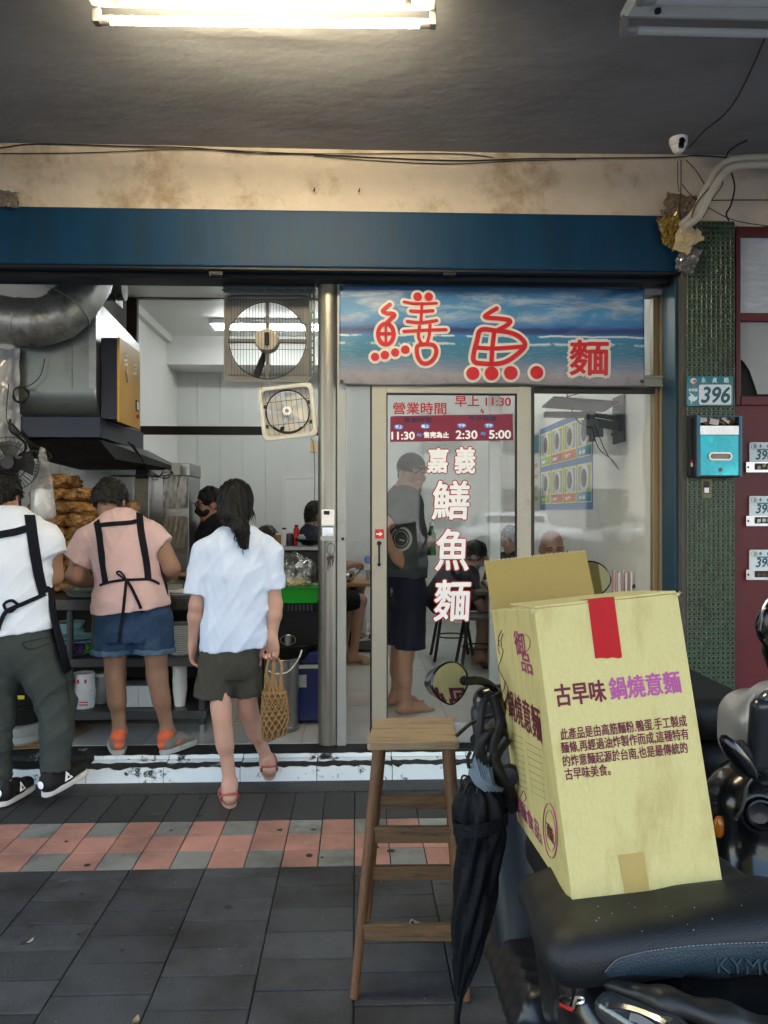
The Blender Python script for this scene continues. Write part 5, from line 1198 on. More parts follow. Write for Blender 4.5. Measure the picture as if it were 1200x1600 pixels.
c = Vector((*P(158, 1105, 4.72).xy, .246)); mb = MB(); mb.lathe([(.05, 0), (.054, .01), (.054, .12), (.04, .145), (.04, .16), (.001, .16)], c); add('jar_body', mb, pm('jar grey', (.30, .31, .32), .25, var=.2), t); mb = MB(); mb.cyl(c + Vector((0, 0, .16)), c + Vector((0, 0, .178)), .042, n=20); add('lid', mb, whtub, t)
t = thing('paper_carton', 'plain white paper carton on the lower shelf between the cook\'s legs', 'carton', P(222, 1105, 4.6))
mb = MB(); q = Vector((*P(222, 1105, 4.66).xy, .246)); mb.box(q + Vector((0, 0, .065)), (.19, .16, .125)); add('carton_body', mb, pm('carton white', (.50, .52, .53), .6, var=.05), t, smooth=None, bevel=.003); mb = MB(); mb.box(q + Vector((0, -.0805, .062)), (.002, .002, .11)); mb.box(q + Vector((0, .0, .129)), (.186, .156, .003)); add('flap', mb, pm('carton grey', (.22, .22, .21), .6), t, smooth=None)
pr = lathe_obj('paper_cup', [(.030, 0), (.042, .095), (.044, .097), (.043, .099), (.038, .095), (.028, .01), (.001, .01)], whp, 'white paper cup in the nested column on the lower shelf', 'cup', 'nested paper cups on the lower shelf')
stack(pr, (*P(281, 1105, 4.62).xy, .246), 16, .0105, .0012)
# pots at the left on a concrete ring, cardboard on the floor
t = thing('pot_stack', 'black soup pots piled on a pale concrete ring behind the striding cook', 'pots', P(35, 1180, 4.40))
c = Vector((*P(32, 1180, 4.42).xy, FL)); pos_ = pm('pot black', (.012, .013, .014), .35, var=.3, scale=20, bump=.2)
mb = MB(); mb.lathe([(.14, 0), (.15, .02), (.145, .05), (.15, .06), (.15, .10), (.12, .105), (.001, .105)], c, n=30); add('ring_base', mb, pm('pale concrete', (.30, .33, .34), .7, var=.25, scale=10, bump=.4), t)
mb = MB(); mb.lathe([(.10, .105), (.118, .115), (.12, .20), (.125, .205), (.125, .215), (.001, .215)], c, n=30); p1_ = add('lower_pot', mb, pos_, t)
mb = MB(); mb.lathe([(.11, .216), (.125, .22), (.128, .32), (.135, .325), (.134, .335), (.06, .36), (.02, .375), (.001, .376)], c, n=30); add('upper_pot', mb, pos_, t)
mb = MB(); mb.box(c + Vector((.05, -.125, .27)), (.05, .004, .02)); mb.box(c + Vector((-.04, -.128, .30)), (.07, .004, .008)); add('label_scrap', mb, pm('label yellow', (.5, .45, .05), .5, var=.2), t, smooth=None)
card = pm('floor cardboard', (.26, .18, .09), .75, var=.15, scale=8, col2=(.15, .10, .05), c2lo=.55, c2hi=.75)
mb = MB(); mb.prism([PZ(6, 1172, FL + .004), PZ(92, 1168, FL + .004), PZ(118, 1152, FL + .004), PZ(143, 1139, FL + .004), PZ(128, 1132, FL + .004), PZ(60, 1138, FL + .004), PZ(5, 1150, FL + .004)], (0, 0, .004)); single('cardboard_sheet', mb, card, 'flattened brown cardboard on the tiled floor under the pots', 'cardboard', smooth=None)
# ---- right kitchen part: stove, tray, bucket, cooler
t = thing('wok_stove', 'soot black wok stove behind the woman with the woven bag', 'stove', P(455, 1100, 4.8))
x0, x1 = X_(395, 4.7), X_(500, 4.7)
mb = MB(); mb.bb((x0, 4.72, FL), (x1, 5.3, .84)); mb.bb((x0, 4.68, .80), (x1, 5.3, .86)); add('body', mb, soot, t, smooth=None, bevel=.01)
mb = MB(); cw = Vector((X_(440, 4.75), 4.78, .60)); mb.lathe([(.001, -.16), (.10, -.145), (.19, -.09), (.24, 0), (.235, .005), (.18, -.08), (.001, -.145)], cw, n=32); add('wok', mb, pm('iron wok', (.012, .012, .013), .35, metal=.3, var=.3), t)
mb = MB()
for k in range(9): mb.bb((X_(437 + 6 * k, 4.67), 4.672, .80), (X_(440 + 6 * k, 4.67), 4.679, .84))
add('grille', mb, dsteel, t, smooth=None)
mb = MB(); cc = P(450, 1000, 4.60); mb.tube([cc + Vector((.045 * math.cos(a), 0, .03 * math.sin(a))) for a in np.linspace(0, 6.28, 20)], .003, 6, caps=False); mb.cyl(cc + Vector((0, 0, -.03)), cc + Vector((0, 0, .03)), .02, n=14); add('burner_knob', mb, inox, t)
t = thing('food_tray', 'bright green plastic tray on the stove edge by the round post', 'tray', P(466, 935, 4.58))
gr_ = pm('tray green', (.02, .30, .03), .35, var=.08)
mb = MB(); a, b = X_(434, 4.58), X_(500, 4.58)
o1 = lambda e, z: [(a - e, 4.50 - e, z), (b + e, 4.50 - e, z), (b + e, 4.72 + e, z), (a - e, 4.72 + e, z)]
mb.loft([o1(-.015, .865), o1(.0, .955), o1(.012, .957), o1(.01, .962), o1(-.006, .959), o1(-.02, .872)]); add('tray_body', mb, gr_, t, smooth=None, bevel=.004)
t = thing('produce_bag', 'clear plastic bag of pale sprouts in the green tray', 'plastic bag', P(458, 915, 4.6))
mb = MB(); mb.add(*crumple(P(459, 892, 4.60), .095, 44, (1.05, .7, 1.1), 4)); add('film', mb, glassmat('bag film', (.9, .9, .9), .16, .05, dirt=.12), t, smooth=60); mb = MB(); mb.add(*crumple(P(462, 911, 4.60), .07, 47, (1.2, .8, .42))); add('sprouts', mb, pm('sprouts', (.45, .42, .25), .6, var=.25, scale=60), t, smooth=None)
t = thing('steel_bucket', 'tall stainless bucket with a wire handle on the tiled floor behind the woven bag', 'bucket', P(441, 1150, 4.6))
c = Vector((*P(440, 1146, 4.58).xy, FL)); mb = MB(); mb.lathe([(.098, 0), (.105, .012), (.105, .03), (.098, .035), (.102, .42), (.108, .425), (.105, .43), (.097, .42), (.001, .40)], c, n=36); add('shell', mb, inox, t)
mb = MB(); mb.tube([c + Vector((-.10, 0, .40)), c + Vector((-.06, -.09, .36)), c + Vector((.04, -.11, .36)), c + Vector((.10, -.03, .42)), c + Vector((.12, 0, .47))], .004, 6, smooth=5); add('wire_handle', mb, whm, t)
t = thing('cool_box', 'navy blue cool box with a pale lid seam between the bucket and the round post', 'cool box', P(482, 1120, 4.75))
cb = pm('cooler navy', (.006, .018, .11), .35, var=.1); a, b = X_(463, 4.66), X_(505, 4.66)
mb = MB(); mb.bb((a, 4.66, FL + .02), (b, 4.95, Z_(1044, 4.66))); add('tub', mb, cb, t, smooth=None, bevel=.012)
mb = MB(); mb.bb((a, 4.655, Z_(1043.5, 4.66)), (b, 4.955, Z_(1038, 4.66))); add('seam', mb, pm('seam grey', (.4, .42, .43), .5), t, smooth=None)
mb = MB(); mb.bb((a, 4.66, Z_(1037.5, 4.66)), (b, 4.95, Z_(1018, 4.66))); add('lid', mb, cb, t, smooth=None, bevel=.01)
mb = MB(); mb.bb(P(464, 1074, 4.650), P(479, 1054, 4.6585)); add('label', mb, pm('cooler label', (.30, .32, .33), .5, var=.2, scale=60), t, smooth=None)
# pass-through counter behind the stove with pots and bottles
t = thing('pass_counter', 'stainless shelf behind the wok stove carrying pots and bottles', 'counter', P(455, 860, 5.5))
x0, x1 = X_(400, 5.5), X_(505, 5.5); mb = MB(); mb.bb((x0, 5.5, 1.125), (x1, 5.75, 1.155)); add('top', mb, inox, t, smooth=None, bevel=.003)
mb = MB(); mb.bb((x0, 5.62, FL), (x1, 5.65, 1.123)); add('front_panel', mb, pm('greasy panel', (.045, .042, .036), .4, var=.4, scale=14), t, smooth=None)
mb = MB(); mb.bb((x0, 5.32, .84), (x1, 5.6, .90)); add('lower_top', mb, dsteel, t, smooth=None)
for k, (px, r_, h, lb) in enumerate(((478, .07, .13, 'dull steel stock pot with a dark lid behind the produce bag'), (450, .05, .12, 'small dented steel pot behind the produce bag'))):
    t = thing('stock_pot', lb, 'pot', (X_(px, 5.42), 5.44, .90)); c = Vector((X_(px, 5.42), 5.44, .901)); mb = MB(); mb.lathe([(r_ * .9, 0), (r_, .01), (r_, h), (r_ + .006, h + .003), (.001, h + .003)], c); add('pot_body', mb, inox, t); mb = MB(); mb.lathe([(r_ + .004, h + .004), (r_ * .6, h + .025), (.012, h + .032), (.012, h + .045), (.001, h + .046)], c); add('lid', mb, dsteel, t)
for k, (px, col, lb) in enumerate(((441, (.10, .05, .015), 'dark sauce bottle on the lower steel top by the stove'), (433, (.32, .22, .10), 'amber oil bottle with pale cap behind the woman in white'))):
    t = thing('sauce_bottle', lb, 'bottle', (X_(px, 5.45), 5.42, .90)); c = Vector((X_(px, 5.45), 5.40, .901)); mb = MB(); mb.lathe([(.026, 0), (.028, .005), (.028, .12), (.012, .16), (.011, .185), (.001, .185)], c, n=18); add('bottle_body', mb, pm('bottle%d glass' % k, col, .15, coat=.5), t); mb = MB(); mb.cyl(c + Vector((0, 0, .186)), c + Vector((0, 0, .20)), .013, n=14); add('cap', mb, whm if k else redm, t)
mb = MB(); mb.lathe([(.001, 0), (.05, .01), (.075, .04), (.08, .045), (.075, .05), (.045, .02), (.001, .014)], (X_(484, 5.5), 5.48, 1.157), n=24); mb.cyl((X_(484, 5.5), 5.48, 1.17), (X_(462, 5.4), 5.40, 1.21), .010, n=8); single('black_ladle', mb, soot, 'black pan with a straight handle on the pass shelf', 'pan')

for k, (px, h, r_, m_, lb) in enumerate(((434, .09, .026, nood, 'squat amber sauce jar first in the row on the pass shelf'), (444, .13, .022, whtub, 'tall white shaker second in the row on the pass shelf'), (453, .10, .028, dsteel, 'dull steel caddy in the middle of the row on the pass shelf'), (463, .15, .020, redm, 'slim red bottle fourth in the row on the pass shelf'), (471, .08, .030, bluep, 'pale blue cup last in the row on the pass shelf'))):
    t = thing('spice_jar', lb, 'jar', (X_(px, 5.6), 5.6, 1.156), 'jars in a row on the pass shelf'); c = Vector((X_(px, 5.6), 5.6, 1.156)); mb = MB(); mb.lathe([(r_ * .9, 0), (r_, .006), (r_, h * .8), (r_ * .6, h * .9), (.001, h * .9)], c, n=18); add('jar_body', mb, m_, t); mb = MB(); mb.cyl(c + Vector((0, 0, h * .9)), c + Vector((0, 0, h)), r_ * .65, n=14); add('lid', mb, soot if k % 2 else whtub, t)
pr = lathe_obj('prep_bowl', [(.04, 0), (.055, .004), (.095, .05), (.10, .055), (.095, .055), (.05, .012), (.001, .01)], dsteel, 'dull prep bowl nested on the counter near the chopstick rack', 'bowl', 'prep bowls nested on the counter'); stack(pr, (*P(246, 930, 5.05).xy, .902), 4, .018)
t = thing('ladle_hook', 'hook rail with three steel ladles under the edge of the black hood skirt', 'ladles', (-1.62, 5.56, 1.6))
mb = MB(); mb.cyl((-1.75, 5.56, 1.66), (-1.42, 5.56, 1.66), .006, n=8); add('rail', mb, inox, t)
for k in range(3):
    x = -1.70 + .11 * k; mb = MB(); mb.tube([(x, 5.55, 1.665), (x, 5.54, 1.6), (x, 5.545, 1.38 - .03 * k)], .004, 6); mb.lathe([(.001, -.03), (.025, -.024), (.04, 0), (.037, 0), (.02, -.02), (.001, -.026)], (x, 5.52, 1.37 - .03 * k), (0, -.5, 1), 18); add('ladle', mb, inox, t)
# ================================================================== DINING ROOM
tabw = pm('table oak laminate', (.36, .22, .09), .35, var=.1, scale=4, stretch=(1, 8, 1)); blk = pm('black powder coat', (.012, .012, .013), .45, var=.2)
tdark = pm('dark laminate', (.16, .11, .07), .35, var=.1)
def table(name, x, y, w, d, h, topm, label):
    t = thing(name, label, 'table', (x, y, FL), 'dining tables in the shop'); mb = MB(); mb.box((x, y, h - .015), (w, d, .03)); add('top', mb, topm, t, smooth=None, bevel=.004)
    mb = MB(); mb.cyl((x, y, FL + .02), (x, y, h - .031), .04, n=16); add('column', mb, blk, t); mb = MB(); mb.box((x, y, FL + .012), (.46, .46, .024)); add('base_plate', mb, blk, t, smooth=None, bevel=.006); return t
T1 = (X_(552, 7.3), 7.3); table('dining_table', *T1, .75, .62, .75, tabw, 'oak topped table with a steel teapot seen through the open door')
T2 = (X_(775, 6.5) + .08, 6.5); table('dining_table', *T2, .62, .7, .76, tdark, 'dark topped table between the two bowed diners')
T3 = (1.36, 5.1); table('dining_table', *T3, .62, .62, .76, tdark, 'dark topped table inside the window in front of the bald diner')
# teapot
t = thing('steel_teapot', 'round polished steel teapot on the oak table', 'teapot', (X_(543, 7.2), 7.2, .75)); c = Vector((X_(541, 7.15), 7.15, .751)); chrome = pm('polished steel', (.55, .53, .50), .12, metal=.95, var=.05)
mb = MB(); mb.lathe([(.04, 0), (.075, .02), (.085, .06), (.075, .10), (.04, .125), (.001, .128)], c, n=28); add('belly', mb, chrome, t); mb = MB(); mb.lathe([(.04, .127), (.02, .14), (.008, .145), (.012, .16), (.001, .168)], c); add('lid', mb, chrome, t)
mb = MB(); mb.tube([c + Vector((.08, 0, .06)), c + Vector((.12, 0, .09)), c + Vector((.13, 0, .125))], [.016, .012, .009], 10, smooth=4); add('spout', mb, chrome, t)
mb = MB(); mb.tube([c + Vector((-.07, 0, .10)), c + Vector((-.13, 0, .11)), c + Vector((-.13, 0, .04)), c + Vector((-.08, 0, .03))], .007, 8, smooth=4); add('handle', mb, blk, t)
mb = MB(); c = Vector((X_(575, 7.25), 7.25, .751)); mb.lathe([(.022, 0), (.026, .10), (.024, .10), (.02, .01), (.001, .01)], c, n=18); single('drinking_glass', mb, glassmat('tumbler', (.9, .93, .92), .15), 'clear tumbler on the oak table by the door edge', 'glass')
# white pedestal fan
t = thing('pedestal_fan', 'white pedestal fan with a wire cage standing behind the oak table', 'fan', (X_(569, 7.8), 7.85, FL)); wpl = pm('white plastic', (.68, .68, .68), .35, var=.03); xf, yf = X_(569, 7.85), 7.85
mb = MB(); mb.lathe([(.19, 0), (.20, .015), (.17, .035), (.05, .05), (.001, .052)], (xf, yf, FL), n=32); bs = add('base', mb, wpl, t)
for s in (-1, 1):
    mb = MB(); mb.cyl((xf + s * .065, yf - .155, FL + .034), (xf + s * .065, yf - .165, FL + .058), .022, n=14); sub('knob', mb, rubber, bs)
mb = MB(); mb.cyl((xf, yf, FL + .05), (xf, yf, .55), .032, .026, n=18); mb.cyl((xf, yf, .55), (xf, yf, .86), .018, n=14); add('pole', mb, wpl, t)
for cx_, ry, nm in ((xf + .02, -.3, 'front_cage'), (xf - .10, .5, 'rear_cage')):
    c = Vector((cx_, yf - .06 if nm == 'front_cage' else yf + .06, .93)); ax = Vector((ry, -1, .05)).normalized(); u, v = frame_from(ax); mb = MB()
    for k in range(32):
        a = 2 * math.pi * k / 32; d = u * math.cos(a) + v * math.sin(a); mb.tube([c + ax * .07 + d * .03, c + ax * .055 + d * .12, c + d * .185], .0014, 4)
    mb.tube([c + (u * math.cos(a) + v * math.sin(a)) * .185 for a in np.linspace(0, 6.2832, 40)], .006, 6, caps=False); add(nm, mb, wpl, t)
mb = MB(); mb.cyl((xf, yf - .01, .93), (xf, yf + .12, .93), .055, .045, n=20); add('motor', mb, wpl, t)
mb = MB(); mb.cyl((xf + .04, yf - .125, .92), (xf + .04, yf - .135, .92), .04, n=20); add('badge', mb, lblue, t)
# stools
def stool(x, y, label):
    t = thing('metal_stool', label, 'stool', (x, y, FL), 'black metal stools with round seats'); mb = MB(); mb.lathe([(.001, .425), (.13, .425), (.15, .435), (.15, .455), (.14, .462), (.001, .463)], (x, y, 0), n=28); mb.v = [(p[0], p[1], p[2] + FL) for p in mb.v]; add('seat', mb, pm('stool grey', (.10, .095, .09), .45), t)
    for sx in (-1, 1):
        for sy in (-1, 1): mb = MB(); mb.cyl((x + sx * .10, y + sy * .10, FL + .425), (x + sx * .17, y + sy * .17, FL), .014, n=10); add('leg', mb, blk, t)
    mb = MB(); mb.tube([(x + .135 * math.cos(a), y + .135 * math.sin(a), FL + .2) for a in np.linspace(0, 6.28, 28)], .007, 6, caps=False); add('foot_ring', mb, blk, t)
stool(X_(748, 6.2), 6.2, 'empty stool with a grey round seat in front of the bowed diners')
ST = {'a': (X_(706, 6.75), 6.75), 'b': (X_(800, 7.0) + .1, 7.05), 'c': (X_(862, 5.2) + .02, 5.72), 'd': (X_(528, 7.85), 7.95)}
stool(*ST['a'], 'stool under the diner with thick black hair'); stool(*ST['b'], 'stool under the diner behind the door frame'); stool(*ST['c'], 'stool under the bald diner in the window'); stool(*ST['d'], 'stool under the diner hidden behind the round post')
# bowl and condiments
lathe_obj('noodle_bowl', [(.04, 0), (.05, .005), (.085, .05), (.092, .065), (.088, .065), (.08, .05), (.001, .045)], whp, 'white noodle bowl before the bowed diners', 'bowl').location = (T2[0] - .12, T2[1] - .1, .761)
t = thing('chopstick_holder', 'pink and white bundle of wrapped chopsticks in a box inside the window', 'chopsticks', P(970, 925, 4.62))
zc = .88; mb = MB(); mb.bb((X_(955, 4.60), 4.58, .80), (X_(1020, 4.60), 4.78, .86)); mb.bb((X_(930, 4.6), 4.56, .77), (X_(1022, 4.6), 4.82, .80)); add('shelf_box', mb, tabw, t, smooth=None, bevel=.003)
rg2 = random.Random(5)
for k in range(16):
    mb = MB(); x = X_(960 + k * 1.7, 4.64); y = 4.62 + .04 * (k % 3); tp = Vector((x + rg2.uniform(-.01, .01), y + rg2.uniform(-.01, .01), .86 + .155 + rg2.uniform(-.02, .01))); mb.box(Vector((x, y, .94)) * .5 + tp * .5 - Vector((0, 0, .02)), (.009, .006, .16)); add('wrapped_chopstick', mb, [pm('wrap pink', (.55, .30, .28), .5, var=.15), whm][k % 2], t, smooth=None)
mb = MB(); mb.cyl(P(988, 917, 4.62), P(1006, 911, 4.66), .012, n=10); mb.cyl(P(990, 908, 4.66), P(1004, 906, 4.68), .016, n=10); single('sauce_pump', mb, blk, 'black dispenser lying beside the chopstick bundle', 'dispenser')
t = thing('steel_kettle', 'small steel kettle behind the bald diner\'s shoulder', 'kettle', (X_(895, 6.0), 6.0, 1.0)); c = Vector((X_(893, 6.1), 6.1, .985)); mb = MB(); mb.lathe([(.045, 0), (.055, .02), (.05, .07), (.02, .10), (.008, .11), (.001, .13)], c); add('belly', mb, dsteel, t); mb = MB(); mb.tube([c + Vector((-.05, 0, .06)), c + Vector((0, 0, .14)), c + Vector((.05, 0, .06))], .004, 6, smooth=6); add('handle', mb, blk, t)
mb = MB(); mb.bb((X_(880, 6.1), 5.95, FL), (1.69, 6.25, .984)); single('side_cabinet', mb, tdark, 'low dark cabinet along the menu wall carrying the kettle', 'cabinet', smooth=None, bevel=.004)
# menu poster on the right wall (flat print): runs along Y at x = XR
def PW_(px, py): q = PXp(px, py, XR - .004); return q
t = thing('menu_poster', 'large blue menu poster of eight noodle dishes on the dining room wall', 'poster', PW_(880, 800))
ya, yb_ = PXp(830, 720, XR).y + .25, PXp(927, 720, XR).y
zt_, zb_ = 2.16, 1.42
def wq(mb, fa, za, fb, zb2, lift):   # fa..fb along the wall 0 (far) .. 1 (near), z fractions
    y0w = ya + (yb_ - ya) * fa; y1w = ya + (yb_ - ya) * fb; z0w = zb_ + (zt_ - zb_) * za; z1w = zb_ + (zt_ - zb_) * zb2
    mb.bb((XR - lift - .0008, min(y0w, y1w), z0w), (XR - lift, max(y0w, y1w), z1w))
mb = MB(); wq(mb, .28, 0, 1, 1, .002); add('print_sheet', mb, pm('poster blue', (.06, .17, .40), .35, var=.15, scale=6), t, smooth=None)
mb = MB(); wq(mb, .0, 0, .275, .98, .002); sd_ = add('price_sheet', mb, pm('poster cream', (.50, .47, .40), .4, var=.1, scale=10), t, smooth=None)
mb = MB(); wq(mb, .02, .72, .26, .95, .0032); sub('price_header', mb, pm('poster teal', (.02, .20, .24), .4, var=.2, scale=20), sd_, smooth=None)
mb = MB(); 
for k in range(4): wq(mb, .04, .12 + .14 * k, .24, .17 + .14 * k, .0032)
sub('price_row', mb, pm('price mark', (.40, .30, .05), .5, var=.3), sd_, smooth=None)
cols_ = [(.30, .42, .05), (.48, .06, .08), (.55, .16, .03), (.05, .25, .36)]; ylw = pm('poster yellow', (.78, .72, .10), .4); dishbg = pm('dish ground', (.30, .32, .28), .4, var=.2); soup = pm('dish brown', (.11, .065, .035), .5, var=.4, scale=50)
for r_ in range(2):
    for k in range(4):
        f0, f1 = .30 + .175 * k, .30 + .175 * k + .163; b0, b1 = (.53, .93) if r_ == 0 else (.07, .46)
        mb = MB(); wq(mb, f0, b0, f1, b1, .0032); pc = add('dish_picture', mb, ylw, t, smooth=None)
        mb = MB(); wq(mb, f0 + .012, b0 + .12, f1 - .012, b1 - .02, .0042); sub('picture_ground', mb, dishbg, pc, smooth=None)
        mb = MB(); wq(mb, f0 + .005, b0 + .01, f1 - .005, b0 + .105, .0042); sub('dish_name', mb, pm('tag %d' % k, cols_[k], .4, var=.1), pc, smooth=None)
        yc_ = ya + (yb_ - ya) * (f0 + f1) / 2; zc_ = zb_ + (zt_ - zb_) * ((b0 + .12 + b1 - .02) / 2)
        mb = MB(); mb.lathe([(.001, 0), (.105, 0), (.108, .001)], (XR - .0056, yc_, zc_), (1, 0, 0), 24); sub('plate_print', mb, whp, pc); mb = MB(); mb.lathe([(.001, 0), (.07, 0), (.072, .0008)], (XR - .0066, yc_ + .005, zc_), (1, 0, 0), 18); sub('food_print', mb, soup, pc)
        nm_ = MB(); put_text(nm_, ['鱔魚麵', '炒意麵', '花枝羹', '魚湯'][k], Vector((XR - .0056, ya + (yb_ - ya) * (f0 + .02), zb_ + (zt_ - zb_) * (b0 + .03))), (0, -1, 0), (0, 0, 1), .16, .03, .02); sub('dish_text', nm_, whm, pc, smooth=None)
# TV bracket
t = thing('tv_bracket', 'black swivel television bracket with loose cables on the dining room wall', 'bracket', P(960, 660, 4.9))
mb = MB(); mb.bb((XR - .012, 4.78, Z_(690, 4.85)), (XR - .001, 5.0, Z_(615, 4.85))); add('wall_plate', mb, blk, t, smooth=None, bevel=.003)
mb = MB(); a = Vector((XR - .01, 4.88, Z_(665, 4.88))); b = P(912, 657, 4.95); d = b - a; M = d.to_track_quat('X', 'Z').to_matrix(); mb.box((a + b) / 2, (d.length, .03, .055), M); mb.box((a + b) / 2 + Vector((0, .06, .06)), (d.length * .9, .025, .03), M); add('arm', mb, blk, t, smooth=None, bevel=.003)
mb = MB(); c = P(905, 632, 5.0); mb.box(c, (.42, .30, .012), Euler((R(-4), R(4), 0)).to_matrix()); mb.box(P(890, 648, 4.95), (.33, .05, .035)); add('tray', mb, blk, t, smooth=None)
mb = MB(); mb.box(P(921, 668, 4.9), (.09, .05, .10)); mb.cyl(P(925, 640, 4.9), P(925, 690, 4.9), .018, n=12); mb.box(P(936, 672, 4.92), (.05, .03, .09)); add('pivot', mb, dsteel, t, smooth=None, bevel=.003)
mb = MB()
for pts in ([(925, 665, 4.86), (935, 700, 4.86), (962, 725, 4.9), (978, 760, 4.95), (1000, 795, 4.98), (1021, 818, 5.0)], [(928, 660, 4.86), (950, 712, 4.88), (985, 752, 4.93), (1021, 790, 4.98)], [(885, 612, 4.9), (890, 632, 4.86), (905, 660, 4.84), (925, 668, 4.84)], [(978, 600, 4.8), (975, 640, 4.82), (962, 668, 4.83), (955, 680, 4.84), (968, 672, 4.85), (975, 662, 4.86)], [(880, 622, 4.85), (930, 610, 4.84), (985, 618, 4.84), (960, 640, 4.84)], [(1020, 880, 4.8), (1016, 905, 4.78), (1010, 925, 4.75)]):
    mb.tube([P(*p) for p in pts], .0035, 5, smooth=5)
add('loose_cable', mb, cab, t)
# ================================================================== PEOPLE
def A(px, py, Y): return np.array(P(px, py, Y))
def nrm(v): v = np.array(v, float); return v / np.linalg.norm(v)
def skin(name, c): return pm(name, c, .5, var=.07, scale=14, bump=.05, bscale=160, spec=.35, sss=.12)
sk_pale = skin('skin pale', (.50, .31, .245)); sk_tan = skin('skin tan', (.31, .19, .135)); sk_mid = skin('skin mid', (.36, .21, .145))
hairm = pm('black hair', (.009, .0078, .0072), .48, spec=.22, var=.3, scale=40, bump=.7, bscale=90, stretch=(1, 1, .12))
hairg = pm('greying hair', (.009, .0083, .008), .55, var=.5, scale=90, bump=.8, bscale=120)
def cloth(name, c, rough=.8, var=.06, bump=.25, bscale=700, **k): return pm(name, c, rough, var=var, scale=12, bump=bump, bscale=bscale, spec=.2, **k)
def headf(s, c, f, u, z=1.0, face=True):
    c = np.array(c, float); f = nrm(f); r = nrm(np.cross(f, u)); u = nrm(np.cross(r, f)); M = np.stack([r, f, u], 1)
    s.ell(c + u * .022 * z - f * .008, np.array((.075, .094, .096)) * z, M)
    s.ell(c - u * .045 * z + f * .022 * z, np.array((.060, .068, .075)) * z, M, .03)
    s.ell(c - u * .10 * z + f * .062 * z, np.array((.026, .022, .02)) * z, M, .03)
    for sg in (-1, 1):
        s.ell(c + r * sg * .076 * z - u * .012 * z - f * .008, np.array((.010, .021, .032)) * z, M, .008)
    if face:
        s.cone(c + f * .086 * z + u * .008 * z, c + f * .106 * z - u * .034 * z, .008 * z, .013 * z, .014)
        for sg in (-1, 1):
            s.ell(c + f * .092 * z + r * sg * .034 * z + u * .004 * z, np.array((.018, .014, .011)) * z, M, .012, '-')
            s.ell(c + f * .076 * z + r * sg * .034 * z + u * .004 * z, .0125 * z, M, .004)
            s.cone(c + f * .088 * z + r * sg * .016 * z + u * .024 * z, c + f * .078 * z + r * sg * .052 * z + u * .022 * z, .007 * z, .006 * z, .012)
            s.ell(c + f * .070 * z + r * sg * .040 * z - u * .034 * z, np.array((.02, .018, .02)) * z, M, .02)
        s.ell(c + f * .088 * z - u * .060 * z, np.array((.023, .009, .005)) * z, M, .006); s.ell(c + f * .086 * z - u * .071 * z, np.array((.019, .009, .006)) * z, M, .006)
    return r, f, u
def face_parts(c, f, u, par, z=1.0, brow=True):
    c = np.array(c, float); f = nrm(f); r = nrm(np.cross(f, u)); u = nrm(np.cross(r, f))
    for sg in (-1, 1):
        e = c + f * .0855 * z + r * sg * .034 * z + u * .003 * z; s = Sdf(); s.cone(e - r * .011 * z, e + r * .011 * z, .0042 * z, .0036 * z); soft('eye', s, .0022, pm('eye dark', (.012, .01, .009), .2, var=.1), par)
        if brow: s = Sdf(); e = c + f * .095 * z + r * sg * .034 * z + u * .027 * z; s.cone(e - r * sg * .016 * z, e + r * sg * .017 * z - f * .008 - u * .003, .0042 * z, .003 * z); soft('eyebrow', s, .0025, hairm, par)
    s = Sdf(); e = c + f * .0945 * z - u * .065 * z; s.cone(e - r * .018 * z - f * .004, e + r * .018 * z - f * .004, .0028 * z); soft('mouth', s, .002, pm('lip', (.22, .08, .065), .4), par)
def hair_cap(c, f, u, z=1.0, thick=.012, low=-.02, seed=0, face_cut=.045, rough=.006):
    """cropped hair: shell over the skull, open at the face"""
    c = np.array(c, float); f = nrm(f); r = nrm(np.cross(f, u)); u = nrm(np.cross(r, f)); M = np.stack([r, f, u], 1); s = Sdf()
    s.ell(c + u * .026 * z - f * .012, np.array((.076 + thick, .092 + thick, .095 + thick)) * z, M)
    s.ell(c - u * .03 * z - f * .035 * z, np.array((.066 + thick * .5, .06 + thick * .5, .065)) * z, M, .02)
    s.ell(c + f * (.12) * z - u * .04 * z, np.array((.085, .088, .095)) * z, M, .012, '-')
    for sg in (-1, 1): s.ell(c + r * sg * .09 * z - u * .035 * z + f * .02, np.array((.028, .042, .05)) * z, M, .012, '-')
    s.ell(c - u * .14 * z, np.array((.14, .14, .09 + low)) * z, M, .01, '-')
    rg_ = np.random.default_rng(seed); W1 = rg_.normal(size=(3, 3)) * 60; W2 = rg_.normal(size=(3, 3)) * 150
    s.disp = lambda q: rough * .5 * np.sin(q @ W1 + 1).sum(-1) * .5 + rough * .35 * np.sin(q @ W2).sum(-1) * .5
    return s
def armf(s, sh, el, wr, z=1.0, fat=1.0):
    s.cone(sh, el, .050 * z * fat, .040 * z * fat, .03); m = el + (wr - el) * .3
    s.cone(el, m, .039 * z * fat, .041 * z * fat, .02); s.cone(m, wr, .041 * z * fat, .0255 * z, .02)
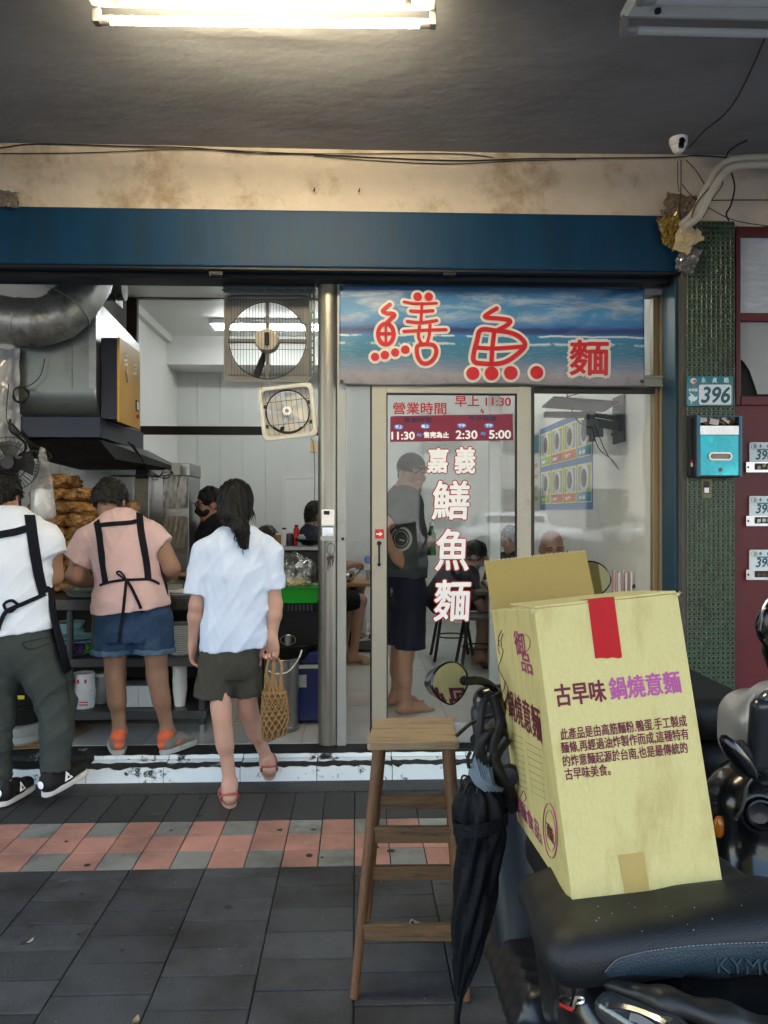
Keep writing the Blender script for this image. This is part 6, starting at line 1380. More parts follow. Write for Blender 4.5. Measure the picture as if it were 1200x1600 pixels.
def handf(s, wr, d, n, side, z=1.0, curl=(25, 30, 34, 38), spread=.06, thumb=25):
    wr = np.array(wr, float); d = nrm(d); n = nrm(n - d * np.dot(n, d)); sd = nrm(np.cross(d, n)); sd = sd if np.dot(sd, side) > 0 else -sd
    s.cone(wr, wr + d * .035 * z, .024 * z, .030 * z, .02, (n, .62)); s.cone(wr + d * .03 * z, wr + d * .075 * z, .034 * z, .036 * z, .02, (n, .42))
    L = (.070, .078, .073, .057); off = (.029, .010, -.009, -.027)
    for i in range(4):
        p = wr + d * (.078 - .004 * abs(i - 1)) * z + sd * off[i] * z; a = math.radians(curl[i]) * .6; tot = 0
        fd0 = nrm(d + sd * spread * (1.2 - i))
        for j, fr_ in enumerate((.45, .31, .24)):
            tot += a if j == 0 else math.radians(curl[i]) * (1.0 if j == 1 else .8)
            fd = fd0 * math.cos(tot) + n * math.sin(tot); q = p + fd * L[i] * fr_ * z; s.cone(p, q, (.0090 - .0006 * j) * z, (.0086 - .0007 * j) * z, .004 if j == 0 else .003); p = q
    p = wr + d * .022 * z + sd * .026 * z; t1 = nrm(d * .75 + sd * .62 + n * .35); q = p + t1 * .042 * z; s.cone(p, q, .0145 * z, .0105 * z, .012)
    t2 = nrm(d * .95 + sd * .15 + n * math.sin(math.radians(thumb))); s.cone(q, q + t2 * .030 * z, .0102 * z, .0085 * z, .004)
def legf(s, hip, kn, an, b, z=1.0, fat=1.0):
    b = nrm(b); s.cone(hip, kn, .085 * z * fat, .053 * z * fat, .03); s.cone(kn, an, .050 * z * fat, .034 * z, .03)
    s.cone(kn + (an - kn) * .14 + b * .012, kn + (an - kn) * .48 + b * .012, .043 * z * fat, .044 * z * fat, .04); s.ell(kn - b * .012, .045 * z * fat, None, .03)
def footf(s, an, heel, toe, z=1.0):
    """bare foot; heel and toe are ground points"""
    an = np.array(an, float); heel = np.array(heel, float); toe = np.array(toe, float); up = np.array((0, 0, 1.0)); d = toe - heel; sd = nrm(np.cross(d, up)); dn = nrm(d)
    s.cone(an, heel + up * .030 * z + dn * .02, .034 * z, .031 * z, .02); s.cone(heel + up * .030 * z + dn * .02, heel + d * .72 + up * .022 * z, .031 * z, .034 * z, .02, (up, .75)); s.cone(an - up * .02, heel + d * .62 + up * .03 * z, .036 * z, .026 * z, .03)
    for i, (o, l) in enumerate(((.026, .26), (.010, .28), (-.003, .25), (-.015, .21), (-.027, .15))):
        p = heel + d * .72 + sd * o * z + up * .012 * z; s.cone(p, p + d * l, (.013 if i == 0 else .009) * z, (.012 if i == 0 else .008) * z, .008)
def sole(mbx, heel, toe, w, th, lift=0, n=18):
    heel = Vector(heel); toe = Vector(toe); d = toe - heel; L_ = d.length; dn = d.normalized(); sd = dn.cross(Vector((0, 0, 1))).normalized(); up = sd.cross(dn).normalized()
    out = []
    for sgn in (1, -1):
        rngs = np.linspace(-.04, 1.05, n) if sgn == 1 else np.linspace(1.05, -.04, n)
        for t_ in rngs:
            ww = w * (.78 + .26 * math.sin((t_ - .15) * 2.6)) * math.sqrt(max(.02, 1 - ((t_ - .505) / .555) ** 8)); out.append(heel + dn * (t_ * L_) + sd * (sgn * ww) + up * lift)
    mbx.prism(out, up * -th)
def person(label, loc, group=None): return thing('person', label, 'person', loc, group)
def tufts(o, n, L_, par, seed, mat=None, down=.7):
    """short loose locks on a head of hair"""
    rg_ = random.Random(seed); vs = o.data.vertices; mb = MB(); lo = LOC[par.name]
    for _ in range(n):
        v = vs[rg_.randrange(len(vs))]; d = (v.normal * rg_.uniform(.1, .55) + Vector((rg_.uniform(-.5, .5), rg_.uniform(-.5, .5), -down))).normalized(); p_ = v.co + lo - v.normal * .003; l = L_ * rg_.uniform(.6, 1.3)
        mb.tube([p_, p_ + (d + v.normal * .25) * l * .55, p_ + d * l], [.0028, .0022, .0004], 4)
    sub('hair_lock', mb, mat or hairm, o)
UP = np.array((0, 0, 1.0)); BK = np.array((0, -1.0, 0)); FW = np.array((0, 1.0, 0))

# ---------------------------------------------------------------- woman in white T-shirt, walking
Yt = 3.80
W_ = person('woman in a loose white T-shirt and olive shorts walking with a woven bag', (*P(362, 1250, 3.72).xy, 0))
s = Sdf(); hc = A(369, 788, 3.82)
headf(s, hc, FW + UP * -.08, UP, .98, face=True)
s.cone(A(372, 815, 3.80), A(370, 850, 3.80), .046, .055, .03)
s.chain([A(370, 862, Yt), A(370, 905, Yt), A(368, 960, Yt), A(362, 1020, Yt)], [.10, .125, .108, .105], .04, (FW, .68))
s.cone(A(326, 858, Yt), A(416, 858, Yt), .048, .048, .05)
shL, shR = A(322, 860, Yt), A(420, 860, Yt); elL, elR = A(307, 945, Yt - .01), A(430, 944, Yt - .02); wrL, wrR = A(301, 1006, Yt + .03), A(425, 999, Yt - .03)
armf(s, shL, elL, wrL, .86); armf(s, shR, elR, wrR, .86)
handf(s, wrL, A(302, 1040, Yt + .06) - wrL, np.array((1.0, -.1, 0)), np.array((.0, 1, 0)), .95, (18, 24, 30, 34))
dR = nrm(A(427, 1030, Yt - .02) - wrR); handf(s, wrR, dR, np.array((-.5, -.9, 0)), np.array((-1, .35, 0)), .95, (78, 80, 82, 84), .03)
kL, aL = A(345, 1105, Yt - .06), A(359, 1222, 3.735); kR, aR = A(386, 1105, Yt + .05), A(417, 1186, 3.985)
legf(s, A(344, 1036, Yt), kL, aL, BK, .90, .90); legf(s, A(386, 1036, Yt), kR, aR, BK, .90, .94)
hL, tL = np.array(PZ(360, 1257, .012)), np.array(PZ(352, 1228, .012)); tL = hL + nrm(tL - hL) * .215
hR = A(421, 1213, 3.90); tR = hR + nrm(np.array((-.03, .19, .035))) * .205
footf(s, aL, hL, tL, .9); footf(s, aR, hR, tR, .9)
soft('body', s, .0062, sk_pale, W_)
sandm = pm('sandal coral', (.42, .11, .10), .5, var=.08); solem = pm('sandal sole', (.40, .26, .19), .6, var=.1)
for h_, t_ in ((hL, tL), (hR, tR)):
    d = t_ - h_; dn = nrm(d); sd = nrm(np.cross(dn, UP)); mb = MB(); sole(mb, h_ - dn * .012, t_ + dn * .02, .042, .013, .0); so_ = add('sandal', mb, solem, W_, smooth=None, bevel=.003)
    mb = MB(); mb.tube([h_ + d * .22 + sd * .040 + UP * .004, h_ + d * .12 + sd * .037 + UP * .035, h_ - dn * .008 + UP * .052, h_ + d * .12 - sd * .037 + UP * .035, h_ + d * .22 - sd * .040 + UP * .004], .006, 8, smooth=5); mb.tube([h_ + d * .62 + sd * .042 + UP * .005, h_ + d * .58 + sd * .025 + UP * .048, h_ + d * .58 - sd * .025 + UP * .048, h_ + d * .62 - sd * .042 + UP * .005], .008, 8, smooth=5); sub('strap', mb, sandm, so_)
# shirt
a_, b_ = A(311, 1018, Yt), A(418, 1006, Yt); hem = (a_, (b_[2] - a_[2], 0, -(b_[0] - a_[0])))
sh = Sdf(); sh.chain([A(371, 862, Yt), A(372, 895, Yt), A(372, 940, Yt), A(367, 985, Yt), A(364, 1040, Yt)], [.120, .158, .152, .160, .172], .03, (FW, .66), clip=[hem])
sh.cone(A(330, 856, Yt), A(412, 856, Yt), .058, .058, .06); sh.cone(A(350, 836, Yt - .005), A(389, 836, Yt - .005), .036, .036, .05)
sl0, sl1 = A(306, 928, Yt - .015), A(430, 920, Yt - .02)
sh.cone(A(318, 862, Yt), A(303, 955, Yt - .01), .062, .066, .02, (FW, .95), clip=[(sl0, nrm((-.13, 0, -1)))]); sh.cone(A(423, 862, Yt), A(432, 950, Yt - .02), .060, .050, .02, (FW, .95), clip=[(sl1, nrm((.12, 0, -1)))])
sh.cone(A(369, 818, 3.84), A(371, 836, 3.80), .056, .056, .005, op='-')
sh.disp = (lambda f1, f2: (lambda q: f1(q) + f2(q)))(folds(.0085, [(34, 8, -20), (24, -10, -26), (40, 5, 8), (36, 0, -14)], 4), folds(.0012, [(90, 10, -50), (70, 0, 30)], 8))
soft('t_shirt', sh, .006, cloth('white cotton', (.60, .68, .84), .85, .02), W_)
s = Sdf(); s.chain([A(362, 1004, Yt), A(360, 1030, Yt)], [.140, .150], .03, (FW, .72), clip=[(A(362, 1058, Yt), (0, 0, -1.))])
s.cone(A(366, 1030, Yt), A(366, 1056, Yt), .07, .055, .03); s.cone(A(344, 1025, Yt), A(331, 1100, Yt - .02), .094, .098, .012, (FW, .95), clip=[(A(334, 1088, Yt - .02), nrm((-.06, 0, -1)))]); s.cone(A(384, 1025, Yt), A(389, 1100, Yt + .03), .074, .070, .012, clip=[(A(386, 1086, Yt + .03), nrm((.05, 0, -1)))])
s.disp = folds(.0065, [(54, 0, 14), (36, 10, -32), (74, 0, 8), (-24, 0, 48)], 3)
soft('shorts', s, .0065, cloth('olive grey cotton', (.075, .072, .062), .85), W_)
s = Sdf(); u_ = UP; M3 = np.eye(3)
s.ell(hc + np.array((0, -.02, .022)), (.089, .104, .105)); s.ell(hc + np.array((.002, -.05, -.045)), (.080, .07, .075), None, .03); s.ell(hc + np.array((0, .105, -.03)), (.07, .06, .10), None, .01, '-')
s.cone(hc + np.array((.012, -.105, -.05)), A(377, 830, 3.70), .036, .030, .03); s.cone(A(377, 826, 3.705), A(382, 853, 3.70), .042, .020, .02)
_w = np.array(((220, 60, 20), (160, -140, 12), (90, 200, 16.)))
s.disp = lambda q: .0016 * np.sin(q @ _w.T).sum(-1)
hr_ = soft('hair', s, .005, hairm, W_)
mb = MB(); rg = random.Random(2)
for k in range(26):
    a0 = Vector(A(374 + rg.uniform(-6, 7), 826, 3.69)); a1 = Vector(A(380 + rg.uniform(-9, 8), 848 + rg.uniform(-4, 7), 3.69 + rg.uniform(-.015, .01))); mb.tube([a0, (a0 + a1) / 2 + Vector((rg.uniform(-.01, .012), -.008, 0)), a1], [.004, .003, .0008], 5, smooth=3)
for sg, n_ in ((-1, 5), (1, 7)):
    for k in range(n_): a0 = Vector(hc) + Vector((sg * .082, -.02, -.02)); a1 = a0 + Vector((sg * rg.uniform(-.012, .012), rg.uniform(-.02, .02), -.05 - .03 * rg.random())); mb.tube([a0, (a0 + a1) / 2 + Vector((sg * .008, 0, 0)), a1], [.0022, .0015, .0006], 4, smooth=3)
sub('loose_strand', mb, hairm, hr_); tufts(hr_, 110, .030, W_, 8, None, 2.2)
s = Sdf(); s.ell(A(377, 829, 3.70), (.032, .030, .012)); soft('hair_tie', s, .004, rubber, W_)
# woven bag in her hand
jute = pm('jute cord', (.34, .215, .10), .8, var=.25, scale=80, bump=.6, bscale=300)
Yb_ = 3.765
t = thing('woven_bag', 'knotted jute net bag with two loop handles held by the woman in white', 'bag', P(427, 1148, Yb_))
def bag_pt(v, a):    # v 0 bottom .. 1 top, a angle
    py = 1150 - 82 * v; cx = 429 - 4 * v + 3 * math.sin(2 * v); hw = (np.interp(v, [0, .04, .2, .5, .8, 1], [10, 18, 21.5, 21, 18.5, 16])) * Yb_ / FPX
    c = P(cx, py + (4 if v < .1 else 0), Yb_); tilt = .018 * (.5 - v); return c + Vector((hw * math.cos(a), .55 * hw * math.sin(a), .006 * math.cos(a) + tilt * math.cos(a)))
mb = MB(); n = 28; mb.loft([[bag_pt(v, 2 * math.pi * k / n) * 1 for k in range(n)] for v in np.linspace(.0, .80, 10)]); add('lining', mb, pm('jute dark', (.15, .09, .04), .9, var=.3, bump=.5, bscale=200), t, smooth=60)
mb = MB(); NS = 13
for sg in (-1, 1):
    for k in range(NS): mb.tube([bag_pt(v, 2 * math.pi * (k / NS + sg * v * .40)) * 1 + Vector((0, -.002, 0)) for v in np.linspace(.0, .84, 16)], .0033, 6)
for k in range(NS):
    for j in range(11):
        v = .03 + .08 * j; a = 2 * math.pi * (k / NS + (j % 2) * .5 / NS)
        q = bag_pt(min(v, .84), a); mb.lathe([(.001, -.005), (.005, -.003), (.0055, 0), (.005, .003), (.001, .005)], q + Vector((0, -.003, 0)), n=6, caps=False)
mb.tube([bag_pt(.84, a) for a in np.linspace(0, 6.2832, 40)], .005, 8, caps=False); add('net_body', mb, jute, t)
top = [Vector(A(424, 1031, Yb_ - .012)), Vector(A(430, 1029, Yb_ + .012))]
for hnd, (x0, x1) in enumerate(((413, 428), (424, 441))):
    mb = MB()
    for k in range(5):
        base = bag_pt(.85, R(200 + 28 * k + 40 * hnd)); mb.tube([base, base * .5 + Vector(A(x0 + 3, 1066, Yb_ - .02)) * .5, Vector(A(x0 + 1 + k * .8, 1052, Yb_ - .02))], .0032, 6, smooth=4)
        base = bag_pt(.85, R(300 + 14 * k)); mb.tube([base, base * .5 + Vector(A(x1 - 3, 1066, Yb_ - .02)) * .5, Vector(A(x1 - 4 + k * .8, 1052, Yb_ - .02))], .0032, 6, smooth=4)
    mb.tube([A(x0 + 3, 1055, Yb_ - .02), A(x0 + 5, 1038, Yb_ - .015), np.array(top[hnd]) + np.array((-.008, 0, .004)), np.array(top[hnd]) + np.array((.010, 0, .003)), A(x1 - 1, 1040, Yb_ - .015), A(x1 - 2, 1055, Yb_ - .02)], .0068, 8, smooth=5); add('handle', mb, jute, t)

# ---------------------------------------------------------------- cook in pink, at the counter
Yt = 4.20
K_ = person('cook in a pink T-shirt, dark apron straps and denim shorts bent over the counter', (*P(222, 1168, 4.18).xy, FL))
s = Sdf(); hc = A(172, 784, 4.33); hf = nrm((.02, .86, -.5)); hu = nrm((0, .5, .86))
headf(s, hc, hf, hu, 1.0); s.cone(A(174, 800, 4.28), A(182, 826, 4.22), .05, .06, .03)
s.chain([A(188, 838, Yt), A(194, 890, Yt - .02), A(204, 950, Yt - .06), A(206, 985, Yt - .06)], [.13, .14, .13, .09], .05, (FW, .7)); s.cone(A(142, 838, Yt), A(238, 835, Yt), .055, .055, .06)
shL, shR = A(135, 842, Yt), A(243, 838, Yt); elL, elR = A(117, 900, 4.16), A(268, 888, 4.16); wrL, wrR = A(150, 912, 4.40), A(240, 910, 4.42)
armf(s, shL, elL, wrL, 1, 1.12); armf(s, shR, elR, wrR, 1, 1.15)
handf(s, wrL, np.array((.75, .6, -.05)), np.array((0, 0, -1.)), np.array((.4, -1, 0)), .95, (30, 34, 38, 42)); handf(s, wrR, np.array((-.75, .6, -.08)), np.array((0, 0, -1.)), np.array((-.4, -1, 0)), .95, (30, 34, 38, 42))
kL, aL = A(180, 1052, 4.14), A(187, 1140, 4.17); kR, aR = A(245, 1052, 4.13), A(261, 1138, 4.16)
legf(s, A(180, 985, 4.14), kL, aL, BK, 1.0, .94); legf(s, A(243, 985, 4.13), kR, aR, BK, 1.0, .94)
hL = np.array((*A(185, 1168, 4.13)[:2], FL + .02)); tL = hL + nrm((-.35, 1, 0)) * .20; hR = np.array((*A(258, 1164, 4.13)[:2], FL + .02)); tR = hR + nrm((.55, 1, 0)) * .20
for a_, h_, t_ in ((aL, hL, tL), (aR, hR, tR)): footf(s, a_, h_, t_, .92)
soft('body', s, .0068, sk_tan, K_)
gs = pm('shoe grey', (.22, .21, .19), .7, var=.15); og = pm('shoe orange', (.62, .15, .07), .6, var=.08); so1 = pm('shoe sole', (.42, .42, .40), .6, var=.15, col2=(.2, .19, .17), c2lo=.55, c2hi=.7, c2scale=40)
for h_, t_ in ((hL, tL), (hR, tR)):
    d = t_ - h_; dn = nrm(d); sd = nrm(np.cross(dn, UP)); s = Sdf()
    s.cone(h_ + UP * .038 + dn * .012, h_ + d * .5 + UP * .036, .043, .042, .02, (UP, 1.0)); s.cone(h_ + d * .5 + UP * .034, t_ - dn * .02 + UP * .022, .042, .034, .02, (UP, .8)); s.cone(h_ + UP * .05, h_ + UP * .075 + dn * .02, .037, .034, .02)
    s.cone(h_ + UP * .16 + dn * .03, h_ + UP * .075 + dn * .03, .034, .030, .004, op='-'); sho = soft('sneaker', s, .005, gs, K_)
    mb = MB(); sole(mb, h_ - dn * .02, t_ + dn * .01, .050, .030, .012); sub('sole', mb, so1, sho, smooth=None, bevel=.008)
    s = Sdf(); s.cone(h_ + UP * .072 - dn * .006, h_ + UP * .086 + dn * .02, .038, .038, .01); s.cone(h_ + UP * .2 + dn * .03, h_ + UP * .07 + dn * .03, .033, .032, .003, op='-'); s.cone(h_ + UP * .035 - dn * .022, h_ + UP * .055 - dn * .012, .024, .022, .01); s.cone(h_ + d * .25 + sd * .034 + UP * .03, h_ + d * .42 + sd * .036 + UP * .045, .013, .01, .006); s.cone(h_ + d * .25 - sd * .034 + UP * .03, h_ + d * .42 - sd * .036 + UP * .045, .013, .01, .006); sub('heel_patch', s.mesh(.0045, 'patch', LOC[K_.name]), og, sho)
# pink shirt
a_, b_ = A(147, 956, Yt), A(262, 942, Yt); hem = (a_, (b_[2] - a_[2], 0, -(b_[0] - a_[0])))
sh = Sdf(); sh.chain([A(190, 836, Yt), A(198, 872, Yt - .01), A(203, 905, Yt - .03), A(205, 945, Yt - .05), A(205, 985, Yt - .05)], [.150, .178, .172, .200, .214], .03, (FW, .78), clip=[hem])
sh.cone(A(145, 842, Yt), A(236, 838, Yt), .076, .076, .07); sh.cone(A(172, 816, 4.23), A(198, 816, 4.23), .045, .045, .05)
sh.cone(A(138, 845, Yt), A(114, 892, 4.18), .080, .080, .02, clip=[(A(123, 877, 4.19), nrm((-.55, 0, -.83)))]); sh.cone(A(238, 842, Yt), A(272, 872, 4.18), .080, .080, .02, clip=[(A(258, 853, 4.19), nrm((.80, 0, -.6)))])
sh.disp = (lambda f1, f2: (lambda q: f1(q) + f2(q)))(folds(.0065, [(32, 0, 18), (-32, 0, 16), (10, 0, 44), (14, 0, -46)], 14), folds(.0012, [(80, 10, 40), (20, 0, 90)], 18))
soft('t_shirt', sh, .0065, cloth('pink cotton', (.62, .46, .46), .85, .03), K_)
so = Sdf(); so.chain([A(206, 950, Yt - .05), A(206, 985, Yt - .06)], [.155, .185], .03, (FW, .78), clip=[(A(206, 1000, 4.13), (0, 0, -1.))])
so.cone(A(206, 975, 4.13), A(207, 1004, 4.13), .075, .062, .03); cl, crr = A(177, 1021, 4.13), A(240, 1019, 4.13)
so.cone(A(180, 968, 4.14), A(175, 1040, 4.12), .106, .106, .012, (FW, .95), clip=[(cl, nrm((-.05, 0, -1)))]); so.cone(A(238, 968, 4.13), A(243, 1040, 4.12), .106, .106, .012, (FW, .95), clip=[(crr, nrm((.05, 0, -1)))])
so.disp = folds(.0065, [(52, 0, 16), (-40, 8, 40), (46, 0, -36), (80, 0, 10)], 23)
den = cloth('denim', (.035, .070, .135), .85, .2, .4, 420, col2=(.07, .12, .20), c2lo=.5, c2hi=.75, c2scale=9)
sho_ = soft('denim_shorts', so, .0065, den, K_)
cu = Sdf()
for a_, b_, c_ in ((A(180, 968, 4.14), A(175, 1040, 4.12), cl), (A(238, 968, 4.13), A(243, 1040, 4.12), crr)): cu.cone(a_, b_, .110, .111, .0, (FW, .95), clip=[(c_, (0, 0, -1.)), (c_ + UP * .028, (0, 0, 1.))])
cu.disp = so.disp; sub('cuff', cu.mesh(.0055, 'cuff', LOC[K_.name]), cloth('denim pale', (.10, .16, .24), .85, .12, .4, 420), sho_)
tufts(soft('hair', hair_cap(hc, hf, hu, 1.0, .015, .018, 5, rough=.012), .0055, hairg, K_), 420, .020, K_, 5, hairg, .35)
navyc = cloth('apron navy', (.010, .012, .022), .8, .2)
both = Sdf(); both.p = sh.p + so.p; f1_ = sh.disp; both.disp = f1_
for nm, path, w in (('apron_strap', [(152, 815), (156, 835), (159, 860), (162, 885), (166, 911)], .036), ('apron_strap', [(217, 803), (220, 830), (225, 860), (229, 885), (231, 907)], .036), ('cross_strap', [(153, 822), (175, 819), (198, 818), (219, 814)], .024), ('waist_tie', [(157, 915), (172, 910), (190, 907), (212, 906), (234, 906), (248, 913)], .013)):
    p_, n_ = pick(both, densify(path, 6)); mb = MB(); ribbon(mb, p_, n_, w, .004); add(nm, mb, navyc, K_, smooth=40)
mb = MB()
for path in ([(199, 908), (196, 925), (194, 950), (191, 975), (187, 1003)], [(199, 908), (206, 920), (214, 935), (223, 956)]):
    p_, n_ = pick(both, densify(path, 5), .010); ribbon(mb, p_, n_, .015, .003)
p_, n_ = pick(both, densify([(199, 909), (190, 901), (184, 896), (187, 893), (194, 899), (199, 909)], 4), .012); mb.tube(list(p_), .005, 6)
add('tie_bow', mb, navyc, K_, smooth=40)
# front of the apron wrapping round her right side
mb = MB(); rings = []
for py, hw, dp in ((835, .11, .12), (880, .18, .15), (915, .192, .16), (960, .205, .175), (1012, .215, .18)):
    c = A(206 if py > 880 else 198, py, 4.17); rings.append([Vector(c + np.array((hw * math.cos(a), dp * math.sin(a) - .01, 0))) for a in np.linspace(-.12, math.pi + .02, 26)])
mb.loft(rings, caps=False, closed=False); ap = add('apron', mb, cloth('apron green', (.16, .19, .06), .8, .15), K_, smooth=60)
m_ = ap.modifiers.new('cloth', 'SOLIDIFY'); m_.thickness = .003
mb = MB(); mb.tube([r_[0] + Vector((0, -.002, 0)) for r_ in rings[1:]], .006, 6, smooth=4); sub('hem_binding', mb, navyc, ap)

# ---------------------------------------------------------------- cook in white, striding in at the frame edge
Yt = 3.80
M_ = person('cook in a white T-shirt, navy apron and grey-green trousers striding toward the pots', (*P(8, 1248, 3.74).xy, 0))
s = Sdf(); hc = A(3, 776, 3.88); hf = nrm((.12, .98, -.12)); headf(s, hc, hf, UP, 1.02); s.cone(A(6, 795, 3.85), A(12, 822, 3.82), .054, .062, .03)
s.chain([A(16, 840, Yt), A(16, 900, Yt), A(16, 960, Yt), A(18, 1000, Yt)], [.15, .165, .15, .15], .05, (FW, .66)); s.cone(A(-38, 838, Yt), A(70, 838, Yt), .058, .058, .06)
shR, shL = A(78, 842, Yt), A(-46, 842, Yt); elR, elL = A(84, 900, 3.86), A(-58, 900, 3.84); wrR, wrL = A(55, 905, 4.10), A(-25, 900, 4.08)
armf(s, shR, elR, wrR, 1.02, 1.08); armf(s, shL, elL, wrL, 1.02, 1.08)
handf(s, wrR, np.array((-.6, .8, 0)), np.array((-.2, 0, -1.)), np.array((-.3, -1, 0)), 1.0); handf(s, wrL, np.array((.6, .8, 0)), np.array((.2, 0, -1.)), np.array((.3, -1, 0)), 1.0)
hR = A(74, 1240, 3.71); tR = A(128, 1205, 3.90); hL = np.array((*A(2, 1252, 3.70)[:2], .018)); tL = hL + nrm((.12, 1, 0)) * .23
aR, aL = A(82, 1206, 3.75), A(4, 1222, 3.74); kR, kL = A(88, 1098, 3.84), A(-10, 1112, 3.78)
legf(s, A(48, 1000, Yt), kR, aR, BK, 1.0, .9); legf(s, A(-14, 1000, Yt), kL, aL, BK, 1.0, .9); footf(s, aR, hR, tR - (tR - hR) * .1, .95); footf(s, aL, hL, tL - (tL - hL) * .1, .95)
soft('body', s, .007, sk_mid, M_)
a_, b_ = A(-46, 993, Yt), A(80, 979, Yt); hem = (a_, (b_[2] - a_[2], 0, -(b_[0] - a_[0])))
sh = Sdf(); sh.chain([A(17, 838, Yt), A(17, 880, Yt), A(16, 930, Yt), A(17, 980, Yt), A(17, 1010, Yt)], [.155, .192, .188, .196, .20], .03, (FW, .68), clip=[hem])
sh.cone(A(-38, 842, Yt), A(72, 842, Yt), .076, .076, .07); sh.cone(A(-4, 818, 3.81), A(24, 818, 3.81), .05, .05, .05)
for a_, b_, c_, nx in ((A(72, 848, Yt), A(90, 895, 3.83), A(87, 868, 3.82), .45), (A(-42, 848, Yt), A(-60, 895, 3.82), A(-56, 868, 3.82), -.45)): sh.cone(a_, b_, .080, .080, .02, clip=[(c_, nrm((nx, 0, -1)))])
sh.disp = (lambda f1, f2: (lambda q: f1(q) + f2(q)))(folds(.0075, [(30, 0, -28), (18, 0, -40), (38, 0, 8)], 34), folds(.0012, [(80, 10, -60), (-50, 0, 80)], 38))
soft('t_shirt', sh, .0068, cloth('bright white cotton', (.72, .77, .86), .85, .02), M_)
tr_ = Sdf(); tr_.chain([A(17, 972, Yt), A(17, 1005, Yt)], [.182, .188], .04, (FW, .72))
tr_.chain([A(46, 1005, Yt), A(72, 1060, 3.82), A(88, 1100, 3.84), A(88, 1150, 3.79), A(87, 1215, 3.76)], [.118, .100, .092, .070, .066], .03, clip=[(A(87, 1202, 3.76), nrm((.02, 0, -1)))])
tr_.chain([A(-10, 1005, Yt), A(-9, 1060, 3.80), A(-11, 1112, 3.79), A(-14, 1165, 3.76), A(-10, 1245, 3.73)], [.122, .110, .100, .086, .080], .03, clip=[(A(-8, 1240, 3.73), (0, 0, -1.))])
tr_.disp = (lambda f1, f2: (lambda q: f1(q) + f2(q)))(folds(.0085, [(16, 8, 38), (-22, 0, 34), (34, 0, 10)], 44), folds(.0012, [(20, 0, 100), (-40, 0, 80)], 48))
tro = soft('trousers', tr_, .0068, cloth('grey green twill', (.066, .078, .074), .85, .08), M_)
for path in ([(34, 1004), (45, 1016), (78, 1005)], [(34, 1004), (55, 1000), (78, 995)], [(96, 1035), (104, 1068), (108, 1098)]):
    p_, n_ = pick(tr_, densify(path, 5), .001); mb = MB(); ribbon(mb, p_, n_, .006, .003); sub('pocket_seam', mb, cloth('seam dark', (.035, .042, .04)), tro, smooth=40)
p_, n_ = pick(tr_, densify([(66, 1198), (76, 1200), (88, 1200), (100, 1199), (109, 1196)], 4), -.001); mb = MB(); ribbon(mb, p_, n_, .035, .005); sub('cuff', mb, cloth('grey green twill', (.066, .078, .074)), tro, smooth=40)
both = Sdf(); both.p = sh.p + tr_.p; both.disp = sh.disp
for nm, path, w in (('apron_strap', [(46, 806), (50, 830), (54, 860), (59, 895), (67, 928)], .048), ('cross_strap', [(-30, 840), (0, 836), (22, 832), (44, 826)], .036), ('waist_tie', [(70, 928), (50, 937), (30, 946), (12, 954), (2, 970), (-2, 985)], .020)):
    p_, n_ = pick(both, densify(path, 6)); mb = MB(); ribbon(mb, p_, n_, w, .004); add(nm, mb, navyc, M_, smooth=40)
p_, n_ = pick(both, densify([(30, 946), (18, 938), (8, 946), (16, 956), (30, 946)], 4), .01); mb = MB(); mb.tube(list(p_), .007, 6); add('tie_bow', mb, navyc, M_)
mb = MB(); rings = []
for py, cx, hw, dp in ((850, 20, .13, .13), (925, 17, .200, .16), (965, 18, .210, .17), (1000, 22, .225, .185), (1050, 30, .240, .21)):
    c = A(cx, py, Yt); rings.append([Vector(c + np.array((hw * math.cos(a), dp * math.sin(a), .0))) for a in np.linspace(-.22, math.pi + .1, 26)])
mb.loft(rings, caps=False, closed=False); ap = add('apron', mb, navyc, M_, smooth=60); m_ = ap.modifiers.new('cloth', 'SOLIDIFY'); m_.thickness = .004
tufts(soft('hair', hair_cap(hc, hf, UP, 1.02, .015, .0, 15, rough=.010), .006, hairm, M_), 380, .022, M_, 6)
s = Sdf(); r_ = np.array((.99, -.12, 0)); s.ell(hc + r_ * .088 - UP * .03 + hf * .005, (.008, .016, .035)); soft('earpiece', s, .004, rubber, M_)
bsm = pm('canvas black', (.012, .012, .014), .75, var=.2)
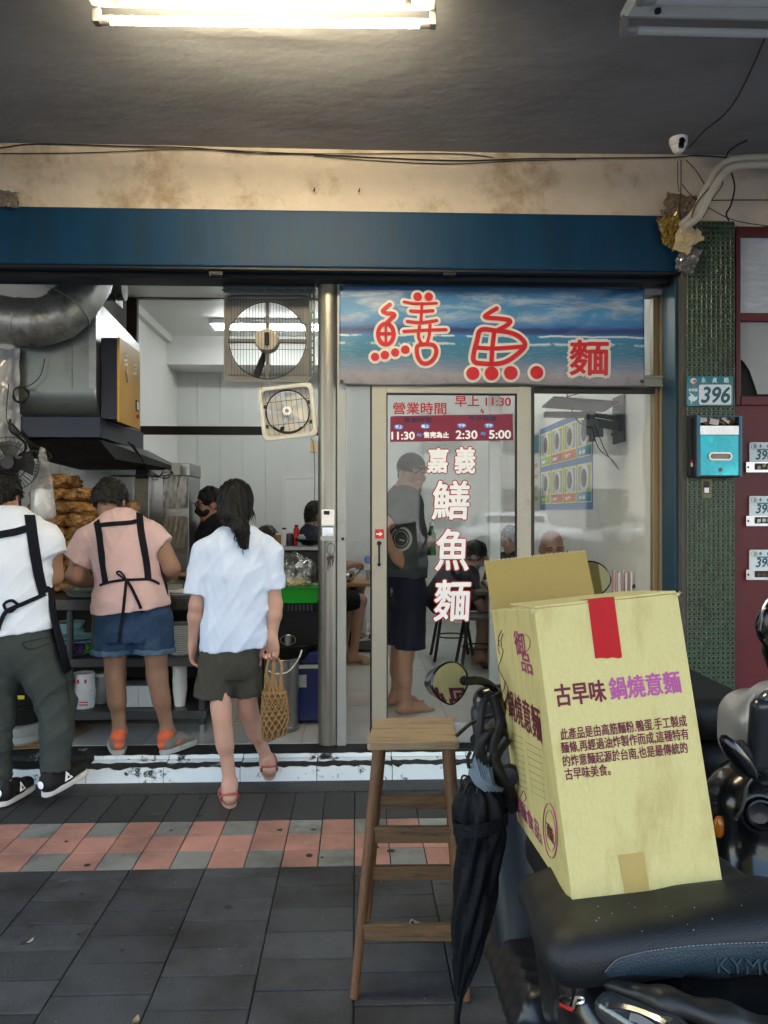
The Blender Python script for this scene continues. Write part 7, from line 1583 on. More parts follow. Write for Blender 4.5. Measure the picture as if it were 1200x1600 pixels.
for h_, t_ in ((hR, tR), (hL, tL)):
    d = t_ - h_; dn = nrm(d); sd = nrm(np.cross(dn, UP)); up = nrm(np.cross(sd, dn)); s = Sdf()
    s.cone(h_ + up * .045 + dn * .02, h_ + d * .5 + up * .040, .044, .045, .02); s.cone(h_ + d * .5 + up * .038, t_ + up * .026 - dn * .015, .045, .038, .02, (up, .8)); s.cone(h_ + up * .05 + dn * .02, h_ + up * .085 + dn * .03, .040, .038, .02); s.cone(h_ + up * .2 + dn * .035, h_ + up * .085 + dn * .035, .033, .032, .004, op='-')
    sn = soft('shoe', s, .005, bsm, M_); mb = MB(); sole(mb, h_ - dn * .015, t_ + dn * .005, .050, .026, .016); sub('sole', mb, pm('rubber white', (.62, .61, .58), .6, var=.06), sn, smooth=None, bevel=.007)
    mb = MB(); c = Vector(h_ - dn * .026 + up * .058); mb.lathe([(.001, 0), (.017, .001), (.019, .003), (.001, .006)], c, Vector(-dn + up * .15), 18); sub('heel_disc', mb, whm, sn)
    mb = MB(); c = h_ + d * .42 + sd * .0445 + up * .05; u2 = nrm(up * 1.0 - sd * .3); mb.prism([c - dn * .024 - u2 * .018, c + dn * .024 - u2 * .018, c + u2 * .024], sd * .004); sub('side_triangle', mb, whm, sn, smooth=None)
    mb = MB(); c = h_ + d * .42 + sd * .049 + up * .046; mb.prism([c - dn * .008 - u2 * .006, c + dn * .008 - u2 * .006, c + u2 * .008], sd * .002); sub('side_triangle', mb, bsm, sn, smooth=None)

# ---------------------------------------------------------------- man behind the door glass; his cap and turned head model a reflection
D_ = person('man in navy shorts, hand on hip behind the door glass, his dark cap built from a reflection', (*P(625, 1112, 4.95).xy, FL))
Yt = 5.0; f = nrm((.94, .34, 0)); r = np.array((f[1], -f[0], 0)); c0 = A(632, 800, Yt)[:2]
def dp(px, py, o): q = A(px, py, Yt); return q + r * o
s = Sdf(); hc = dp(643, 738, .0); hf = nrm((.55, -.80, -.10)); headf(s, hc, hf, UP, 1.02); s.cone(dp(634, 758, 0), dp(630, 782, 0), .054, .062, .03)
s.chain([dp(631, 795, 0), dp(632, 850, 0), dp(632, 900, 0)], [.16, .165, .16], .05, (f, .66)); s.cone(dp(628, 790, -.14), dp(628, 790, .14), .058, .058, .05)
shN, shF = dp(622, 792, .19), dp(632, 792, -.19); elN, wrN = dp(571, 826, .24), dp(600, 866, .19); elF, wrF = dp(640, 850, -.22), dp(668, 852, -.12)
armf(s, shN, elN, wrN, 1.0, 1.05); armf(s, shF, elF, wrF, 1.0, 1.05); handf(s, wrN, f * .7 - UP * .6, -r, UP, 1.0, (20, 24, 28, 32)); handf(s, wrF, f * .8 + UP * .3, -r * .5 + f * .3, UP, 1.0, (70, 72, 74, 76))
kN, aN = dp(622, 1018, .11), dp(624, 1096, .10); kF, aF = dp(636, 1018, -.11), dp(630, 1090, -.12)
legf(s, dp(630, 915, .10), kN, aN, -f, 1.0, 1.0); legf(s, dp(632, 915, -.10), kF, aF, -f, 1.0, 1.0)
for a_ in (aN, aF): h_ = np.array((*(a_ - f * .05)[:2], FL + .004)); footf(s, a_, h_, h_ + f * .24, 1.0)
soft('body', s, .0075, sk_mid, D_)
sh = Sdf(); hz = (dp(632, 900, 0), (0, 0, -1.)); sh.chain([dp(631, 795, 0), dp(633, 840, 0), dp(634, 880, 0), dp(633, 915, 0)], [.175, .19, .188, .182], .03, (f, .66), clip=[hz]); sh.cone(dp(629, 790, -.13), dp(629, 790, .13), .068, .068, .06)
sh.cone(shN, elN, .072, .07, .02, clip=[(shN + (elN - shN) * .62, nrm(elN - shN))]); sh.cone(shF, elF, .072, .07, .02, clip=[(shF + (elF - shF) * .62, nrm(elF - shF))]); sh.disp = folds(.004, [(26, 10, 20), (-20, 16, 26), (14, 20, -30)], 54)
soft('t_shirt', sh, .008, cloth('slate cotton', (.055, .068, .072), .85, .08), D_)
mb = MB(); prn = pm('print pale', (.34, .38, .38), .8, var=.15)
def onback(path, w):
    p_, n_ = pick(sh, path, .001); return ribbon(mb, p_, n_, w, .002)
onback([(627 + 15.5 * math.cos(a), 842 + 18 * math.sin(a)) for a in np.linspace(0, 6.2832, 36)], .016); onback([(627 + 11 * math.cos(a), 842 + 12.5 * math.sin(a)) for a in np.linspace(0, 6.2832, 30)], .004); onback([(624, 843), (627, 846), (629, 842), (632, 845)], .009)
add('shirt_print', mb, prn, D_, smooth=50)
s = Sdf(); s.chain([dp(632, 890, 0), dp(632, 920, 0)], [.175, .18], .03, (f, .68))
for o, py in ((.10, 1), (-.10, 1)): s.cone(dp(631, 915, o), dp(630, 1030, o * 1.1), .105, .098, .02, clip=[(dp(630, 1009, o), (0, 0, -1.))])
s.disp = folds(.004, [(26, 10, 10), (-20, 16, 26)], 57); soft('shorts', s, .008, cloth('navy shorts', (.012, .016, .035), .8, .2), D_)
capm_ = cloth('reflected cap navy', (.014, .017, .024), .75, .2); s = Sdf(); hr3 = nrm(np.cross(hf, UP)); M3 = np.stack([hr3, hf, nrm(np.cross(hr3, hf))], 1)
s.ell(hc + UP * .035 - hf * .006, (.088, .106, .095), M3); s.cone(hc - UP * .075 - np.array((.1, 0, 0)), hc - UP * .075 + np.array((.1, 0, 0)), .105, .105, .005, op='-'); cp = soft('cap', s, .006, capm_, D_)  # solid cap stands in for one mirrored in the glass
mb = MB(); rings = []
for e in np.linspace(-1, 1, 13):
    a = e * 1.15; p0 = hc + hf * .095 * math.cos(a) + hr3 * .084 * math.sin(a) + UP * .045; p1 = p0 + hf * .075 * max(0, math.cos(a * 1.15)) + UP * -.012; rings.append([Vector(p0), Vector(p1), Vector(p1 + UP * .004), Vector(p0 + UP * .006)])
mb.loft(rings); sub('brim', mb, capm_, cp, smooth=60)
soft('hair', hair_cap(hc, hf, UP, 1.0, .006, .012, 7), .007, hairm, D_); face_parts(hc, hf, UP, D_, 1.02)
t = thing('drink_bottle', 'slim green drink bottle in the hand of the man behind the door', 'bottle', Vector(wrF + f * .09 - UP * .1)); c = Vector(wrF + f * .095 - r * .02 - UP * .075); mb = MB(); mb.lathe([(.026, 0), (.03, .006), (.03, .14), (.014, .18), (.013, .20), (.001, .20)], c, n=18); add('bottle_body', mb, pm('green bottle', (.02, .16, .03), .15, coat=.5), t); mb = MB(); mb.cyl(c + Vector((0, 0, .201)), c + Vector((0, 0, .222)), .015, n=14); add('cap', mb, whm, t)

# ---------------------------------------------------------------- seated diners
def seated(label, x, y, ang, headpt, shirt, skinm, hair=None, bow=.35, hand_to_face=False, h=.010, zf=1.0, face=False, sandal=None, standing=False):
    """a diner on a stool; ang = facing (degrees from +X); headpt = world centre of the head"""
    t = person(label, (x, y, FL)); f = np.array((math.cos(R(ang)), math.sin(R(ang)), 0)); r = np.array((f[1], -f[0], 0)); hp = np.array(headpt, float)
    seat = np.array((x, y, FL + (.47 if not standing else .86))); pel = seat + UP * .09; nk = hp - UP * .13 - f * .055; ch = pel * .35 + nk * .65 - f * .02
    s = Sdf(); hf = nrm(f - UP * bow); hu = nrm(UP + f * bow); headf(s, hp, hf, hu, zf, face or True); s.cone(hp - hu * .07 - hf * .02, nk, .052, .06, .03)
    s.chain([pel, pel * .5 + ch * .5, ch, nk - UP * .06], [.14, .145, .155, .12], .05, (f, .7)); sh0 = nk - UP * .065; s.cone(sh0 - r * .13, sh0 + r * .13, .055, .055, .05)
    arms = []
    for sg in (-1, 1):
        a0 = sh0 + r * sg * .18; e0 = a0 - UP * .24 + f * .12 + r * sg * .05; w0 = e0 + f * .22 - r * sg * .12 + UP * .03
        if hand_to_face and sg == hand_to_face: w0 = hp + f * .13 - UP * .09 + r * sg * .02
        if standing: e0 = a0 - UP * .27 + f * .04; w0 = e0 + f * .2 - UP * .05
        armf(s, a0, e0, w0); handf(s, w0, (nrm(hp + f * .1 - w0 + UP * .02) if hand_to_face == sg else nrm(f * .8 - r * sg * .5)), -UP if hand_to_face != sg else -f, r * -sg, 1.0, (40, 44, 48, 52)); arms.append((a0, e0))
    legs = []
    for sg in (-1, 1):
        hip = pel - UP * .02 + r * sg * .09
        if standing: kn = hip - UP * .44; an = np.array((*kn[:2], FL + .09))
        else: kn = hip + f * .40 + UP * .0 + r * sg * .04; an = np.array((*(kn - f * .06)[:2], FL + .09))
        legf(s, hip, kn, an, -f, 1.0, .95); h0 = np.array((*(an - f * .05)[:2], FL + .012)); footf(s, an, h0, h0 + f * .23, 1.0); legs.append((hip, kn, an, h0))
    soft('body', s, h, skinm, t)
    c = Sdf(); c.chain([pel, pel * .5 + ch * .5, ch, nk - UP * .06], [.165, .168, .175, .135], .04, (f, .74)); c.cone(sh0 - r * .12, sh0 + r * .12, .066, .066, .06)
    for a0, e0 in arms: c.cone(a0, e0, .070, .068, .02, clip=[(a0 + (e0 - a0) * .7, nrm(e0 - a0))])
    c.disp = folds(.004, [(24, 10, 16), (-20, 16, 22), (14, 20, -30)], int(abs(x) * 100)); soft('t_shirt', c, max(.009, h), cloth('shirt %s' % label[:12], shirt, .85, .1), t)
    c = Sdf(); c.cone(pel - r * .06, pel + r * .06, .15, .15, .05, (UP, .8))
    for hip, kn, an, h0 in legs:
        if standing: c.chain([hip, kn, an - UP * .03], [.10, .085, .075], .03)
        else: c.cone(hip, kn + f * .03, .098, .082, .03, clip=[(kn - f * .02, f)])
    soft('trousers' if standing else 'shorts', c, .010, cloth('diner shorts', (.02, .021, .025), .85, .2), t)
    for hip, kn, an, h0 in legs:
        mb = MB(); sole(mb, h0 - f * .015, h0 + f * .26, .05, .016, .002); sl_ = add('sandal', mb, pm('sandal tan', (.33, .25, .17), .6), t, smooth=None, bevel=.004); c = Sdf(); c.cone(h0 + f * .14 + r * .045 + UP * .012, h0 + f * .14 - r * .045 + UP * .012, .034, .034, .0, (f, 1.2)); sub('strap', c.mesh(.008, 'strap', LOC[t.name]), pm('sandal tan', (.33, .25, .17), .6), sl_)
    if hair: tufts(soft('hair', hair_cap(hp, hf, hu, zf, hair[1], hair[2], int(abs(y) * 10), rough=.008), .006, hair[0], t), 160, .016, t, 3, hair[0])
    face_parts(hp, hf, hu, t, zf)
    return t, hp, hf, hu
q = A(741, 868, 6.62); seated('diner with thick black hair bowed over a bowl, hand at his mouth', q[0] - .30, q[1] + .02, -8, q, (.03, .03, .035), sk_mid, (hairm, .016, .01), .62, -1)
q = A(798, 842, 6.95); seated('diner in a black T-shirt with cropped hair half behind the door frame', q[0] + .16, q[1] + .1, 205, q, (.012, .013, .018), sk_mid, (hairm, .006, .0), .25, False)
q = A(862, 856, 5.05); bt, hp, hf, hu = seated('bald elder in a black shirt facing the street, eyes lowered over his table', q[0] + .02, q[1] + .40, -92, q, (.014, .014, .016), sk_mid, None, .22, False, h=.0065, zf=1.0, face=True)
q = A(512, 806, 7.6); seated('diner in a tan-strapped sandal mostly hidden behind the round post', q[0] - .10, q[1] + .2, -25, A(505, 842, 7.7), (.05, .05, .06), sk_mid, (hairm, .012, .0), .2)
q = A(328, 786, 5.75); mt, hp, hf, hu = seated('man in glasses and a black face mask standing past the counter', q[0] - .02, q[1] + .06, 205, q, (.03, .03, .035), sk_mid, (hairm, .007, .0), .18, False, h=.007, standing=True)
s = Sdf(); M3 = np.stack([nrm(np.cross(hf, hu)), hf, hu], 1); s.ell(hp - hu * .052 + hf * .045, (.064, .064, .052), M3); s.cone(hp - hu * .01 + hf * .09, hp - hu * .045 + hf * .108, .014, .016, .02); soft('face_mask', s, .006, pm('mask black', (.012, .012, .014), .7), mt)
def glasses(hp, hf, hu, par):
    rr = nrm(np.cross(hf, hu)); mb = MB()
    for sg in (-1, 1):
        c = hp + hf * .108 + rr * sg * .034 + hu * .004; mb.tube([c + rr * .025 * math.cos(a) + hu * .018 * math.sin(a) for a in np.linspace(0, 6.2832, 18)], .0026, 5, caps=False); mb.tube([c + rr * sg * .026 + hu * .006, hp + rr * sg * .084 + hf * .06 + hu * .008, hp + rr * sg * .086 - hf * .01 + hu * .004], .0024, 5)
    mb.tube([hp + hf * .11 + rr * .010 + hu * .006, hp + hf * .112 + hu * .008, hp + hf * .11 - rr * .010 + hu * .006], .0024, 5); add('glasses', mb, rubber, par)
glasses(hp, hf, hu, mt)
q = A(312, 828, 6.45); bt2, hp, hf, hu = seated('bald diner in glasses sitting behind the masked man', q[0] + .02, q[1] + .1, -40, q, (.10, .09, .08), sk_mid, None, .1, False, h=.009); glasses(hp, hf, hu, bt2)
q = A(418, 846, 6.5); seated('diner with dark brown hair seated behind the shoulder of the woman in white', q[0], q[1] + .05, 75, q, (.05, .045, .04), sk_mid, (pm('brown hair', (.035, .02, .012), .4, var=.3, bump=.6, bscale=80), .02, .02), .1)
q = A(495, 806, 6.4); gt, hp, hf, hu = seated('diner in a slate blue shirt and glasses leaning by the round post', q[0] - .06, q[1] + .1, 20, q, (.045, .055, .085), sk_mid, (hairg, .008, .0), .15); glasses(hp, hf, hu, gt)
# ================================================================== FOREGROUND
# ---- tall wooden stool
woods = pm('worn stool wood', (.36, .27, .165), .72, var=.22, scale=26, stretch=(.5, 5, 5), bump=.5, bscale=70, col2=(.13, .10, .065), c2lo=.52, c2hi=.7, c2scale=9)
woodl = pm('dark stool leg', (.15, .075, .033), .55, var=.35, scale=20, stretch=(4, 4, .5), bump=.35, bscale=60, col2=(.26, .17, .09), c2lo=.56, c2hi=.72, c2scale=12)
woodr = pm('stool rung', (.17, .105, .052), .65, var=.35, scale=20, stretch=(.6, 5, 5), bump=.4, bscale=60, col2=(.05, .04, .03), c2lo=.5, c2hi=.7, c2scale=14)
t = thing('bar_stool', 'tall worn wooden stool with splayed legs and four flat rungs on the pavement', 'stool', (*PZ(640, 1510, 0).xy, 0))
YF1, YF2 = 2.335, 2.615; zs = Z_(1160, YF1)
q = [P(573, 1160, YF1), P(718, 1160, YF1), P(708, 1121, YF2), P(585, 1121, YF2)]
for p_ in q: p_.z = zs
def rnd(poly, r=.012):
    out = []
    n = len(poly)
    for i in range(n):
        a, b, c = poly[i - 1], poly[i], poly[(i + 1) % n]; d1 = (a - b).normalized(); d2 = (c - b).normalized()
        for t_ in (0, .35, .65, 1): 
            p0 = b + d1 * r; p1 = b + d2 * r; out.append((p0 * (1 - t_) + p1 * t_) * .7 + b * .3 if 0 < t_ < 1 else (p0 if t_ == 0 else p1))
    return out
mb = MB(); mb.prism(rnd(q), (0, 0, -.026)); add('seat', mb, woods, t, smooth=None, bevel=.006, seg=3)
tops = {'fl': P(592, 1173, YF1 + .03), 'fr': P(701, 1173, YF1 + .03), 'bl': P(597, 1166, YF2 - .04), 'br': P(697, 1166, YF2 - .04)}
for p_ in tops.values(): p_.z = zs - .024
feet = {'fl': PZ(553, 1560, 0), 'fr': PZ(729, 1563, 0), 'bl': PZ(571, 1462, 0), 'br': PZ(716, 1462, 0)}
def at(k, z): a, b = feet[k], tops[k]; return a + (b - a) * (z / b.z)
for k in tops:
    mb = MB(); mb.tube([feet[k], feet[k] + (tops[k] - feet[k]) * .5, tops[k]], [.0125, .0165, .0195], 14); add('leg', mb, woodl, t)
def rung(a, b, py0, py1, w=.02):
    Ym = (at(a, .4).y + at(b, .4).y) / 2; z1 = Z_(py0, Ym); z0 = Z_(py1, Ym); p0 = at(a, (z0 + z1) / 2); p1 = at(b, (z0 + z1) / 2); d = (p1 - p0); e = d.normalized() * .004; p0 = p0 + e; p1 = p1 - e
    n_ = Vector((-d.y, d.x, 0)).normalized() * (w / 2); mb = MB(); m = MB()
    mb.add([p0 - n_ + Vector((0, 0, z0 - p0.z)), p1 - n_ + Vector((0, 0, z0 - p1.z)), p1 + n_ + Vector((0, 0, z0 - p1.z)), p0 + n_ + Vector((0, 0, z0 - p0.z)), p0 - n_ + Vector((0, 0, z1 - p0.z)), p1 - n_ + Vector((0, 0, z1 - p1.z)), p1 + n_ + Vector((0, 0, z1 - p1.z)), p0 + n_ + Vector((0, 0, z1 - p0.z))], [(0, 3, 2, 1), (4, 5, 6, 7), (0, 1, 5, 4), (1, 2, 6, 5), (2, 3, 7, 6), (3, 0, 4, 7)])
    return add('rung', mb, woodr, t, smooth=None, bevel=.003)
rung('bl', 'br', 1243, 1264); rung('fl', 'fr', 1293, 1318); rung('bl', 'br', 1350, 1371); lr = rung('fl', 'fr', 1428, 1453)
Ym = at('fl', .22).y - .016
mb = MB(); c = P(653, 1444, Ym); M = Euler((0, R(-24 + 48), 0)).to_matrix(); mb.box(c, (.050, .003, .013), M); mp_ = sub('mending_plate', mb, pm('zinc plate', (.45, .47, .5), .35, metal=.8), lr, smooth=None, bevel=.001)
for s_ in (-1, 1): mb = MB(); p_ = c + M @ Vector((s_ * .018, 0, 0)); mb.cyl(p_ + Vector((0, -.001, 0)), p_ + Vector((0, -.005, 0)), .0045, n=10); add('screw', mb, darkm, t)
# ---- low wooden stool behind the carton
t = thing('round_stool', 'low round wooden stool peeking out behind the cardboard box', 'stool', (X_(1058, 2.6), 2.6, 0)); cx = X_(1060, 2.6); mb = MB(); mb.lathe([(.001, 0), (.095, 0), (.106, .008), (.106, .022), (.098, .03), (.001, .03)], (cx, 2.6, .585), n=32); add('seat', mb, woodl, t, bevel=0)
for a in range(4): mb = MB(); mb.cyl((cx + .07 * math.cos(a * 1.571 + .785), 2.6 + .07 * math.sin(a * 1.571 + .785), .585), (cx + .12 * math.cos(a * 1.571 + .785), 2.6 + .12 * math.sin(a * 1.571 + .785), 0), .013, n=10); add('leg', mb, woodl, t)

# ---- cardboard box (pose solved from its corners)
e_ = Euler((-.1285, -.1065, -.0182), 'XYZ').to_matrix(); BO = Vector((.3363, 1.1791, .79)); BW, BD, BH = .2368, .4821, .4585
bx, by, bz = e_ @ Vector((1, 0, 0)), e_ @ Vector((0, 1, 0)), e_ @ Vector((0, 0, 1))
def BL(u, v, w): return BO + bx * u + by * v + bz * w
kraft = pm('yellow kraft board', (.56, .48, .225), .8, var=.11, scale=150, bump=.3, bscale=38, stretch=(3, 3, .9), col2=(.44, .355, .15), c2lo=.5, c2hi=.72, c2scale=5)
kraftin = pm('kraft board inside', (.40, .29, .10), .85, var=.06, scale=50, bump=.4, bscale=45, stretch=(9, 9, .25))
edge = pm('board edge', (.55, .46, .26), .9, var=.2, scale=120)
t = thing('cardboard_box', 'yellow kraft carton of noodles with red tape, leaning on the scooter seat', 'box', BO)
th = .004
def slab(mb, o, a, b, n): mb.prism([o, o + a, o + a + b, o + b], n)
mb = MB()
slab(mb, BL(0, 0, 0), bx * BW, bz * BH, by * th); slab(mb, BL(0, BD - th, 0), bx * BW, bz * BH, by * th)
slab(mb, BL(0, th + .0002, 0), by * (BD - 2 * th - .0004), bz * BH, bx * th); slab(mb, BL(BW - th, th + .0002, 0), by * (BD - 2 * th - .0004), bz * BH, bx * th); slab(mb, BL(th + .0002, th + .0002, .0), bx * (BW - 2 * th - .0004), by * (BD - 2 * th - .0004), bz * th)
add('walls', mb, kraft, t, smooth=None, bevel=.0012)
mb = MB(); tl = Matrix.Rotation(R(1.5), 3, bx)
slab(mb, BL(.002, .001, BH + .0006), bx * (BW - .004), tl @ (by * (BD * .49)), bz * th); add('top_flap', mb, kraft, t, smooth=None, bevel=.001)
mb = MB(); slab(mb, BL(.001, BD * .08, BH + .0005) , bx * .02, by * .02, bz * .001)
# standing far flap, corrugated edge
n = 60; fl_h = .112; ft = (bz * .955 - by * -.22).normalized(); n_ = ft.cross(bx).normalized()
mb = MB(); slab(mb, BL(.001, BD - .002, BH + .0005), bx * (BW - .002), ft * fl_h, n_ * .0035); add('standing_flap', mb, kraftin, t, smooth=None)
mb = MB(); o = BL(.001, BD - .002, BH + .0005) + ft * (fl_h + .0002) + n_ * .0035 * .5
for k in range(46): mb.box(o + bx * ((k + .5) / 46 * (BW - .002)) + n_ * (.0014 * (1 if k % 2 else -1)) + ft * .0012, (.0030, .0016, .0026), e_)
add('corrugated_edge', mb, edge, t, smooth=None)
mb = MB()
for k in range(40): mb.box(BL(.004 + k / 40 * (BW - .008), .0035 + .001 * (k % 2), BH + .0018), (.0034, .0022, .0026), e_)
sub('front_edge', mb, edge, t.children[0], smooth=None)
def onface(px, py, which, lift):
    d = Vector(ray(px, py)); o = Vector((0, 0, CAM_H)); n_ = -by if which == 'f' else -bx; p0 = BO + n_ * lift
    return o + d * ((p0 - o).dot(n_) / d.dot(n_))
def boxword(mb, s, a, b, hpx, which='f', dil=.5, lift=.0006, shear=0):
    """from baseline-left photo point a to baseline-right b"""
    ux, uy = (bx, bz) if which == 'f' else (-by, bz); p0 = onface(*a, which, lift); p1 = onface(*b, which, lift); w_ = (p1 - p0).dot(ux); p2 = onface(a[0], a[1] - hpx, which, lift); h_ = (p2 - p0).dot(uy); k = 0; e = dil * (.95 / 1000)
    for dx, dz in [(0, 0)] + ([(math.cos(q_) * e, math.sin(q_) * e) for q_ in np.linspace(0, 6.2832, 7)[:-1]] if dil else []): put_text(mb, s, p0 + ux * dx + uy * dz, ux, uy, w_, h_, 0, shear, .00006 * k); k += 1
purple = pm('print purple', (.42, .10, .28), .7, var=.06); wine = pm('print wine', (.16, .018, .045), .7, var=.06); mag = pm('print magenta', (.36, .05, .16), .7, var=.08)
front = t.children[0]
mb = MB(); boxword(mb, '古早味', (870, 1104), (948, 1096), 34, 'f', 1.0); sub('wine_heading', mb, wine, front, smooth=None)
mb = MB(); boxword(mb, '鍋燒意麵', (955, 1094), (1066, 1086), 35, 'f', .9); sub('purple_heading', mb, purple, front, smooth=None)
mb = MB()
for s_, a, b in (('此產品是由高筋麵粉.鴨蛋.手工製成', (877, 1157), (1075, 1142)), ('麵條,再經過油炸製作而成,這種特有', (878, 1178), (1078, 1162)), ('的炸意麵起源於台南,也是最傳統的', (881, 1199), (1076, 1182)), ('古早味美食。', (884, 1219), (955, 1213))): boxword(mb, s_, a, b, 18.5, 'f', .35)
sub('paragraph', mb, wine, front, smooth=None)
mb = MB(); boxword(mb, '鍋燒意麵', (796, 1120), (848, 1150), 42, 'l', 1.4, shear=.15); sub('side_heading', mb, wine, front, smooth=None)
mb = MB(); boxword(mb, '御', (806, 1022), (822, 1024), 36, 'l', .8); boxword(mb, '品', (816, 1048), (832, 1050), 28, 'l', .8); boxword(mb, '意麵食品', (806, 1262), (842, 1282), 24, 'l', .6)
def curve_on(mb, pts, r_, lift=.0009): mb.tube([onface(x, y, 'l', lift) for x, y in pts], r_, 4, smooth=5, flat=.3)
curve_on(mb, [(812, 1015), (808, 1005), (812, 994), (820, 990), (828, 1000), (826, 1014), (818, 1020)], .0007); curve_on(mb, [(818, 1235), (812, 1248), (809, 1262), (811, 1278)], .0009); curve_on(mb, [(818, 1235), (822, 1246), (819, 1252)], .0009)
c0 = [(860 + 11 * math.cos(a), 1298 + 42 * math.sin(a)) for a in np.linspace(0, 6.2832, 26)]; mb.tube([onface(x + .0, y + (x - 860) * .9, 'l', .0008) for x, y in c0], .0014, 4, flat=.3); mb.tube([onface(860 + (x - 860) * .74, 1298 + (y - 1298) * .74 + (x - 860) * .7, 'l', .0008) for x, y in c0], .0007, 4, flat=.3); sub('side_print', mb, mag, front, smooth=None)
mb = MB(); boxword(mb, '產', (855, 1306), (866, 1313), 22, 'l', .8)
for pts in ([(784, 985), (779, 996), (780, 1008), (786, 1016), (783, 1030), (779, 1042), (784, 1056)], [(786, 990), (783, 1000), (784, 1010)], [(784, 1056), (789, 1066), (787, 1078), (782, 1084)], [(787, 1062), (793, 1072), (794, 1086), (789, 1098), (793, 1108)], [(780, 1000), (778, 1012), (781, 1022)], [(786, 1096), (790, 1104), (796, 1112)]): curve_on(mb, pts, .0009)
for k in range(9): curve_on(mb, [(801 + .9 * k, 1146 + 10 * k), (817 + .9 * k, 1153 + 10 * k)], .0006)
for k in range(8): curve_on(mb, [(822 + 1.2 * k, 1160 + 11 * k), (845 + 1.2 * k, 1172 + 11 * k)], .0005)
curve_on(mb, [(821, 1155), (832, 1245)], .0004); curve_on(mb, [(842, 1168), (852, 1258)], .0004); sub('side_small_print', mb, wine, front, smooth=None)
rtape = pm('red packing tape', (.42, .004, .014), .25, var=.1, scale=30, bump=.2, bscale=25, stretch=(6, 6, .3), spec=.15)
def quadface(mb, pts, th_=.0004, lift=.0005): mb.prism([onface(x, y, 'f', lift) for x, y in pts], -by * th_)
mb = MB(); quadface(mb, [(919, 942), (960, 937), (972, 1027), (966, 1029), (957, 1027), (949, 1029), (940, 1028), (930, 1029)]); p0, p1 = onface(919, 942, 'f', .0009), onface(960, 937, 'f', .0009); tp = BL(0, 0, BH + .0056); h0 = bz * ((tp - p0).dot(bz)); h1 = bz * ((tp - p1).dot(bz)); mb.prism([p0, p1, p1 + h1, p0 + h0], by * -.0004); mb.prism([p0 + h0, p1 + h1, p1 + h1 + by * .10, p0 + h0 + by * .10], bz * .0004); add('red_tape', mb, rtape, t, smooth=None)
mb = MB(); quadface(mb, [(966, 1336), (1006, 1331), (1016, 1400), (978, 1405)]); add('clear_tape', mb, pm('brown clear tape', (.43, .315, .115), .3, var=.06, coat=.3), t, smooth=None)

mb = MB(); rg = random.Random(4)
for u, w in ((0, 0), (1, 0), (1, 1), (0, 1)):
    mb = MB()
    for k in range(7): p_ = BL(BW * u, .0, BH * w); mb.tube([p_ + Vector((rg.uniform(-.003, .003), -.001, rg.uniform(-.002, .002))), p_ + Vector((rg.uniform(-.007, .007), -.003, rg.uniform(-.008, .004)))], [.0011, .0003], 4)
    add('torn_fibre', mb, edge, t, smooth=None)
# ---- near scooter (built upright from its own lean and axes)
plb = pm('scooter black plastic', (.010, .011, .013), .38, var=.25, scale=14, bump=.04, bscale=300, coat=.15); glb = pm('scooter gloss black', (.008, .0085, .010), .2, var=.2, scale=8, coat=.25); navyp = pm('scooter navy plastic', (.010, .018, .030), .45, var=.2, scale=9)
vinyl = pm('seat vinyl', (.011, .0125, .0135), .5, var=.2, scale=9, bump=.22, bscale=420, col2=(.03, .032, .03), c2lo=.62, c2hi=.72, c2scale=40); vin2 = pm('seat vinyl blue', (.022, .040, .054), .40, var=.12, scale=9, bump=.3, bscale=420)
mirr = pm('mirror glass', (.50, .52, .55), .02, metal=1, var=0, rvar=0); chrom = pm('chrome', (.6, .6, .6), .15, metal=1, var=.05)
S_ = thing('parked_scooter', 'black scooter carrying the cardboard box on its seat, parked leaning to one side', 'scooter', (.45, 1.45, 0))
seat = Sdf(); seat.rbox(np.array(BL(BW / 2 + .004, .02, -.028)), (.186, .15, .027), .026, np.array(e_), .05); seat.rbox((.47, 1.50, .690), (.105, .22, .06), .055, np.array(e_), .10)
seat.rbox(np.array(BL(BW / 2, .02, -.030)) + np.array((.012, -.065, .004)), (.183, .07, .029), .028, np.array(e_), .05)
seat.rbox(np.array(BL(BW * 1.02, -.050, -.040)), (.10, .055, .040), .03, np.array(e_), .04); so = soft('seat', seat, .006, vinyl, S_, smooth_iter=2)
def seatpick(path, lift=.001, k=6): return pick(seat, densify(path, k), lift, .5)
p_, n_ = seatpick([(945, 1520), (962, 1503), (985, 1495), (1020, 1488), (1080, 1481), (1140, 1477), (1200, 1475), (1262, 1476)]); mb = MB(); ribbon(mb, p_, n_, .004, .0022); sub('seam', mb, vin2, so, smooth=40)
p_, n_ = pick(seat, densify([(945, 1517), (962, 1500), (985, 1492), (1020, 1485), (1080, 1478), (1140, 1474), (1200, 1472), (1262, 1473)], 9), .002, .5); mb = MB()
for i in range(0, len(p_) - 1): d = Vector(p_[i + 1] - p_[i]); mb.tube([Vector(p_[i]) + d * .12, Vector(p_[i]) + d * .75], .0008, 4)
sub('stitching', mb, pm('thread grey', (.22, .24, .25), .7), so)
mb = MB(); upx = densify([(945, 1521), (962, 1504), (985, 1496), (1020, 1489), (1080, 1482), (1140, 1478), (1200, 1476), (1262, 1477)], 6); lox = densify([(952, 1526), (975, 1523), (1000, 1522), (1040, 1524), (1090, 1529), (1140, 1535), (1200, 1540), (1262, 1546)], 6); rows = []
for t_ in np.linspace(.04, 1, 8): rows.append([Vector(q) for q in pick(seat, [(a_[0] + (b_[0] - a_[0]) * t_, a_[1] + (b_[1] - a_[1]) * t_) for a_, b_ in zip(upx, lox)], .0012, .5)[0]])
mb.loft(rows, caps=False, closed=False); rp_ = sub('rear_panel', mb, vin2, so, smooth=80)
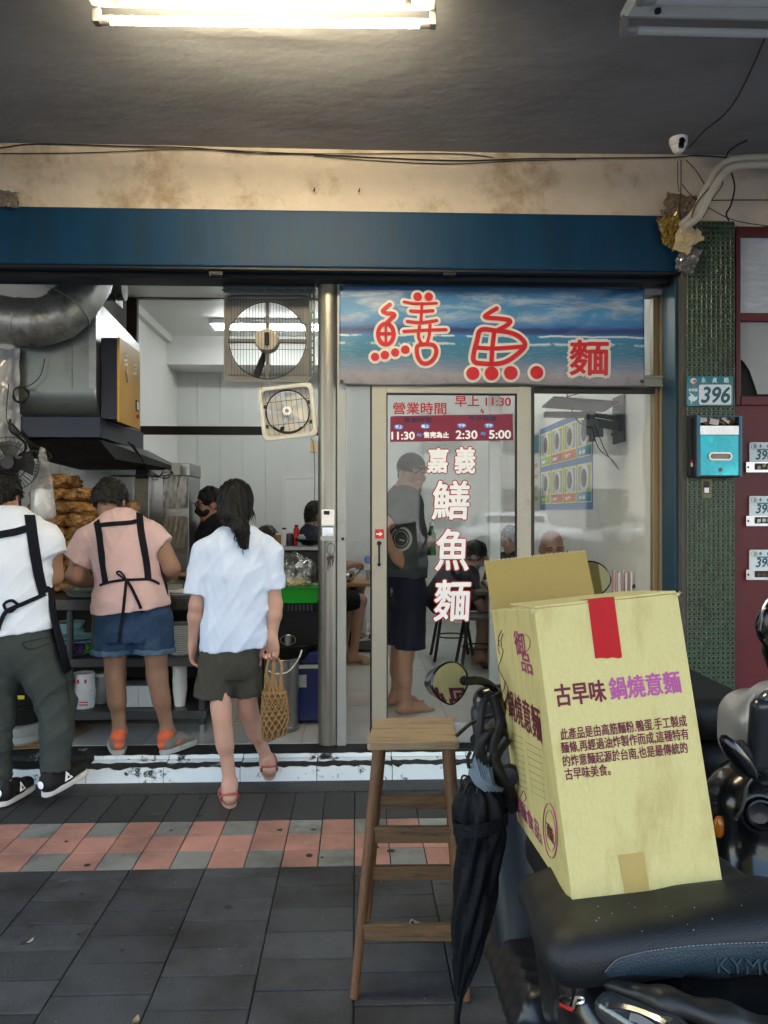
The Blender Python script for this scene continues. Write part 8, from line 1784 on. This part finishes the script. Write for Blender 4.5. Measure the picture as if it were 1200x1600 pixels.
mb = MB(); v_, f_ = text2d('KYMCO'); xs = [p[0] for p in v_]; ys = [p[1] for p in v_]; w_ = max(xs) - min(xs); h_ = max(ys) - min(ys)
pts = [(1120 + (p[0] - min(xs)) / w_ * 124 + (p[1] - min(ys)) / h_ * -3, 1517 - (p[1] - min(ys)) / h_ * 23 + (p[0] - min(xs)) / w_ * 3) for p in v_]
q_, nn = pick(seat, pts, .0030, .5); mb.add(q_, f_); q2_, nn = pick(seat, [(x - 1.2, y + 1.2) for x, y in pts], .0024, .5); sub('embossed_name', mb, pm('embossed vinyl', (.050, .078, .098), .4, var=.1), so, smooth=60); mb = MB(); mb.add(q2_, f_); sub('emboss_shade', mb, pm('painted emboss shade', (.004, .006, .008), .6), so, smooth=60)  # dark shifted copy paints shade along the raised letters
rg = random.Random(9); mb = MB()
for k in range(14):
    q_, nn = pick(seat, [(rg.uniform(930, 1190), rg.uniform(1412, 1465))], .0003, .5); mb.box(Vector(q_[0]), (rg.uniform(.0006, .0018), rg.uniform(.0006, .0015), .0006))
sub('crumb', mb, pm('crumb pale', (.5, .5, .45), .8), so, smooth=None)
bod = Sdf(); bod.rbox((.49, 1.28, .57), (.155, .20, .125), .06, np.array(e_), .05); bod.rbox((.50, 1.12, .60), (.15, .14, .08), .05, np.array(e_), .06); bod.rbox((.50, 1.44, .42), (.10, .16, .16), .05, np.array(e_), .05)
bo = soft('body_panel', bod, .008, glb, S_, smooth_iter=2)
mb = MB(); p0, n0 = pick(bod, [(893, 1566)], .002, .5)
def picktext(mb, fld, s, x0, y0_, x1, y1_, lift, shear=0, slant=0):
    v_, f_ = text2d(s, 0, shear); xs = [p[0] for p in v_]; ys = [p[1] for p in v_]; a, b = min(xs), min(ys); w_ = max(xs) - a; h_ = max(ys) - b
    for dx, dy in ((0, 0), (1, 0), (-1, 0), (0, 1), (0, -1)):
        q_, _ = pick(fld, [(x0 + (p[0] - a) / w_ * (x1 - x0) + dx, y1_ - (p[1] - b) / h_ * (y1_ - y0_) + (p[0] - a) / w_ * slant + dy) for p in v_], lift + .0001 * (dx + 2 * dy + 3), .5); mb.add(q_, f_)
picktext(mb, bod, 'GP', 870, 1553, 914, 1574, .001, .25, 6); sub('emblem', mb, chrom, bo, smooth=60)
mb = MB(); p_, n_ = pick(bod, densify([(876, 1568), (886, 1574), (896, 1578)], 4), .001, .5); ribbon(mb, p_, n_, .005, .001); sub('emblem_stripe', mb, redm, bo, smooth=None)
tail = Sdf(); tail.chain([A(955, 1538, 1.05), A(1040, 1564, .99), A(1130, 1590, .96), A(1230, 1622, .94), A(1330, 1665, .95)], [.012, .016, .018, .019, .02], .02, (UP, .8)); soft('grab_rail', tail, .006, pm('rail brown black', (.02, .019, .017), .42, var=.2), S_, smooth_iter=2)
lens = Sdf(); lens.cone(A(955, 1575, 1.03), A(1045, 1625, .96), .022, .034, .02, (UP, .9)); lb_ = soft('tail_lamp', lens, .005, pm('smoked lens', (.045, .046, .05), .06, var=.3, scale=20, coat=1), S_); mb = MB(); p_, n_ = pick(lens, densify([(948, 1572), (970, 1574), (1000, 1582), (1040, 1600)], 5), .001, .5); ribbon(mb, p_, n_, .007, .002); sub('chrome_trim', mb, chrom, lb_, smooth=40)
mb = MB(); p_, n_ = pick(lens, densify([(985, 1590), (1000, 1594), (1020, 1606)], 5), .0008, .5); ribbon(mb, p_, n_, .010, .001); sub('reflector', mb, pm('lens silver', (.5, .5, .52), .2, metal=.7), lb_, smooth=40)
# floor, leg shield, bridge
fb = Sdf(); fb.rbox((.485, 1.70, .335), (.165, .26, .03), .02, np.array(e_), .03); fb.rbox((.40, 1.74, .37), (.06, .22, .035), .03, np.array(e_), .04); fb.disp = folds(.004, [(40, 50, 0), (-60, 40, 0), (80, 10, 0)], 71); soft('footboard', fb, .007, plb, S_)
sh_ = Sdf(); Mt = np.array((e_ @ Euler((R(-14), 0, 0)).to_matrix())); sh_.rbox((.515, 1.94, .63), (.185, .035, .30), .03, Mt, .04); sh_.rbox((.52, 1.90, .62), (.10, .06, .25), .05, Mt, .06); sh_.rbox((.375, 1.90, .50), (.035, .05, .2), .03, Mt, .06); soft('leg_shield', sh_, .008, navyp, S_, smooth_iter=2)
mb = MB(); c = P(765, 1336, 1.865); mb.lathe([(.001, 0), (.010, 0), (.012, -.006), (.006, -.016), (.001, -.018)], c, (0, 1, 0), 16); add('bag_hook', mb, soot, S_)
st_ = Sdf(); st_.cone((.50, 1.98, .62), (.445, 1.86, .93), .055, .045, .03); st_.rbox((.445, 1.82, .955), (.10, .075, .05), .04, np.array(e_) @ np.array(Euler((0, 0, R(38))).to_matrix()), .05)
bar_d = nrm(A(935, 920, 1.95) - A(715, 1075, 1.56)); barc = np.array((.445, 1.80, .985)); gl_, gr_2 = barc - bar_d * .31, barc + bar_d * .31
st_.cone(barc - bar_d * .16, barc + bar_d * .16, .028, .028, .04); soft('handlebar_cowl', st_, .007, plb, S_)
for g_, sg in ((gl_, -1), (gr_2, 1)):
    mb = MB(); i_ = barc + bar_d * sg * .15; mb.tube([i_ + bar_d * sg * (.12 * k / 16) for k in range(17)], [.017 + .0012 * (k % 2) for k in range(17)], 14); add('grip', mb, rubber, S_)
    fw_ = nrm(np.cross(UP, bar_d)); mb = MB(); mb.tube([i_ + fw_ * .03, i_ + bar_d * sg * .05 + fw_ * .06, i_ + bar_d * sg * .10 + fw_ * .07 - UP * .01], .006, 8, smooth=6, flat=.6); add('brake_lever', mb, pm('lever dark', (.03, .03, .032), .35, metal=.6), S_)
# left mirror and its stalk, right mirror
def mirror(outline, Y, nrml, stem, label=None):
    c = sum((P(x, y, Y) for x, y in outline), Vector()) / len(outline); n_ = Vector(nrml).normalized(); o = Vector((0, 0, CAM_H)); pl = []
    for x, y in spl_closed(outline, 4): d = Vector(ray(x, y)); pl.append(o + d * ((c - o).dot(n_) / d.dot(n_)))
    mb = MB(); back = [c + (p_ - c) * .72 - n_ * .035 for p_ in pl]; b2 = [c + (p_ - c) * .3 - n_ * .048 for p_ in pl]; rim = [c + (p_ - c) * .93 + n_ * .003 for p_ in pl]; lip = [c + (p_ - c) * .93 - n_ * .003 for p_ in pl]
    mb.loft([lip, rim, pl, back, b2]); h_ = add('mirror_shell', mb, glb, S_, smooth=60); mb = MB(); mb.add([c + (p_ - c) * .925 + n_ * .0005 for p_ in pl], [tuple(range(len(pl)))]); sub('mirror_glass', mb, mirr, h_, smooth=None)
    mb = MB(); mb.tube(stem, [.010, .009, .008, .009], 10, smooth=5); add('mirror_stalk', mb, glb, S_)
def spl_closed(pts, k):
    v = [Vector((*p, 0)) for p in pts]; s_ = spline([v[-1]] + v + [v[0], v[1]], k); s_ = s_[k:-k - 1 + 0] if False else s_[k:k + k * len(v)]; return [(p.x, p.y) for p in s_]
mirror([(673, 1070), (679, 1048), (698, 1034), (718, 1036), (731, 1052), (732, 1070), (722, 1090), (706, 1102), (690, 1096), (679, 1084)], 1.56, (.62, -.78, .12), [A(728, 1064, 1.585), A(752, 1064, 1.59), A(775, 1080, 1.61), np.array(barc - bar_d * .16)])
mirror([(893, 905), (899, 886), (917, 876), (938, 880), (952, 894), (955, 910), (944, 926), (926, 936), (906, 930)], 1.95, (-.30, -.94, -.16), [A(930, 915, 1.97), A(925, 930, 1.97), A(915, 960, 1.95), np.array(barc + bar_d * .16)])
# extra gear hanging on the left grip: clamp arms and straps
mb = MB(); mb.tube([A(782, 1085, 1.60), A(757, 1095, 1.58), A(751, 1130, 1.57), A(748, 1165, 1.57), A(742, 1190, 1.57)], .008, 10, smooth=6); mb.tube([A(770, 1085, 1.58), A(780, 1125, 1.58), A(772, 1150, 1.57), A(768, 1175, 1.57)], .011, 10, smooth=6); add('cable_sleeve', mb, rubber, S_)
mb = MB(); mb.tube([A(790, 1150, 1.6), A(770, 1185, 1.6), A(790, 1225, 1.6), A(800, 1260, 1.65)], .017, 12, smooth=6); mb.lathe([(.001, -.02), (.020, -.018), (.023, 0), (.001, .002)], A(797, 1210, 1.60), (.3, .9, 0), 18); add('switch_cluster', mb, plb, S_)
# front wheel and fender, rear wheel (mostly below the frame)
def wheel(c, ax, r_, w_, nm='wheel'):
    ax = Vector(ax).normalized(); mb = MB(); mb.lathe([(r_ - .075, -w_ * .45), (r_ - .02, -w_ * .5), (r_, -w_ * .25), (r_, w_ * .25), (r_ - .02, w_ * .5), (r_ - .075, w_ * .45)], c, ax, 40, caps=False); w = add('wheel', mb, rubber, S_); mb = MB(); mb.lathe([(.02, -.05), (.03, -.03), (r_ - .09, -.02), (r_ - .072, -w_ * .4), (r_ - .072, w_ * .4), (r_ - .09, .02), (.03, .03), (.02, .05)], c, ax, 32); sub('rim', mb, dsteel, w)
wheel((.56, 2.15, .215), (.80, .60, 0), .215, .10); wheel((.50, 1.02, .215), (.99, .1, .1), .215, .11)
fd = Sdf(); fd.rbox((.55, 2.13, .42), (.07, .16, .05), .045, np.array(Euler((0, 0, R(38))).to_matrix()), .04); fd.cone((.51, 2.0, .60), (.54, 2.13, .40), .05, .05, .04); soft('front_fender', fd, .01, glb, S_)
ap_ = Sdf(); ap_.rbox((.51, 2.03, .70), (.17, .05, .25), .045, Mt, .05); soft('front_apron', ap_, .01, glb, S_)
mb = MB(); mb.cyl((.36, 1.45, .33), (.20, 1.42, .004), .012, n=10); mb.cyl((.20, 1.42, .004), (.17, 1.40, .004), .016, n=10); add('side_stand', mb, dsteel, S_)

# ---- folded umbrella hanging on the left grip
umbm = cloth('umbrella black', (.006, .0075, .011), .6, .25, .3, 90)
t = thing('folded_umbrella', 'long folded black umbrella hanging from the scooter handlebar', 'umbrella', A(740, 1215, 1.60))
prof = [(1222, 744, 9), (1232, 745, 25), (1245, 748, 33), (1262, 750, 38), (1300, 752, 37), (1330, 749, 33), (1400, 741, 31), (1450, 735, 27), (1500, 729, 20), (1530, 724, 13), (1550, 720, 8), (1556, 719, 6)]
rings = []; sc = 1.60 / FPX; n = 72
ys = np.linspace(1222, 1556, 44)
for i, y in enumerate(ys):
    cx = np.interp(y, [p[0] for p in prof], [p[1] for p in prof]); hw = np.interp(y, [p[0] for p in prof], [p[2] for p in prof]) * sc; c = P(cx, y, 1.60); ring = []
    for k in range(n):
        a = 2 * math.pi * k / n; tw = a * 1 + i * .045; m_ = 1 + .13 * math.sin(8 * tw) + .06 * math.sin(13 * a + i * .15) + .05 * math.sin(5 * a - i * .2); sq = .75
        ring.append(c + Vector((hw * m_ * math.cos(a), sq * hw * m_ * math.sin(a), 0)))
    rings.append(ring)
mb = MB(); mb.loft(rings); cn = add('canopy', mb, umbm, t, smooth=70)
mb = MB(); c = P(751, 1283, 1.60); mb.loft([[c + Vector((37.5 * sc * 1.16 * math.cos(a), .75 * 37.5 * sc * 1.16 * math.sin(a), dz + .012 * math.cos(a))) for a in np.linspace(0, 6.2832, 33)[:-1]] for dz in (-.014, .014)], caps=False); sub('tie_strap', mb, umbm, cn)
mb = MB(); mb.tube([A(719, 1553, 1.6), A(715, 1580, 1.6), A(712, 1618, 1.6)], [.0085, .007, .004], 12); add('ferrule', mb, umbm, t)
mb = MB()
for k in range(8):
    a = 2 * math.pi * k / 8; mb.tube([A(745 + 30 * math.cos(a), 1240, 1.6 + .03 * math.sin(a)), A(747 + 24 * math.cos(a), 1222 - 4 * math.sin(a), 1.6 + .025 * math.sin(a)), A(750 + 10 * math.cos(a), 1205, 1.6 + .01 * math.sin(a))], .0028, 6)
add('ribs', mb, rubber, t)
silv = pm('umbrella silver lining', (.17, .21, .25), .35, var=.15, bump=.3, bscale=50)
for k in range(5):
    mb = MB(); o = 7 * k; mb.loft([[Vector(A(731 + o * .9, 1208 - 2 * k, 1.575 - .004 * k)), Vector(A(742 + o * .75, 1180 + 5 * k, 1.56)), Vector(A(747 + o * .8, 1178 + 5 * k, 1.58))], [Vector(A(742 + o * .6, 1226, 1.565)), Vector(A(752 + o * .6, 1215 + 3 * k, 1.55)), Vector(A(756 + o * .6, 1214 + 3 * k, 1.57))], [Vector(A(758 + o * .9, 1238, 1.57)), Vector(A(764 + o * .8, 1234, 1.56)), Vector(A(766 + o * .8, 1232, 1.58))]], caps=False, closed=False); add('lining_fold', mb, silv, t, smooth=70)
mb = MB(); mb.tube([A(752, 1218, 1.59), A(756, 1195, 1.575), A(752, 1165, 1.565), A(762, 1146, 1.565), A(778, 1140, 1.58), A(788, 1150, 1.60), A(786, 1166, 1.61)], .009, 10, smooth=7); add('crook_handle', mb, rubber, t)
mb = MB(); mb.tube([A(735, 1215, 1.58), A(724, 1212, 1.575), A(720, 1222, 1.575), A(722, 1236, 1.58)], .0022, 6, smooth=5); mb.tube([A(735, 1175, 1.57), A(731, 1185, 1.565), A(733, 1200, 1.565)], .004, 6, smooth=4); add('cord_loop', mb, rubber, t)

# ---- second scooter, at the frame edge, facing the street
S2_ = thing('silver_scooter', 'black and silver scooter, nose to the street, partly hidden by the cardboard box', 'scooter', (1.02, 1.95, 0)); _keep = S_; S_ = S2_
silm = pm('scooter silver', (.46, .47, .48), .30, metal=.55, var=.05, coat=.4); 
cw = Sdf(); cw.rbox(A(1222, 1142, 1.88), (.145, .10, .100), .075, None, .04); cw.rbox(A(1262, 1120, 1.80), (.13, .06, .085), .05, None, .05); soft('headlamp_cowl', cw, .007, silm, S_, smooth_iter=2)
fp_ = Sdf(); fp_.rbox(A(1236, 1146, 1.775), (.105, .022, .088), .02, np.array(Euler((R(8), 0, R(4))).to_matrix()), .02); hp_ = soft('headlamp_panel', fp_, .006, pm('panel dark grey', (.028, .03, .034), .3, coat=.4), S_, smooth_iter=2)
mb = MB(); mb.lathe([(.001, -.008), (.030, -.006), (.036, .004), (.036, .015)], A(1210, 1103, 1.755), (0, 1, 0), 24); sub('position_lamp', mb, pm('lamp lens grey', (.08, .10, .12), .08, coat=1), hp_)
p_, n_ = pick(cw, densify([(1182, 1085), (1172, 1100), (1170, 1130), (1174, 1165), (1184, 1200)], 5), .001); mb = MB(); ribbon(mb, p_, n_, .010, .003); sub('pale_trim', mb, pm('trim pale', (.6, .61, .62), .3, metal=.5), hp_, smooth=40)
ap2 = Sdf(); ap2.rbox(A(1225, 1330, 1.88), (.185, .11, .22), .10, None, .05); ap2.rbox(A(1215, 1440, 1.82), (.14, .10, .15), .08, None, .08); ap2.cone(A(1112, 1262, 1.93), A(1165, 1215, 1.93), .03, .04, .05); soft('front_apron', ap2, .009, glb, S_, smooth_iter=2)
for rr_, dz in ((.046, 0), (.034, -.006)):
    mb = MB(); mb.lathe([(rr_ * .8, .02), (rr_, 0), (rr_ * .98, -.008), (rr_ * .86, -.010), (rr_ * .7, .004), (.001, .008)], A(1186, 1270, 1.765) + np.array((0, dz, 0)), nrm((.18, 1, -.1)), 28); add('horn_grille', mb, plb, S_)
amb = Sdf(); amb.ell(A(1124, 1292, 1.84), (.016, .012, .028)); soft('turn_signal', amb, .004, pm('amber lens', (.42, .14, .01), .15, coat=.8), S_)
mb = MB(); a0, a1 = Vector(A(1127, 1150, 1.72)), Vector(A(1182, 1216, 1.74)); d = (a1 - a0); dn = d.normalized(); n2 = Vector((.25, .9, .3)).cross(dn).normalized(); n3 = dn.cross(n2)
rings = []
for t_, w_, dpt in ((0, .004, .004), (.06, .018, .012), (.25, .030, .020), (.55, .034, .024), (.82, .026, .018), (.96, .012, .010), (1, .003, .003)): rings.append([a0 + d * t_ + n2 * (w_ * .62 * math.cos(q_)) + n3 * (dpt * math.sin(q_)) for q_ in np.linspace(0, 6.2832, 25)[:-1]])
mb.loft(rings); add('mirror_shell', mb, glb, S_, smooth=60)
mb = MB(); mb.cyl(A(1153, 1166, 1.77), A(1178, 1192, 1.78), .019, .015, n=18); mb.cyl(A(1178, 1192, 1.78), A(1196, 1206, 1.80), .012, n=12); add('grip', mb, rubber, S_)
mb = MB(); mb.tube([A(1176, 1212, 1.76), A(1166, 1225, 1.74), A(1163, 1245, 1.73), A(1158, 1266, 1.72), A(1150, 1278, 1.72)], [.007, .006, .005, .005], 8, smooth=5); mb.lathe([(.001, -.006), (.006, -.003), (.006, .003), (.001, .006)], A(1149, 1280, 1.72), (1, 0, 0), 12); add('brake_lever', mb, pm('lever dark', (.03, .03, .032), .35, metal=.6), S_)
sh2 = Sdf(); sh2.ell(A(1213, 978, 1.95), (.055, .03, .062), None); sh2.cone(A(1205, 1015, 1.97), A(1212, 1045, 1.96), .024, .018, .02); soft('mirror_shell', sh2, .006, glb, S_)
mb = MB(); mb.tube([A(1214, 1040, 1.96), A(1225, 1075, 1.93), A(1228, 1095, 1.92)], .009, 8, smooth=4); add('mirror_stalk', mb, chrom, S_); mb = MB(); mb.tube([A(1186, 985, 1.92), A(1192, 950, 1.91), A(1206, 930, 1.91)], .004, 6, smooth=5); add('mirror_trim', mb, chrom, S_)
b2 = Sdf(); b2.rbox((1.06, 2.55, .62), (.15, .40, .13), .09, None, .05); b2.rbox((1.06, 2.2, .32), (.14, .3, .05), .04, None, .06); soft('body_panel', b2, .012, plb, S_); b2 = Sdf(); b2.rbox((1.06, 2.5, .80), (.13, .36, .06), .05, None, .05); soft('seat', b2, .012, vinyl, S_)
wheel((1.04, 1.88, .215), (.98, .1, 0), .215, .10); wheel((1.06, 2.85, .215), (1, 0, 0), .215, .10); fd = Sdf(); fd.rbox((1.04, 1.88, .43), (.07, .18, .04), .035, None, .04); soft('front_fender', fd, .01, glb, S_)
S_ = _keep

# ---- litter on the paving
def leaf(px, py, L_, w_, rz, mat, label, name='fallen_leaf', cat='leaf'):
    c = PZ(px, py, .006); mb = MB(); d = Vector((math.cos(rz), math.sin(rz), 0)); s_ = Vector((-d.y, d.x, 0)); rows = []
    for t_ in np.linspace(-1, 1, 9): hw = w_ * max(.02, 1 - t_ * t_); z = .004 + .006 * (t_ * t_); rows.append([c + d * (L_ * t_) - s_ * hw + Vector((0, 0, z + .003)), c + d * (L_ * t_) + Vector((0, 0, z)), c + d * (L_ * t_) + s_ * hw + Vector((0, 0, z + .003))])
    mb.loft(rows, caps=False, closed=False); return single(name, mb, mat, label, cat, smooth=60)
leaf(243, 1274, .030, .012, .1, pm('leaf green', (.06, .12, .03), .5), 'fresh green leaf fallen on the dark paving near the salmon tiles')
leaf(130, 1461, .022, .009, .9, pm('leaf brown', (.05, .03, .02), .6), 'curled brown leaf on the grey paving between two joints')
leaf(47, 1474, .014, .006, 1.1, pm('paper scrap', (.4, .4, .38), .7), 'tiny white paper scrap on the grey paving', 'paper_scrap', 'scrap')
leaf(100, 1380, .020, .007, .3, pm('leaf grey', (.10, .11, .11), .6), 'dull grey leaf on the paving just below the salmon tiles')
leaf(212, 1598, .016, .009, 1.4, pm('leaf pale', (.34, .27, .16), .6), 'pale tan leaf on the paving at the bottom edge of the view')
leaf(312, 1278, .010, .008, .4, pm('leaf brown', (.05, .03, .02), .6), 'small dark leaf scrap beside the heel of the woman in white')

# ================================================================== STREET BEHIND THE CAMERA (seen in the shop glass)
mb = MB(); mb.bb((-30, -24, -.009), (30, -19.2, .12)); struct('pavement_opposite', mb, pm('cement', (.12, .115, .105), .85), smooth=None)
t = thing('opposite_building', 'pale tiled apartment block across the street, mirrored in the shop glass', 'building', (0, -24.5, 0))
mb = MB(); mb.bb((-30, -34, 0), (30, -24, 13)); add('wall', mb, pm('pale facade', (.55, .53, .50), .7, var=.08, scale=1), t, smooth=None)
for fl_ in range(4):
    for k in range(-7, 8): mb = MB(); mb.bb((k * 3.6 - .9, -24, .7 + 3.2 * fl_), (k * 3.6 + .9, -23.96, 2.4 + 3.2 * fl_)); add('window', mb, pm('facade window', (.05, .06, .07), .1), t, smooth=None)
def car(x, y, col, label):
    t = thing('parked_car', label, 'car', (x, y, 0), 'cars parked across the street'); b = Sdf(); b.rbox((x, y, .62), (2.1, .85, .30), .25, None, .1); b.rbox((x - .2, y, 1.05), (1.2, .72, .36), .28, None, .25); soft('body', b, .05, pm('car paint %s' % col[0], col[1], .25, coat=.8), t)
    for s_ in (-1, 1):
        mb = MB(); mb.bb((x - 1.15, y + s_ * .70, 1.0), (x + .75, y + s_ * .735, 1.28)); add('side_window', mb, glb, t, smooth=None, bevel=.01)
        for e in (-1.3, 1.3): mb = MB(); mb.cyl((x + e, y + s_ * .72, .32), (x + e, y + s_ * .87, .32), .32, n=24); add('wheel', mb, rubber, t)
for k, (x, nm, c_) in enumerate(((-6.6, 'silver', (.45, .46, .47)), (-.6, 'white', (.72, .73, .74)), (5.4, 'pale', (.66, .67, .68)), (10.6, 'grey', (.3, .3, .31)))): car(x, -17.0, (nm, c_), '%s car parked across the street opposite the %s' % (nm, ['kitchen', 'shop door', 'red door', 'next house'][k]))
